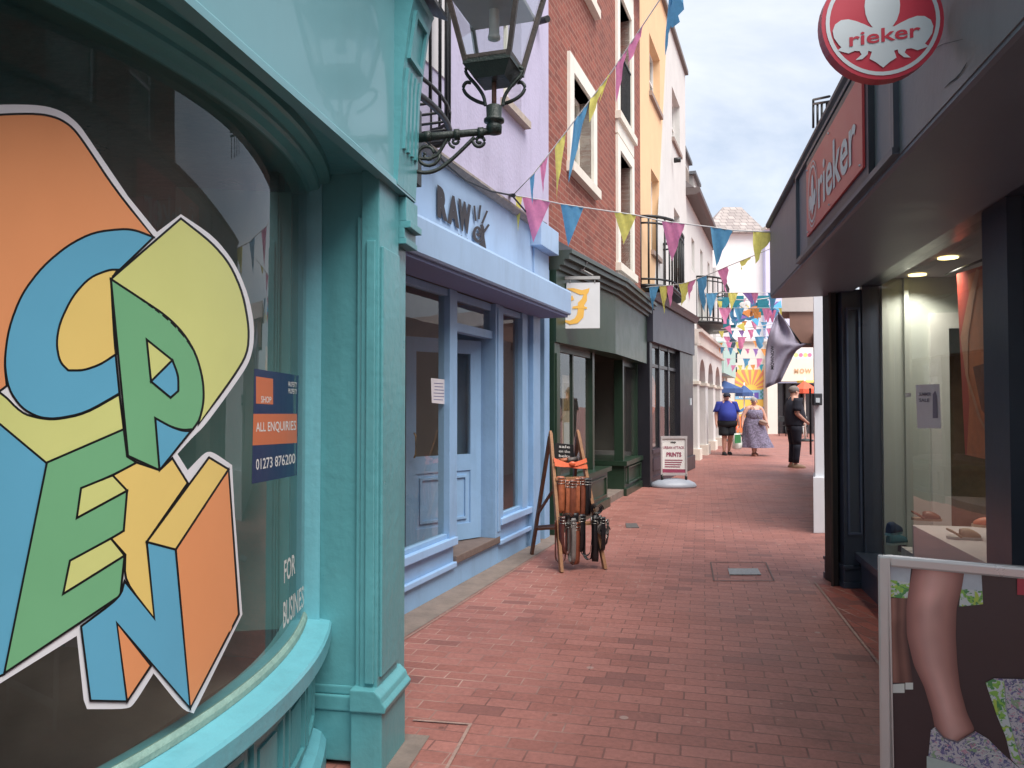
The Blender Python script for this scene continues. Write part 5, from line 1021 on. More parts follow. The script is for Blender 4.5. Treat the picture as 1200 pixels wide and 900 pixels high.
for px, py in ((1075, 322), (1111, 302)):
    r = ray(px, py); t = (2.415-H)/r.z; p_ = CAMP+r*t
    d_ = MB(); d_.lathe(p_-Vector((0, 0, .005)), [(.062, 0), (.062, .008)], 18); o = tag(d_.build('ceiling_light', lm), {1075: 'lit round ceiling downlight deepest in the grey shop window', 1111: 'lit round ceiling downlight nearer the hanging banner in the grey shop window', 1175: 'ceiling downlight nearest the camera in the grey shop'}[px], 'ceiling light', 'downlights in the grey shop')
    ld = bpy.data.lights.new('downlight', 'AREA'); ld.energy = 3.2; ld.size = .12; ld.spread = radians(125); ld.color = (1, .93, .8); lo = bpy.data.objects.new('downlight', ld); col.objects.link(lo); lo.location = p_-Vector((0, 0, .03))
# hanging banner inside
def rp_(px, py, o): return R.w(px, py, o)
bn = thing('hanging_banner', rp_(1140, 535, -.35), 'red and orange fabric banner hanging inside the grey shop window', 'banner')
mb = MB(); mb.use(mat('banner red', (200, 70, 50), .5, .12, 5)).pxpoly([(1121, 321), (1158, 309), (1168, 541), (1131, 533)], lambda x, y: rp_(x, y, -.35)); fnb = lambda x, y: rp_(x, y, -.346)
mb.use(mat('banner orange', (224, 124, 66), .5, .2, 8)).pxpoly([(1134, 322), (1158, 312), (1168, 541), (1133, 533), (1136, 470), (1128, 400), (1136, 360)], fnb)
mb.use(mat('banner pale', (220, 150, 110), .5, .2, 8)).stroke([(1146, 316), (1138, 350), (1130, 395), (1133, 440), (1148, 490), (1165, 522)], [4, 7, 9, 3, 3, 3], lambda x, y: rp_(x, y, -.343), False)
mb.use(mat('banner brown', (150, 84, 60), .5, .3, 10)).pxpoly([(1140, 430), (1160, 424), (1166, 500), (1150, 480)], lambda x, y: rp_(x, y, -.340)); mb.build('cloth', None, bn)
mb = MB(); mb.tube([rp_(1108, 322, -.35), rp_(1158, 302, -.35)], .008, 6); mb.build('rail', iron, bn)
mb = MB(); mb.use(wht).pxpoly([(1073, 451), (1101, 450), (1103, 502), (1075, 502)], lambda x, y: rp_(x, y, -.026)); mb.use(mat('grey print', (130, 126, 140)))
puttext(mb, 'SUMMER', quadfn(lambda x, y: rp_(x, y, -.024), (1077, 464), (1091, 464), (1091, 460), (1077, 460)), .02); puttext(mb, 'SALE', quadfn(lambda x, y: rp_(x, y, -.024), (1077, 471), (1089, 471), (1089, 467), (1077, 467)), .02)
mb.pxpoly([(1093, 462), (1096, 458), (1098, 464), (1099, 490), (1093, 490)], lambda x, y: rp_(x, y, -.024)); tag(mb.build('window_notice'), 'small white printed notice stuck on the grey shop window', 'notice')
mb = MB(); mb.use(wht).pxpoly([(1061, 461), (1067.5, 460.5), (1067.5, 465), (1061, 465.5)], lambda x, y: rp_(x, y, -.03)); tag(mb.build('window_label'), 'tiny white label on the grey shop glass left of the notice', 'label')
# plinths and shoes
def gpl(px, py, z): return gp(px, py, z)
plm = mat('pinkish white plinth', (206, 196, 196), .6, .03, 2)
zp = .62
mb = MB(); corners = [gp(1064, 584, zp), gp(1150, 600, zp), gp(1200, 585, zp), gp(1120, 570, zp)]
mb = MB(); mb.box(R, -2.38, -.62, -.62, -.14, .2, .60); tag(mb.build('display_plinth', plm, bevel=.004), 'long low white plinth carrying the sandals in the grey shop window', 'plinth')
mb = MB(); mb.box(R, -2.5, -1.6, -1.1, -.64, .2, 1.15); tag(mb.build('display_plinth', plm, bevel=.004), 'taller pale plinth behind the low one, below the hanging banner', 'plinth')
def shoe(px, py, z, rot, m, lab, heel=False, L_=.2, strap=True, sole=None):
    c = gp(px, py, z); r = thing('sandal' if strap else 'trainer', c, lab, 'shoe', 'shoes in the window'); Rm = Matrix.Rotation(rot, 3, 'Z'); q = lambda x, y, zz: c+Rm @ Vector((x*L_, y*L_, zz*L_))
    out_ = [(-.5, 0), (-.46, .13), (-.3, .16), (0, .13), (.25, .18), (.42, .14), (.5, .02), (.44, -.11), (.2, -.18), (0, -.14), (-.3, -.15), (-.46, -.1)]
    mb = MB(); mb.prism([q(x, y, 0) for x, y in out_], (0, 0, .09*L_)); mb.build('sole', sole or mat('tan sole', (190, 160, 130), .6), r)
    mb = MB(); n = 12; secs = [(-.12, .145, .22), (0, .155, .25), (.12, .165, .24), (.24, .175, .2), (.36, .15, .13), (.43, .11, .07)] if strap else [(-.48, .09, .34), (-.35, .15, .38), (-.1, .15, .36), (.1, .16, .27), (.3, .17, .2), (.46, .1, .14)]
    rg = [[mb.bm.verts.new(q(x, wd*cos(pi*k/n), .09+h*sin(pi*k/n))) for k in range(n+1)] for x, wd, h in secs]
    for A, Bn in zip(rg, rg[1:]):
        for k in range(n): f = mb.bm.faces.new([A[k], A[k+1], Bn[k+1], Bn[k]]); f.smooth = True
    if not strap: mb.bm.faces.new(rg[0]); mb.bm.faces.new(rg[-1])
    mb.build('upper', m, r, solid=.005)
    if strap: mb = MB(); mb.tube(soft([q(-.1, .15, .08), q(-.3, .15, .22), q(-.47, .06, .3), q(-.47, -.06, .3), q(-.3, -.15, .22), q(-.1, -.15, .08)]), .008, 5); mb.build('strap', m, r)
    return r
brn = mat('brown leather', (124, 72, 52), .45, .15, 20); org = mat('orange leather', (206, 100, 56), .45, .1, 20); tan = mat('tan leather', (176, 150, 120), .5, .1, 20); tl = mat('teal suede', (50, 104, 118), .8, .15, 20)
shoe(1086, 610, .60, -.35, brn, 'brown leather sandal, leftmost on the white plinth'); shoe(1130, 632, .60, -.3, tan, 'pale tan slip-on sandal with white sole in the middle of the plinth', sole=wht); shoe(1158, 618, .60, 2.6, org, 'orange leather sandal beside the navy mullion')
shoe(1052, 638, .36, .35, tl, 'teal suede trainer with pale sole, lower at the window corner', strap=False, sole=mat('pale grey sole', (176, 196, 196))); shoe(1048, 626, .50, .7, mat('navy suede', (30, 52, 84), .8, .1, 20), 'navy trainer resting above the teal trainer', strap=False, sole=mat('blue sole', (90, 150, 160))); shoe(1064, 648, .28, .5, mat('mauve suede', (140, 110, 130), .8), 'mauve trainer at the bottom of the window corner', strap=False, sole=wht)
for (u0, u1, o0, o1, z1) in ((-.52, -.12, -.55, -.2, .36), (-.40, -.1, -.8, -.56, .5)):
    mb = MB(); mb.box(R, u0, u1, o0, o1, .2, z1); tag(mb.build('display_step', plm), 'low display step under the trainers at the corner of the window' if z1 < .4 else 'higher display step under the navy trainer at the window corner', 'display step')
# ------------------------------------------------------------------ PAVEMENT BOARD in the foreground
AB = thing('pavement_sign', at(1100, 880, 2.2), 'white framed poster board showing legs in floral trainers, bottom right', 'pavement sign')
pA = at(1029, 649, 2.22); pB = at(1200, 664, 2.05); dv = Vector((pB.x-pA.x, pB.y-pA.y, 0)); wlen = dv.length; dv.normalize(); nv_ = Vector((dv.y, -dv.x, 0))   # nv_ points to the camera
top_z = pA.z; WB = .64
def ab(s, t, k=0): return Vector((pA.x, pA.y, 0))+dv*s+Vector((0, 0, t))+nv_*k   # s metres along, t height
AF = Fr(pA.x, pA.y, dv.x/dv.y, 1) if False else None
def hexab(mb, s0, s1, t0, t1, k0, k1): mb.hexa([ab(s0, t0, k0), ab(s1, t0, k0), ab(s1, t0, k1), ab(s0, t0, k1), ab(s0, t1, k0), ab(s1, t1, k0), ab(s1, t1, k1), ab(s0, t1, k1)])
al = mat('satin aluminium', (206, 200, 200), .3, .04, 6, metal=.4)
mb = MB(); fw = .032; hexab(mb, 0, fw, .1, top_z, 0, .025); hexab(mb, WB-fw, WB, .1, top_z, 0, .025); hexab(mb, fw, WB-fw, top_z-.03, top_z-.0, 0, .025); hexab(mb, fw, WB-fw, .1, .13, 0, .025); mb.build('frame', al, AB, bevel=.006)
mb = MB()
for s in (.03, WB-.03): hexab(mb, s-.012, s+.012, 0, .1, .004, .02); mb.hexa([ab(s-.012, 0, -.5), ab(s+.012, 0, -.5), ab(s+.012, 0, -.48), ab(s-.012, 0, -.48), ab(s-.012, top_z-.02, -.03), ab(s+.012, top_z-.02, -.03), ab(s+.012, top_z-.02, -.01), ab(s-.012, top_z-.02, -.01)])
mb.build('leg', al, AB)
def abpx(x, y, k=.013):                           # photograph pixel -> poster plane
    r = ray(x, y); o = ab(0, 0, k); t = (o-CAMP).dot(nv_)/r.dot(nv_); return CAMP+r*t
ps = MB(); ps.use(mat('poster dark brown', (74, 52, 56), .35, .1, 3)); ps.face([ab(fw, .13, .012), ab(WB-fw, .13, .012), ab(WB-fw, top_z-.03, .012), ab(fw, top_z-.03, .012)])
def K_(k): return lambda x, y: abpx(x, y, .0125+k*.0004)
skin_p = mat('printed skin', (176, 116, 100), .4, .1, 9); skin_d = mat('printed dark skin', (120, 76, 68), .4, .1, 9); skin_l = mat('printed light skin', (206, 152, 138), .4, .08, 9); flo = mat('printed floral', (176, 190, 150), .4, .5, 60); flw = mat('printed white cloth', (200, 204, 216), .4, .1, 20)
sn = mat('printed trainer fabric', (196, 184, 196), .5, .12, 40)
ps.use(wht).pxpoly([(1042, 802), (1060, 801), (1060, 812), (1042, 812)], K_(3)); ps.pxpoly([(1061, 800), (1070, 799), (1070, 808), (1061, 808)], K_(3))
shoe1 = [(1091, 855), (1096, 852), (1106, 864), (1122, 869), (1143, 857), (1158, 866), (1176, 884), (1200, 905), (1230, 925), (1230, 950), (1095, 930), (1087, 897)]
shoe2 = [(1155, 800), (1165, 795), (1200, 796), (1240, 830), (1240, 940), (1200, 905), (1185, 890), (1178, 862), (1170, 838)]
def printfab(name, base, fl):
    m = bpy.data.materials.new(name); m.use_nodes = True; t = m.node_tree; b = t.nodes['Principled BSDF']; g_ = t.nodes.new('ShaderNodeNewGeometry'); col_ = None
    prev = t.nodes.new('ShaderNodeRGB'); prev.outputs[0].default_value = (*lin(base), 1); prev = prev.outputs[0]
    for k, (c_, sc_, lo, hi) in enumerate(fl):
        n = t.nodes.new('ShaderNodeTexNoise'); n.inputs['Scale'].default_value = sc_; n.inputs['Detail'].default_value = 4; n.inputs['Distortion'].default_value = 1.2
        mp_ = t.nodes.new('ShaderNodeMapping'); mp_.inputs['Location'].default_value = (k*3.7, k*1.3, k*5.1); t.links.new(g_.outputs['Position'], mp_.inputs[0]); t.links.new(mp_.outputs[0], n.inputs['Vector'])
        r = t.nodes.new('ShaderNodeMapRange'); r.inputs['From Min'].default_value = lo; r.inputs['From Max'].default_value = hi; t.links.new(n.outputs['Fac'], r.inputs['Value'])
        x = t.nodes.new('ShaderNodeMixRGB'); x.inputs[2].default_value = (*lin(c_), 1); t.links.new(r.outputs[0], x.inputs[0]); t.links.new(prev, x.inputs[1]); prev = x.outputs[0]
    t.links.new(prev, b.inputs['Base Color']); b.inputs['Roughness'].default_value = .38; return m
pf = printfab('printed trainer pattern', (206, 196, 204), [((122, 112, 160), 70, .53, .58), ((96, 96, 136), 110, .57, .61), ((150, 172, 140), 55, .6, .64), ((206, 150, 170), 90, .6, .63)])
pfl = printfab('printed floral hem', (214, 216, 220), [((150, 196, 90), 42, .5, .54), ((90, 150, 90), 60, .55, .58), ((190, 210, 90), 30, .58, .62)])
ps.use(flw).pxpoly([(1040, 661), (1068, 662), (1064, 702), (1040, 699)], K_(1)); ps.use(pfl).pxpoly([(1040, 679), (1066, 683), (1064, 702), (1040, 699)], K_(2)); ps.use(flw).pxpoly([(1128, 668), (1150, 670), (1152, 708), (1124, 711)], K_(1)); ps.use(pfl).pxpoly([(1126, 690), (1151, 692), (1152, 708), (1124, 711)], K_(2)); ps.use(pfl).pxpoly([(1086, 661.5), (1200, 668), (1200, 671.5), (1150, 670), (1086, 665.5)], K_(9))
ps.use(pf).pxpoly(shoe1, K_(10)); ps.use(mat('printed sole', (190, 200, 196), .5, .1, 20)).pxpoly([(1086, 886), (1110, 893), (1150, 905), (1200, 915), (1200, 925), (1120, 912), (1086, 900)], K_(11))
ps.use(mat('printed sole edge', (140, 146, 150), .5)).stroke([(1087, 886), (1110, 892.5), (1150, 904.5), (1200, 914)], .8, K_(12), False)
ps.use(pf).pxpoly(shoe2, K_(12)); ps.use(pfl).pxpoly([(1155, 800), (1163, 796), (1177, 798), (1179, 830), (1190, 870), (1197, 893), (1187, 888), (1178, 862), (1168, 838)], K_(13)); ps.use(mat('printed sole edge', (140, 146, 150))).stroke([(1177, 798), (1179, 830), (1190, 870), (1197, 893)], .9, K_(14), False)
for k in range(6): ps.use(wht).stroke([(1126+k*6.5, 868+k*4.6), (1133+k*6.5, 864.5+k*4.4), (1141+k*6.5, 866+k*4.6)], 1.3, K_(24+k*.05), False)
ps.use(mat('printed shoe shadow', (120, 108, 122), .5)).stroke([(1096, 853), (1106, 865), (1122, 870), (1143, 858)], 1.4, K_(25), False)
skv = bpy.data.materials.new('printed legs'); skv.use_nodes = True; va = skv.node_tree.nodes.new('ShaderNodeVertexColor'); va.layer_name = 'tone'; skv.node_tree.links.new(va.outputs[0], skv.node_tree.nodes['Principled BSDF'].inputs['Base Color']); skv.node_tree.nodes['Principled BSDF'].inputs['Roughness'].default_value = .38
def toned(edge, cols, k, name='printed_leg'):    # edge: (y, left x, right x); cols: tones across
    mb = MB(); lay_ = mb.bm.loops.layers.float_color.new('tone'); n = 14; sub = []
    for (a, b_) in zip(edge, edge[1:]):
        for q in range(8): f = q/8; f2 = f; sub.append(tuple(a[i]+(b_[i]-a[i])*f2 for i in range(3)))
    sub.append(edge[-1])
    for _ in range(2): sub = [sub[0]]+[tuple((sub[i-1][c]+2*sub[i][c]+sub[i+1][c])/4 for c in range(3)) for i in range(1, len(sub)-1)]+[sub[-1]]
    g_ = [[mb.bm.verts.new(K_(k)(x0+(x1-x0)*i/n, y)) for i in range(n+1)] for (y, x0, x1) in sub]
    def tone(i, j):
        u = i/n; t_ = u*(len(cols)-1); a = min(int(t_), len(cols)-2); f = t_-a; c_ = [cols[a][q]*(1-f)+cols[a+1][q]*f for q in range(3)]; v = j/len(sub); m_ = 1+.10*sin(v*9+1)*sin(u*3)-.12*v+.22*exp(-((u-.42)/.2)**2-((v-.17)/.07)**2)-.16*exp(-((u-.62)/.12)**2-((v-.24)/.06)**2)-.12*exp(-((u-.25)/.1)**2-((v-.27)/.05)**2)+.12*exp(-((u-.5)/.1)**2-((v-.65)/.25)**2)+.05*noise.noise(Vector((u*5, v*14, k))); return (*[max(0, q*m_) for q in lin(c_)], 1)
    for j in range(len(sub)-1):
        for i in range(n):
            f = mb.bm.faces.new([g_[j][i], g_[j][i+1], g_[j+1][i+1], g_[j+1][i]])
            for lp_, (a, b_) in zip(f.loops, ((i, j), (i+1, j), (i+1, j+1), (i, j+1))): lp_[lay_] = tone(a, b_)
    mb.build(name, skv, AB)
toned([(664, 1070, 1131), (690, 1065, 1127), (712, 1062, 1121), (745, 1062.5, 1120), (780, 1071, 1122), (805, 1083, 1125), (835, 1092, 1133), (856, 1096, 1143), (869, 1106, 1124)], [(146, 94, 90), (204, 144, 136), (226, 172, 166), (216, 160, 152), (192, 134, 126), (138, 90, 84)], 6)
toned([(701, 1041, 1064), (740, 1041, 1062), (770, 1041, 1066), (800, 1042, 1070)], [(150, 102, 92), (168, 118, 106), (110, 72, 66), (142, 96, 88), (92, 62, 60)], 4)
ps.use(redp).pxpoly([(1192, 672), (1215, 673), (1215, 698), (1192, 697)], K_(24)); ps.build('poster', None, AB)
# ------------------------------------------------------------------ SWINGING SIGN by the black shop
sw = thing('pavement_sign', gp(790, 571), 'white swinging pavement sign reading PRINTS on a grey moulded base', 'pavement sign')
c = gp(790, 571); YS = c.y
lf_ = lambda x, y: at(x, y, YS)
mb = MB()
for x0, y0, x1, y1 in ((774, 512, 776.2, 556), (803, 512, 805.2, 558)): a, b_ = at(x0, y0, YS), at(x1, y1, YS); mb.wb(a.x, b_.x, YS-.02, YS+.02, b_.z, a.z)
a, b_ = at(774, 511, YS), at(805.2, 514, YS); mb.wb(a.x, b_.x, YS-.021, YS+.021, b_.z, a.z); a, b_ = at(776.2, 554, YS), at(803, 557, YS); mb.wb(a.x, b_.x, YS-.021, YS+.021, b_.z, a.z); mb.build('frame', al, sw)
mb = MB(); mb.use(wht); mb.prism([at(776, 513.8, YS), at(803.2, 513.8, YS), at(803.2, 554.5, YS), at(776, 554.5, YS)], (0, .01, 0)); fnk = lambda x, y: at(x, y, YS-.004)
mb.use(mat('maroon print', (150, 50, 84), .6)); puttext(mb, 'PRINTS', quadfn(fnk, (781, 535), (798.5, 535.5), (798.5, 530), (781, 530)), .04); puttext(mb, 'URBAN ATTACK', quadfn(fnk, (777, 526), (802, 526), (802, 523), (777, 522.8)), .02)
for k in range(4): mb.pxpoly([(779, 538.5+k*2.6), (800-k, 538.8+k*2.6), (800-k, 539.9+k*2.6), (779, 539.6+k*2.6)], fnk)
mb.pxpoly([(776.3, 549.5), (803, 550), (803, 554), (776.3, 553.8)], fnk); mb.use(blackm); puttext(mb, 'zap', quadfn(fnk, (785.5, 520), (792, 520), (792, 517.5), (785.5, 517.5)), .03); mb.build('panel', None, sw)
mb = MB(); ry_ = .26
for i, (s_, z) in enumerate(((1.0, 0), (1.0, .03), (.93, .075), (.6, .12), (.25, .15))):
    pass
n = 24; rings = []
for s_, z in ((1.0, 0), (1.02, .03), (.94, .075), (.7, .12), (.3, .145), (.02, .15)):
    rings.append([mb.bm.verts.new((c.x+.39*s_*(abs(cos(t))**.8)*(1 if cos(t) > 0 else -1), c.y+.05+ry_*s_*sin(t), z)) for t in [2*pi*k/n for k in range(n)]])
for A, Bn in zip(rings, rings[1:]):
    for k in range(n): f = mb.bm.faces.new([A[k], A[(k+1) % n], Bn[(k+1) % n], Bn[k]]); f.smooth = True
mb.bm.faces.new(rings[0]); mb.build('base', mat('grey plastic', (150, 156, 168), .4, .05, 6), sw)
mb = MB()
for x in (776, 804): a = at(x, 558, YS); mb.tube([(a.x, YS, .06), (a.x, YS, a.z+.04)], .022, 8)
mb.build('spring', blackm, sw)
# ------------------------------------------------------------------ LADDER with belts
wd = mat('old ladder wood', (158, 108, 66), .55, .25, 14, .3, dirt=.4); wdd = mat('dark ladder wood', (104, 64, 42), .6, .25, 14, .3)
FL, FRt = gp(658, 671), gp(709, 667); BLt = gp(623, 650); BRt = BLt+(FRt-FL)*.95
TL, TR = at(645, 508, 6.95), at(677, 507, 7.02)
ld = thing('step_ladder', (FL+FRt)/2, 'old wooden step ladder used as a stand, beside the blue shop pilaster', 'ladder')
mb = MB()
for a, b_ in ((FL, TL), (FRt, TR)): mb.bar(a, b_, .028, .06, (1, .2, 0)); mb.ell(b_, .016, .03, .03, 8)
mb.build('front_rail', wd, ld, bevel=.004)
mb = MB()
for a, b_ in ((BLt, TL), (BRt, TR)): mb.bar(a, a+(b_-a)*.97, .026, .05, (1, .2, 0))
mb.build('back_rail', wdd, ld)
mb = MB()
def fp(s, t, k=0):                                # point on front plane: s across 0..1, t up 0..1, k toward street
    a = FL+(TL-FL)*t; b_ = FRt+(TR-FRt)*t; nn = (FRt-FL).cross(TL-FL).normalized(); nn = -nn if nn.y > 0 else nn; return a+(b_-a)*s+nn*k
for t in (.33, .66): mb.bar(fp(0, t), fp(1, t), .02, .09, (0, 0, 1))
mb.build('tread', wd, ld)
mb = MB(); mb.bar(BLt+(TL-BLt)*.22, BRt+(TR-BRt)*.22, .02, .04, (0, 0, 1)); mb.bar(FL+(TL-FL)*.33, BLt+(TL-BLt)*.24, .02, .025, (0, 0, 1)); mb.bar(BLt+(TL-BLt)*.35, FL+(TL-FL)*.6, .02, .02, (0, 0, 1)); mb.build('brace', wdd, ld)
mb = MB(); mb.prism([at(646, 543, 6.9), at(685, 543, 6.95), at(684, 541, 7.25), at(650, 541, 7.2)], (0, 0, -.02)); mb.build('top_tray', wdd, ld)
leath = [mat('tan belt leather', (176, 92, 50), .4, .25, 30, .2), mat('chestnut belt leather', (132, 66, 40), .4, .25, 30, .2), mat('black belt leather', (26, 24, 28), .35, .25, 30, .2), mat('grey belt leather', (120, 112, 108), .5, .2, 30, .2), mat('oxblood belt leather', (96, 44, 34), .4, .25, 30, .2)]
bname = ['tan', 'chestnut', 'black', 'grey', 'oxblood']
bck = mat('nickel buckle', (170, 166, 160), .25, .1, 9, metal=.9)
def belt(s, t, ln, wdt, mi, k0, lab, loopd=.05, tw=0):
    top = fp(s, t, k0); nn = (fp(s, t, 1)-fp(s, t, 0)).normalized(); ax = (fp(1, t)-fp(0, t)).normalized(); ax = Matrix.Rotation(tw, 3, 'Z') @ ax; out_ = Vector((nn.x, nn.y, 0)).normalized(); out_ = Matrix.Rotation(tw, 3, 'Z') @ out_
    r = thing('belt', top-Vector((0, 0, ln)), lab, 'belt', 'leather belts hung on the ladder'); n = 10
    path = [top+out_*.0]+[top+out_*loopd*.5*(1-cos(pi*i/4))*.6-Vector((0, 0, ln*.12*i)) for i in range(1, 5)]
    P2 = []
    for i in range(n+1):                          # down the front, round the bottom, up the back
        a_ = i/n; P2.append(top+out_*loopd*(.5+.5*sin(a_*pi)*.3)-Vector((0, 0, ln*a_*.92)))
    for i in range(1, 6): P2.append(top+out_*(loopd*.5*cos(pi*i/6)+loopd*.02)-Vector((0, 0, ln*.92+.05*sin(pi*i/6))))
    for i in range(n+1): P2.append(top-out_*loopd*.5-Vector((0, 0, ln*(.92-.92*i/n))))
    mb = MB(); v0 = None
    for p_ in P2:
        w_ = ax*wdt/2; v1 = [mb.bm.verts.new(p_-w_), mb.bm.verts.new(p_+w_)]
        if v0: f = mb.bm.faces.new([v0[0], v0[1], v1[1], v1[0]]); f.smooth = True
        v0 = v1
    mb.build('strap', leath[mi], r, solid=.004)
    mb = MB(); bc_ = top+out_*(loopd*.55+.006)-Vector((0, 0, ln*.12)); e_ = wdt*.62; z_ = Vector((0, 0, .025))
    mb.tube([bc_-ax*e_-z_, bc_+ax*e_-z_, bc_+ax*e_+z_, bc_-ax*e_+z_, bc_-ax*e_-z_], .0035, 6); mb.tube([bc_-ax*e_, bc_+ax*e_*.9+out_*.006], .003, 5); mb.build('buckle', bck, r)
rowA = [(.14, 0), (.30, 0), (.46, 1), (.62, 0), (.78, 1), (.92, 2)]
posn = ['leftmost', 'second from left', 'third from left', 'fourth from left', 'fifth from left', 'sixth from left', 'seventh from left', 'rightmost']
for i, (s, mi) in enumerate(rowA): belt(s, .655+random.uniform(-.015, .015), .34+random.uniform(-.05, .04), random.uniform(.042, .058), mi, .05, '%s leather belt, %s in the upper row on the ladder' % (bname[mi], 'rightmost' if i == 5 else posn[i]), .05, random.uniform(-.3, .3))
rowB = [(1.04, 2), (1.13, 2), (.02, 4), (.12, 4), (.25, 3), (.38, 1), (.50, 2), (.62, 2), (.76, 2), (.92, 2)]
rowB.sort(); posn = ['leftmost', 'second from left', 'third from left', 'fourth from left', 'fifth from left', 'sixth from left', 'seventh from left', 'eighth from left', 'ninth from left', 'rightmost']
for i, (s, mi) in enumerate(rowB): belt(s, .37+random.uniform(-.03, .03), random.uniform(.27, .39)-(.08 if s > 1 else 0), random.uniform(.036, .055), mi, .05+.03*(i % 3), '%s leather belt, %s in the lower row on the ladder' % (bname[mi], posn[i]), .085, random.uniform(-1.3, 1.3))
for i, (s, t, mi) in enumerate(((.2, .36, 2), (1.0, .42, 2), (1.06, .27, 3))):   # coiled belts
    cc = fp(s, t, .07); r = thing('belt', cc-Vector((0, 0, .06)), ['coiled black belt resting on the left of the middle tread', 'coiled black belt resting on the right of the middle tread', 'looped grey belt dangling outside the right rail'][i], 'belt', 'leather belts hung on the ladder')
    mb = MB(); v0 = None; ax = Vector((.3, -.95, 0))
    for j in range(40):
        a_ = j*.4; rr_ = .06-.0009*j; p_ = cc+Vector((cos(a_)*rr_, .1*cos(a_)*rr_, sin(a_)*rr_*.9)); v1 = [mb.bm.verts.new(p_-ax*.018), mb.bm.verts.new(p_+ax*.018)]
        if v0: f = mb.bm.faces.new([v0[0], v0[1], v1[1], v1[0]]); f.smooth = True
        v0 = v1
    mb.build('strap', leath[mi], r, solid=.003); mb = MB(); mb.tube([cc+Vector((-.02, -.03, -.07)), cc+Vector((.03, -.03, -.07)), cc+Vector((.03, -.03, -.03)), cc+Vector((-.02, -.03, -.03)), cc+Vector((-.02, -.03, -.07))], .0035, 5); mb.build('buckle', bck, r)
# orange strap bundle across the top
ob_ = thing('belt', fp(.5, .74, .05), 'bright orange leather strap tied across the top of the ladder', 'belt')
mb = MB()
for k, (a, b_) in enumerate((((.0, .78), (1.0, .72)), ((.0, .745), (1.02, .765)))):
    v0 = None
    for i in range(13):
        s = i/12; t = a[1]+(b_[1]-a[1])*s-.02*sin(pi*s); p0, p1 = fp(s*1.04-.02, t, .045+.012*k), fp(s*1.04-.02, t+.03, .045+.012*k)
        v1 = [mb.bm.verts.new(p0), mb.bm.verts.new(p1)]
        if v0: mb.bm.faces.new([v0[0], v0[1], v1[1], v1[0]])
        v0 = v1
mb.build('strap', mat('bright orange leather', (226, 92, 30), .4, .1, 30), ob_, solid=.005); mb = MB(); mb.ell(fp(.52, .755, .07), .03, .015, .022); mb.build('knot', mat('bright orange leather', (226, 92, 30)), ob_)
# rolled belts and purses on the tray
for i, (px, py, cidx, lab) in enumerate(((655, 541, 1, 'brown rolled strap, left on top of the ladder tray'), (664, 540, 0, 'tan rolled strap, middle of the ladder tray'), (673, 539, 3, 'grey rolled strap, towards the right of the ladder tray'))):
    p_ = at(px, py, 7.05); mb = MB(); mb.tube([p_+Vector((-.06, 0, .0)), p_+Vector((.05, .04, .012))], .02, 8); tag(mb.build('rolled_strap', leath[cidx]), lab, 'strap', 'rolled straps on the ladder tray')
p_ = at(680, 535, 7.05); mb = MB(); mb.ell(p_, .03, .03, .045); tag(mb.build('striped_purse', mat('striped cloth', (196, 190, 190), .7, .9, 60)), 'small black and white striped purse at the right of the ladder tray', 'purse')
cbn = thing('chalkboard', at(661, 540, 7.1), 'small black board with chalk writing standing on top of the ladder', 'sign')
mb = MB(); mb.prism([at(650, 519, 7.1), at(672, 521, 7.1), at(673, 539, 7.1), at(650, 538, 7.1)], (0, .012, 0)); mb.build('board', mat('chalkboard black', (28, 28, 30), .6), cbn)
mb = MB(); mb.use(wht); fnc = lambda x, y: at(x, y, 7.095)
for k, (tx, y) in enumerate((('sale', 524.5), ('on the', 530), ('belts', 535.5))): puttext(mb, tx, quadfn(fnc, (655, y), (668, y+1), (668, y-2.2), (655, y-3.2)), .01)
mb.build('chalk_writing', None, cbn)
# ------------------------------------------------------------------ BUNTING
RB = {'y': f_y, 'p': f_p, 'b': f_b, 'v': f_v, 't': f_t, 'o': f_o}
def bunting(name_label, line, flags, r=.006, group='bunting strings across the lane'):
    # line: [(px,py,Y)...]; flags: (xa, xb, tipx, tipy, colour)
    pts = [at(*q) for q in line]; root = thing('bunting', pts[0], name_label, 'bunting', group)
    mb = MB(); mb.tube(pts, r, 5); mb.build('string', cord, root)
    def on(x):
        for (x0, y0, Y0), (x1, y1, Y1) in zip(line, line[1:]):
            if min(x0, x1) <= x <= max(x0, x1):
                f = (x-x0)/(x1-x0); return at(x, y0+(y1-y0)*f, Y0+(Y1-Y0)*f), Y0+(Y1-Y0)*f, y0+(y1-y0)*f
        x0, y0, Y0 = line[-1] if abs(x-line[-1][0]) < abs(x-line[0][0]) else line[0]; return at(x, y0, Y0), Y0, y0
    for (xa, xb, tx, ty, c) in flags:
        A, Ya, ya = on(xa); Bq, Yb, yb_ = on(xb); tip = at(tx, ty, (Ya+Yb)/2+.04); mb = MB(); n = 7; rows = []
        w3 = (Bq-A).length; ph = random.random()*6; perp = Vector((Bq.y-A.y, A.x-Bq.x, 0)); perp = perp.normalized() if perp.length > 1e-4 else Vector((0, 1, 0))
        for j in range(n+1):
            s = j/n; a = A.lerp(tip, s); b_ = Bq.lerp(tip, s); row = []
            m_ = n-j
            for i in range(m_+1):
                q = a.lerp(b_, i/m_ if m_ else 0); wv_ = w3*.10*sin(ph+i*1.4+s*4)*s+w3*.05*sin(ph*2+i*2.1)
                row.append(mb.bm.verts.new(q+perp*wv_))
            rows.append(row)
        for j in range(n):
            for i in range(n-j):
                f = mb.bm.faces.new([rows[j][i], rows[j][i+1], rows[j+1][i]]); f.smooth = True
                if i < n-j-1: f = mb.bm.faces.new([rows[j][i+1], rows[j+1][i+1], rows[j+1][i]]); f.smooth = True
        mb.build('pennant', RB[c], root)
    return root
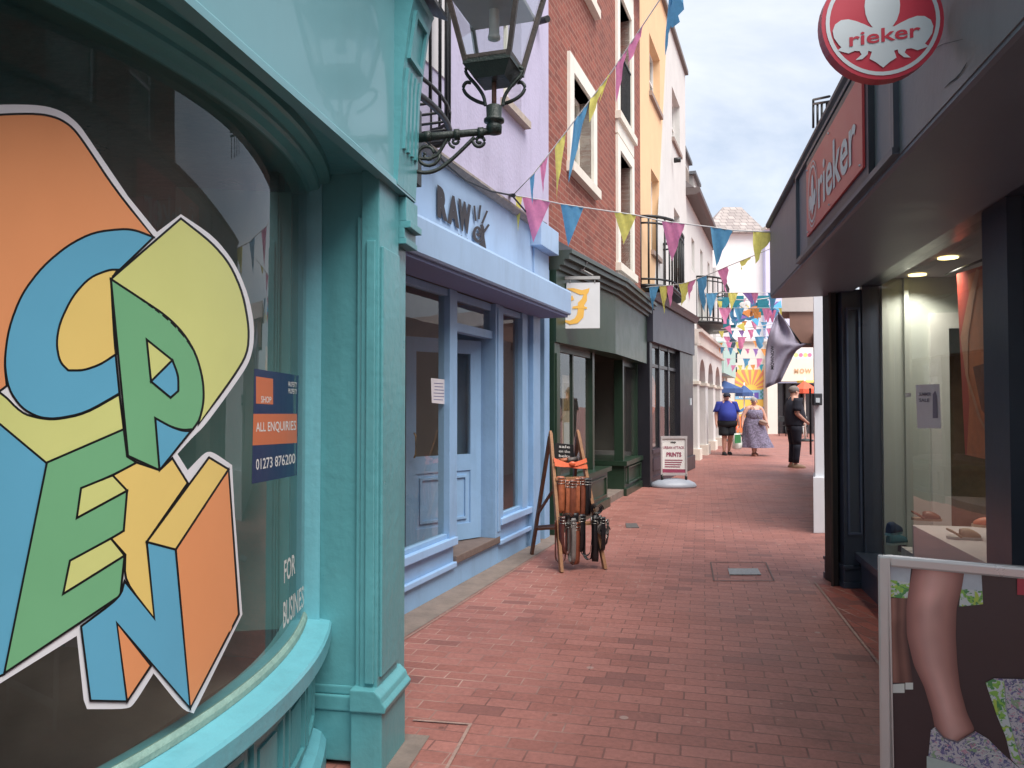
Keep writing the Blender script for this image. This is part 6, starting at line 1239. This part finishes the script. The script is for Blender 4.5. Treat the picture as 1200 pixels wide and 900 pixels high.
bunting('steep bunting string climbing across the red brick house, nearest', [(600, 230, 7.2), (625, 204, 7.1), (653, 168, 7.0), (717, 84, 6.8), (753, 30, 6.6), (775, -3, 6.5), (860, -150, 6.2)],
        [(621, 627, 623.5, 240, 'b'), (633, 642, 636, 227, 'p'), (650, 663, 652, 236, 'y'), (672, 690, 666, 214, 'b'), (692, 716, 690, 143, 'y'), (708, 713, 700, 128, 'y'), (736, 755, 737, 80, 'p'), (721, 735, 722, 120, 'p')])
bunting('upper blue bunting hanging against the sky at the top', [(772, -60, 6.4), (788, -30, 6.0), (802, -20, 5.6), (900, -60, 5.2)], [(785, 802, 790, 33, 'b'), (786, 792, 779, 66, 'b')])
bunting('long nearly level bunting string crossing before the arcade and grey fascia', [(603, 229, 7.3), (643, 236, 7.3), (657, 239, 7.3), (690, 244, 7.3), (745, 252, 7.3), (775, 259, 7.2), (800, 262, 7.1), (833, 266, 6.9), (858, 270, 6.8), (905, 272, 6.3)],
        [(604, 612, 607, 271, 'y'), (612, 645, 625, 284, 'p'), (657, 684, 666, 288, 'b'), (720, 746, 731, 286, 'y'), (775, 803, 787, 306, 'p'), (833, 859, 839, 312, 'b'), (884, 910, 884, 309, 'y')])
bunting('string of small bunched pennants in front of the black balcony', [(757, 337, 12.5), (763, 336, 12.4), (790, 334, 12), (806, 331, 11.6), (830, 322, 11), (853, 312, 10.5), (880, 301, 10), (906, 290, 9.5)],
        [(761, 772, 764, 364, 'b'), (773, 783, 778, 368, 'y'), (780, 789, 786, 365, 'p'), (796, 808, 801, 359, 'y'), (806, 815, 806, 355, 'p'), (817, 829, 824, 366, 'b'), (840, 853, 851, 344, 'p'), (866, 880, 868, 317, 'y')])
bunting('row of pennants level with the black balconies down the lane', [(826, 344, 15), (840, 343, 15), (870, 343, 15), (912, 343, 14.5)], [(827, 841, 832, 372, 'b'), (853, 865, 857, 364, 'y'), (870, 882, 883, 358, 'v'), (880, 889, 885, 358, 'p'), (900, 911, 905, 366, 'b')])
bunting('bunting string passing just above the flag pole', [(838, 361, 17), (870, 361, 17), (925, 361, 16.5)], [(842, 858, 849, 380, 'p'), (860, 872, 866, 381, 'b'), (878, 890, 888, 375, 'o'), (893, 903, 897, 377, 'p'), (912, 922, 919, 376, 'y')])
bunting('lower string of faint bunting before the mint green shop', [(838, 394, 22), (870, 395, 23), (905, 394, 24)], [(848, 857, 853, 405, 'p'), (865, 875, 868, 410, 'p'), (885, 897, 891, 409, 'b'), (898, 905, 902, 404, 'b')])
bunting('lowest string of tiny bunting above the mural', [(838, 420, 27), (905, 420, 29)], [(839, 845, 842, 436, 'y'), (851, 856, 853, 431, 'p'), (870, 879, 873, 433, 'b'), (886, 894, 888, 432, 'p')])
bunting('string of tiny pennants between the lettering and the lilac house', [(838, 402, 25), (905, 398, 26)], [(850, 858, 854, 412, 'p'), (862, 870, 866, 415, 'y'), (882, 889, 886, 408, 'o'), (840, 847, 843, 415, 'o')])
random.seed(21); fb_l = ['high faint bunting string over the cluster of letters', 'bunting string running just under the cluster of letters', 'dense bunting string crossing above the mint green shop', 'bunting string slung low over the navy parasol', 'thin bunting string behind the mauve flag']
for k, (y0, y1, Yd, st_) in enumerate(((352, 346, 20, 9), (388, 384, 20.5, 8), (406, 409, 24.5, 7), (428, 426, 30, 6.5), (372, 378, 21.5, 8.5))):
    x = 840+k*2; fl_s = []
    while x < 900:
        w_ = st_*random.uniform(.8, 1.0); fl_s.append((x, x+w_, x+w_/2+random.uniform(-1.5, 1.5), (y0+(y1-y0)*(x-838)/70)+w_*random.uniform(1.3, 1.7), random.choice('ypbvtopyb'))); x += st_*random.uniform(1.15, 1.7)
    bunting(fb_l[k], [(836, y0, Yd), (870, (y0+y1)/2+1, Yd), (910, y1, Yd+.5)], fl_s)
# clustered cut-out letters sign strung across the lane
cl = thing('letter_banner', at(880, 365, 19), 'cluster of colourful cut-out letters and shapes strung across the lane', 'banner'); random.seed(11)
mb = MB(); mb.tube([at(838, 350, 19), at(880, 352, 19), at(925, 346, 19)], .012, 5); mb.tube([at(845, 385, 19), at(880, 384, 19), at(915, 378, 19)], .01, 5); mb.build('string', cord, cl)
def cutout(txt, x0, x1, y0, y1, m, dy, k):
    x0 -= 1.5; x1 += 1.5; y0 -= 1.5; y1 += 1.5
    mb = MB(); fn = lambda x, y: at(x, y, 19+k); V, Fc = textpoly(txt, .06); g_ = quadfn(fn, (x0, y1), (x1, y1), (x1, y0), (x0, y0)); vs = [mb.bm.verts.new(g_(*v)) for v in V]
    for f in Fc:
        try: mb.bm.faces.new([vs[i] for i in f])
        except ValueError: pass
    mb.build('cut_out_letter', m, cl, solid=.03)
sh = [(848, 356, 'T', f_t), (854, 377, 'L', f_t), (864, 354, 'I', f_t), (862, 368, 'U', f_b), (876, 368, 'C', f_b), (884, 366, 'G', f_o), (894, 354, 'E', f_t), (893, 362, 'T', f_t), (905, 366, 'O', f_b), (909, 361, 'K', f_v), (886, 358, 'N', f_b)]
for k, (x, y, ch, m) in enumerate(sh): cutout(ch, x-5, x+6, y-6, y+6, m, 0, .05*k+.3)
cutout('S', 868, 875, 355, 363, wht, 0, .1); cutout('G', 868, 876, 359, 367, o_ye, 0, .15); cutout('W', 897, 908, 365, 376, f_p, 0, .12); cutout('Y', 844, 855, 362, 378, f_p, 0, .2); cutout('J', 858, 872, 360, 377, f_b, 0, .25); cutout('E', 889, 898, 349, 364, f_t, 0, .2)
for (pts, m) in (([(863, 382), (872, 378), (873, 388)], f_y), ([(912, 366), (919, 363), (922, 374)], f_y), ([(880, 374), (890, 372), (888, 382)], mat('sky cyan', (80, 190, 236), .6)), ([(849, 384), (856, 381), (858, 392)], f_p), ([(905, 360), (915, 352), (917, 366)], mat('sky cyan', (80, 190, 236))), ([(852, 360), (846, 350), (858, 350)], f_t), ([(878, 372), (868, 366), (880, 362)], f_o), ([(862, 376), (868, 368), (876, 372)], f_v)):
    mb = MB(); mb.prism([at(x, y, 18.9) for x, y in pts], (0, .02, 0)); mb.build('cut_out_shape', m, cl)
# ------------------------------------------------------------------ PEOPLE
def skinmesh(name, verts, edges, radii, mat_, parent, root=0, sub=2, xf=None):
    me = bpy.data.meshes.new(name); me.from_pydata(verts, edges, []); o = bpy.data.objects.new(name, me); col.objects.link(o)
    md = o.modifiers.new('s', 'SKIN'); md.use_smooth_shade = True
    lay_ = me.skin_vertices[0].data if len(me.skin_vertices) else None
    if lay_ is None:
        b = bmesh.new(); b.from_mesh(me); b.verts.layers.skin.verify(); b.to_mesh(me); b.free(); lay_ = me.skin_vertices[0].data
    for i, r in enumerate(radii): lay_[i].radius = (r, r) if not isinstance(r, tuple) else r; lay_[i].use_root = (i == root)
    ms2 = o.modifiers.new('d', 'SUBSURF'); ms2.levels = sub; ms2.render_levels = sub
    bpy.context.view_layer.update()
    nm = bpy.data.meshes.new_from_object(o.evaluated_get(bpy.context.evaluated_depsgraph_get())); bpy.data.objects.remove(o); bpy.data.meshes.remove(me)
    nm.name = name; 
    if xf: nm.transform(xf)
    for p in nm.polygons: p.use_smooth = True
    nm.materials.clear(); nm.materials.append(mat_)
    ob = bpy.data.objects.new(name, nm); col.objects.link(ob); nm.transform(Matrix.Translation(-WL[parent])); ob.parent = parent; WL[ob] = WL[parent]; return ob
skin_m = mat('skin', (206, 150, 126), .5, .08, 12); hair_g = mat('grey hair', (150, 146, 142), .8, .2, 60)
def person(base, Hh, face, label, J=None, fat=1.0, clothes=(), skin=skin_m, hair=None, cap=None, name='person'):
    root = thing(name, base, label, 'person')
    M = Matrix.Translation(base) @ Matrix.Rotation(face, 4, 'Z') @ Matrix.Scale(Hh, 4)
    P0 = {'pelvis': (0, 0, .53, .075*fat), 'waist': (0, .01*fat, .62, .072*fat), 'chest': (0, 0, .73, .082*(1+(fat-1)*.6)), 'nb': (0, -.005, .82, .045), 'neck': (0, 0, .858, .032), 'head': (0, .012, .905, .05), 'crown': (0, .0, .95, .046)}
    for s, sd_ in ((1, 'r'), (-1, 'l')):
        P0.update({'sh'+sd_: (s*.1*(1+(fat-1)*.4), 0, .80, .036*(1+(fat-1)*.5)), 'el'+sd_: (s*.14*(1+(fat-1)*.4), -.01, .64, .028*(1+(fat-1)*.5)), 'wr'+sd_: (s*.15*(1+(fat-1)*.4), .04, .505, .018), 'pa'+sd_: (s*.151*(1+(fat-1)*.4), .05, .468, .02),
                   'hi'+sd_: (s*.05, 0, .49, .058*(1+(fat-1)*.6)), 'kn'+sd_: (s*.055, .01, .28, .036*(1+(fat-1)*.4)), 'ca'+sd_: (s*.056, -.005, .19, .034*(1+(fat-1)*.3)), 'an'+sd_: (s*.056, -.01, .05, .022), 'he'+sd_: (s*.056, -.025, .02, .02), 'to'+sd_: (s*.065, .085, .014, .017)})
    for k, v in (J or {}).items(): P0[k] = (*v[:3], v[3] if len(v) > 3 else P0[k][3])
    names = list(P0); idx = {k: i for i, k in enumerate(names)}; V = [P0[k][:3] for k in names]; Rr = [P0[k][3] for k in names]
    E_ = [('pelvis', 'waist'), ('waist', 'chest'), ('chest', 'nb'), ('nb', 'neck'), ('neck', 'head'), ('head', 'crown')]
    for sd_ in 'rl': E_ += [('nb', 'sh'+sd_), ('sh'+sd_, 'el'+sd_), ('el'+sd_, 'wr'+sd_), ('wr'+sd_, 'pa'+sd_), ('pelvis', 'hi'+sd_), ('hi'+sd_, 'kn'+sd_), ('kn'+sd_, 'ca'+sd_), ('ca'+sd_, 'an'+sd_), ('an'+sd_, 'he'+sd_), ('he'+sd_, 'to'+sd_)]
    Ei = [(idx[a], idx[b_]) for a, b_ in E_]
    for sd_, s in (('r', 1), ('l', -1)):          # fingers and thumb
        pa = Vector(P0['pa'+sd_][:3]); wr = Vector(P0['wr'+sd_][:3]); d = (pa-wr).normalized()
        for f in range(4):
            a = pa+Vector((0, (f-1.5)*.009, 0))+d*.012; m_ = a+d*.018+Vector((-s*.003, .002, 0)); t = m_+d*(.014, .018, .016, .011)[f]+Vector((-s*.008, .003, 0)); i0 = len(V); V += [tuple(a), tuple(m_), tuple(t)]; Rr += [.0058, .0055, .0048]; Ei += [(idx['pa'+sd_], i0), (i0, i0+1), (i0+1, i0+2)]
        a = pa-d*.008+Vector((-s*.006, .018, 0)); t = a+d*.02+Vector((-s*.004, .010, 0)); i0 = len(V); V += [tuple(a), tuple(t)]; Rr += [.0065, .0055]; Ei += [(idx['pa'+sd_], i0), (i0, i0+1)]
    i0 = len(V); hx = Vector(P0['head'][:3]); V.append(tuple(hx+Vector((0, .058, -.002)))); Rr.append(.009); Ei.append((idx['head'], i0))
    skinmesh('body', V, Ei, Rr, skin, root, 0, 2, M)
    def pt(x, y, z): return M @ Vector((x, y, z))
    for s in (-1, 1):
        mb = MB(); c_ = M @ (hx+Vector((s*.019, .046, .012))); mb.ell(c_, .012, .008, .008, 6); mb.build('eye', blackm, root)
        mb = MB(); c_ = M @ (hx+Vector((s*.052, .0, .0))); mb.ell(c_, .012, .02, .03, 6, Matrix.Rotation(face, 4, 'Z')); mb.build('ear', skin, root)
    mb = MB(); c_ = M @ (hx+Vector((0, .047, -.027))); mb.ell(c_, .025, .008, .006, 6, Matrix.Rotation(face, 4, 'Z')); mb.build('mouth', mat('lips', (150, 80, 76)), root)
    if hair:
        hc = M @ (hx+Vector((0, -.012, .03))); mb = MB(); mb.ell(hc, .056*Hh, .062*Hh, .052*Hh, 10, Matrix.Rotation(face, 4, 'Z')); 
        for v in mb.bm.verts: v.co += (v.co-hc).normalized()*.006*noise.noise(v.co*40)
        mb.build('hair', hair, root)
    if cap:
        cc = M @ Vector((hx.x, hx.y-.002, hx.z+.03)); mb = MB(); mb.ell(cc, .058*Hh, .063*Hh, .045*Hh, 10, Matrix.Rotation(face, 4, 'Z')); mb.prism([pt(hx.x-.045, hx.y+.04, hx.z+.03), pt(hx.x+.045, hx.y+.04, hx.z+.03), pt(hx.x+.035, hx.y+.1, hx.z+.022), pt(hx.x-.035, hx.y+.1, hx.z+.022)], (0, 0, .012)); mb.build('cap', cap, root)
    for cl_ in clothes:
        nm, m, lofts = cl_; mb = MB()
        for secs in lofts:
            secs = secs(P0) if callable(secs) else secs; rg = []; n = 20
            for (x, y, z, rx_, ry_) in secs: rg.append([mb.bm.verts.new(M @ Vector((x+rx_*cos(2*pi*k/n)*(1+.03*sin(5*k+z*40)), y+ry_*sin(2*pi*k/n), z))) for k in range(n)])
            for A, Bn in zip(rg, rg[1:]):
                for k in range(n): f = mb.bm.faces.new([A[k], A[(k+1) % n], Bn[(k+1) % n], Bn[k]]); f.smooth = True
            mb.bm.faces.new(rg[0]); mb.bm.faces.new(rg[-1])
        mb.build(nm, m, root)
    return root, M, P0
def limb(a, b_, f0, f1, r0, r1):
    def g(P0):
        A, Bq = Vector(P0[a][:3]), Vector(P0[b_][:3]); return [(*A.lerp(Bq, f0+(f1-f0)*i/4), r0+(r1-r0)*i/4, r0+(r1-r0)*i/4) for i in range(5)]
    return g
def shirt(m, w_=.12, b_=.1, sl=.045, belly=0.02):
    return ('shirt', m, [[(0, 0, .50, w_*.86, b_*.92), (0, 0, .52, w_*.9, b_*.96), (0, belly, .60, w_*.96, b_+belly), (0, belly*.6, .68, w_*.93, b_+belly*.4), (0, 0, .745, w_*.9, b_*.9), (0, 0, .79, w_*.82, b_*.75), (0, 0, .822, w_*.56, b_*.56), (0, 0, .85, .04, .042)],
        limb('shr', 'elr', -.25, .78, .052, sl), limb('shl', 'ell', -.25, .78, .052, sl)])
def shorts(m, w_=.13, b_=.1): return ('shorts', m, [[(0, 0, .44, w_*.9, b_*.85), (0, 0, .48, w_, b_), (0, 0, .54, w_*.98, b_)], limb('hir', 'knr', .0, .88, .088, .084), limb('hil', 'knl', .0, .88, .088, .084)])
def trousers(m, w_=.105, b_=.09): return ('trousers', m, [[(0, 0, .45, w_*.85, b_*.85), (0, 0, .49, w_, b_), (0, 0, .54, w_*.98, b_)], limb('hir', 'knr', -.05, 1, .072, .046), limb('hil', 'knl', -.05, 1, .072, .046), limb('knr', 'anr', -.02, .95, .046, .036), limb('knl', 'anl', -.02, .95, .046, .036)])
def shoes(m, nm='shoe'):
    def g(s_):
        def h(P0):
            A, Bq = Vector(P0['he'+s_][:3]), Vector(P0['to'+s_][:3]); return None
        return h
    return [(nm, m, [shoe_loft(s_)]) for s_ in 'rl']
def shoe_loft(s_):
    def h(P0):
        A, Bq = Vector(P0['he'+s_][:3]), Vector(P0['to'+s_][:3]); c_ = (A+Bq)/2; z = min(A.z, Bq.z)-.016
        return [(c_.x, c_.y, z, .03, .082), (c_.x, c_.y, z+.012, .033, .086), (c_.x, c_.y-.005, z+.03, .03, .07), (c_.x, c_.y-.03, z+.05, .025, .035)]
    return h
royal = mat('royal blue polo', (32, 52, 150), .8, .12, 20, .2); blk = mat('black cloth', (26, 28, 34), .85, .15, 20, .2); dkn = mat('dark navy cloth', (34, 36, 50), .85, .12, 20, .2)
c1 = gp(852, 533); h1 = .001; Y1 = c1.y; Hm = (at(850, 458.5, Y1).z)
person(c1, Hm, pi, 'man in a royal blue polo shirt, black shorts and dark cap walking towards the camera', {'knr': (.05, .04, .28), 'car': (.052, .03, .19), 'anr': (.055, .03, .05), 'her': (.055, .015, .02), 'tor': (.06, .12, .014), 'knl': (-.05, .03, .285), 'cal': (-.052, -.03, .2), 'anl': (-.055, -.08, .075), 'hel': (-.055, -.095, .05), 'tol': (-.06, .0, .014), 'crown': (0, .004, .955)}, 1.45, [shirt(royal, .152, .12, .062, .035), shorts(blk, .16, .13)]+shoes(blk), cap=mat('navy cap', (34, 40, 60), .8))
# woman
c2 = gp(884, 534); Hw = at(884, 464.5, c2.y).z
rt, M2, P2_ = person(c2, Hw, pi+.12, 'woman in a long grey floral sundress with grey hair and a crossbody bag', {'elr': (.195, -.01, .66), 'wrr': (.225, .03, .54), 'par': (.235, .04, .505), 'ell': (-.19, -.01, .66), 'wrl': (-.22, .03, .54), 'pal': (-.23, .04, .505), 'knr': (.03, .03, .28), 'knl': (-.03, .0, .28), 'anl': (-.03, -.03, .05), 'anr': (.03, .03, .05), 'her': (.03, .015, .02), 'tor': (.035, .11, .014), 'hel': (-.03, -.05, .02), 'tol': (-.03, .05, .014), 'cal': (-.03, -.01, .19), 'car': (.03, .03, .19)}, 1.45,
     [('dress_bodice', mat('floral dress', (112, 104, 128), .85, .75, 26, .1), [[(0, 0, .6, .145, .12), (0, .01, .66, .135, .12), (0, .02, .72, .145, .125), (0, .01, .775, .12, .09)]])]+shoes(mat('sandal tan', (150, 90, 70)), 'sandal'), hair=hair_g)
mb = MB(); rings = []; n = 40
for z, r_, dx in ((.66, .13, 0), (.58, .155, 0), (.48, .18, .0), (.38, .195, -.005), (.28, .215, -.012), (.17, .245, -.022), (.14, .25, -.025)):
    ring = []
    for k in range(n):
        t = 2*pi*k/n; rr_ = r_*(1+.06*sin(7*t+z*6)*(0.7-z)*2); ring.append(mb.bm.verts.new(M2 @ Vector((dx*2.2+rr_*cos(t)*1.05, rr_*sin(t)*.85, z))))
    rings.append(ring)
for A, Bn in zip(rings, rings[1:]):
    for k in range(n): f = mb.bm.faces.new([A[k], A[(k+1) % n], Bn[(k+1) % n], Bn[k]]); f.smooth = True
mb.build('dress_skirt', mat('floral dress', (112, 104, 128)), rt)
mb = MB(); mb.tube([M2 @ Vector(v) for v in ((.03, .09, .79), (.02, .12, .72), (-.03, .16, .62), (-.07, .17, .58))], .008, 5); mb.tube([M2 @ Vector(v) for v in ((.05, .06, .83), (.03, .09, .79))], .008, 5); tag(mb.build('bag_strap', mat('bag strap', (120, 110, 110))), 'thin strap', 'strap') if False else mb.build('bag_strap', mat('bag strap', (120, 110, 110)), rt)
hb_ = thing('handbag', M2 @ Vector((-.09, .17, .5)), 'small beige crossbody bag worn by the woman in the sundress', 'handbag')
mb = MB(); mb.ell(M2 @ Vector((-.08, .175, .56)), .13, .07, .075, 8, Matrix.Rotation(.3, 4, 'Y')); mb.build('pouch', mat('beige bag', (168, 140, 124), .7), hb_); mb = MB(); mb.ell(M2 @ Vector((-.08, .19, .57)), .12, .06, .05, 8, Matrix.Rotation(.3, 4, 'Y')); mb.build('flap', mat('beige flap', (150, 122, 108), .7), hb_)
# carrier bag in her hand, orange bag
pb = at(864, 509, c2.y-.05); bgm = mat('white carrier bag', (214, 220, 214), .4, .1, 9)
cbg = thing('carrier_bag', at(864, 526, c2.y-.05), 'green and white plastic carrier bag hanging between the couple', 'bag'); mb = MB(); cY = c2.y-.05
secs = [(860.5, 867.5, 508), (859.5, 869, 514), (858.5, 870, 520), (858, 869.5, 525), (861, 867, 526.5)]; rg = []
for a, b_, y in secs:
    A, Bq = at(a, y, cY), at(b_, y, cY); m_ = (A+Bq)/2; rx_ = (Bq.x-A.x)/2; rg.append([mb.bm.verts.new((m_.x+rx_*cos(t), cY+rx_*.6*sin(t), m_.z)) for t in [2*pi*k/14 for k in range(14)]])
for A, Bn in zip(rg, rg[1:]):
    for k in range(14): f = mb.bm.faces.new([A[k], A[(k+1) % 14], Bn[(k+1) % 14], Bn[k]]); f.smooth = True
mb.bm.faces.new(rg[-1]); mb.build('sack', bgm, cbg, solid=.004)
mb = MB(); mb.use(mat('bag green', (40, 130, 70), .4)); mb.pxpoly([(861, 509.5), (868, 509), (868.5, 519), (861, 519.5)], lambda x, y: at(x, y, cY-.18)); mb.build('printed_panel', None, cbg)
mb = MB(); mb.tube([at(862, 508, cY), at(865, 499.5, cY), at(867, 508, cY)], .012, 5); mb.build('handle', bgm, cbg)
mb = MB(); mb.hexa([at(857.5, 504, c1.y+.5), at(863.5, 504, c1.y+.5), at(863.5, 504, c1.y+.7), at(857.5, 504, c1.y+.7), at(858, 486, c1.y+.5), at(863, 486, c1.y+.5), at(863, 486, c1.y+.7), at(858, 486, c1.y+.7)])
obg = mb.build('shoulder_bag', orc, bevel=.03); tag(obg, 'orange shoulder bag between the man and the woman', 'bag')
# man in profile on the right, looking right
c3 = gp(931, 548); H3 = at(931, 450.5, c3.y).z
person(c3, H3, -pi/2+.1, 'bald grey-haired man in dark polo and navy trousers standing sideways on the right', {'elr': (.13, -.03, .65), 'wrr': (.11, .09, .56), 'par': (.09, .12, .54), 'ell': (-.13, -.02, .65), 'wrl': (-.1, .09, .56), 'pal': (-.08, .12, .54), 'crown': (0, -.01, .95)}, 1.15, [shirt(dkn, .125, .11, .05, .015), trousers(mat('navy trousers', (24, 26, 42), .85, .1, 20))]+shoes(mat('tan shoes', (150, 120, 90), .6)), hair=mat('cropped grey hair', (120, 112, 108), .9, .2, 60))
# figure added behind the pane to stand in for a reflection
c4 = L.p(1.0, -.75, 0) ; c4 = Vector((L.p(1.25, -.7, 0).x, L.p(1.25, -.7, 0).y, .0))
person(c4, 1.72, .6, 'figure in dark clothing behind the left pane of the green shop, standing in for a reflection', None, 1.1, [shirt(dkn, .12, .1), trousers(mat('navy trousers', (24, 26, 42)))]+shoes(blk), hair=mat('cropped grey hair', (120, 112, 108)))
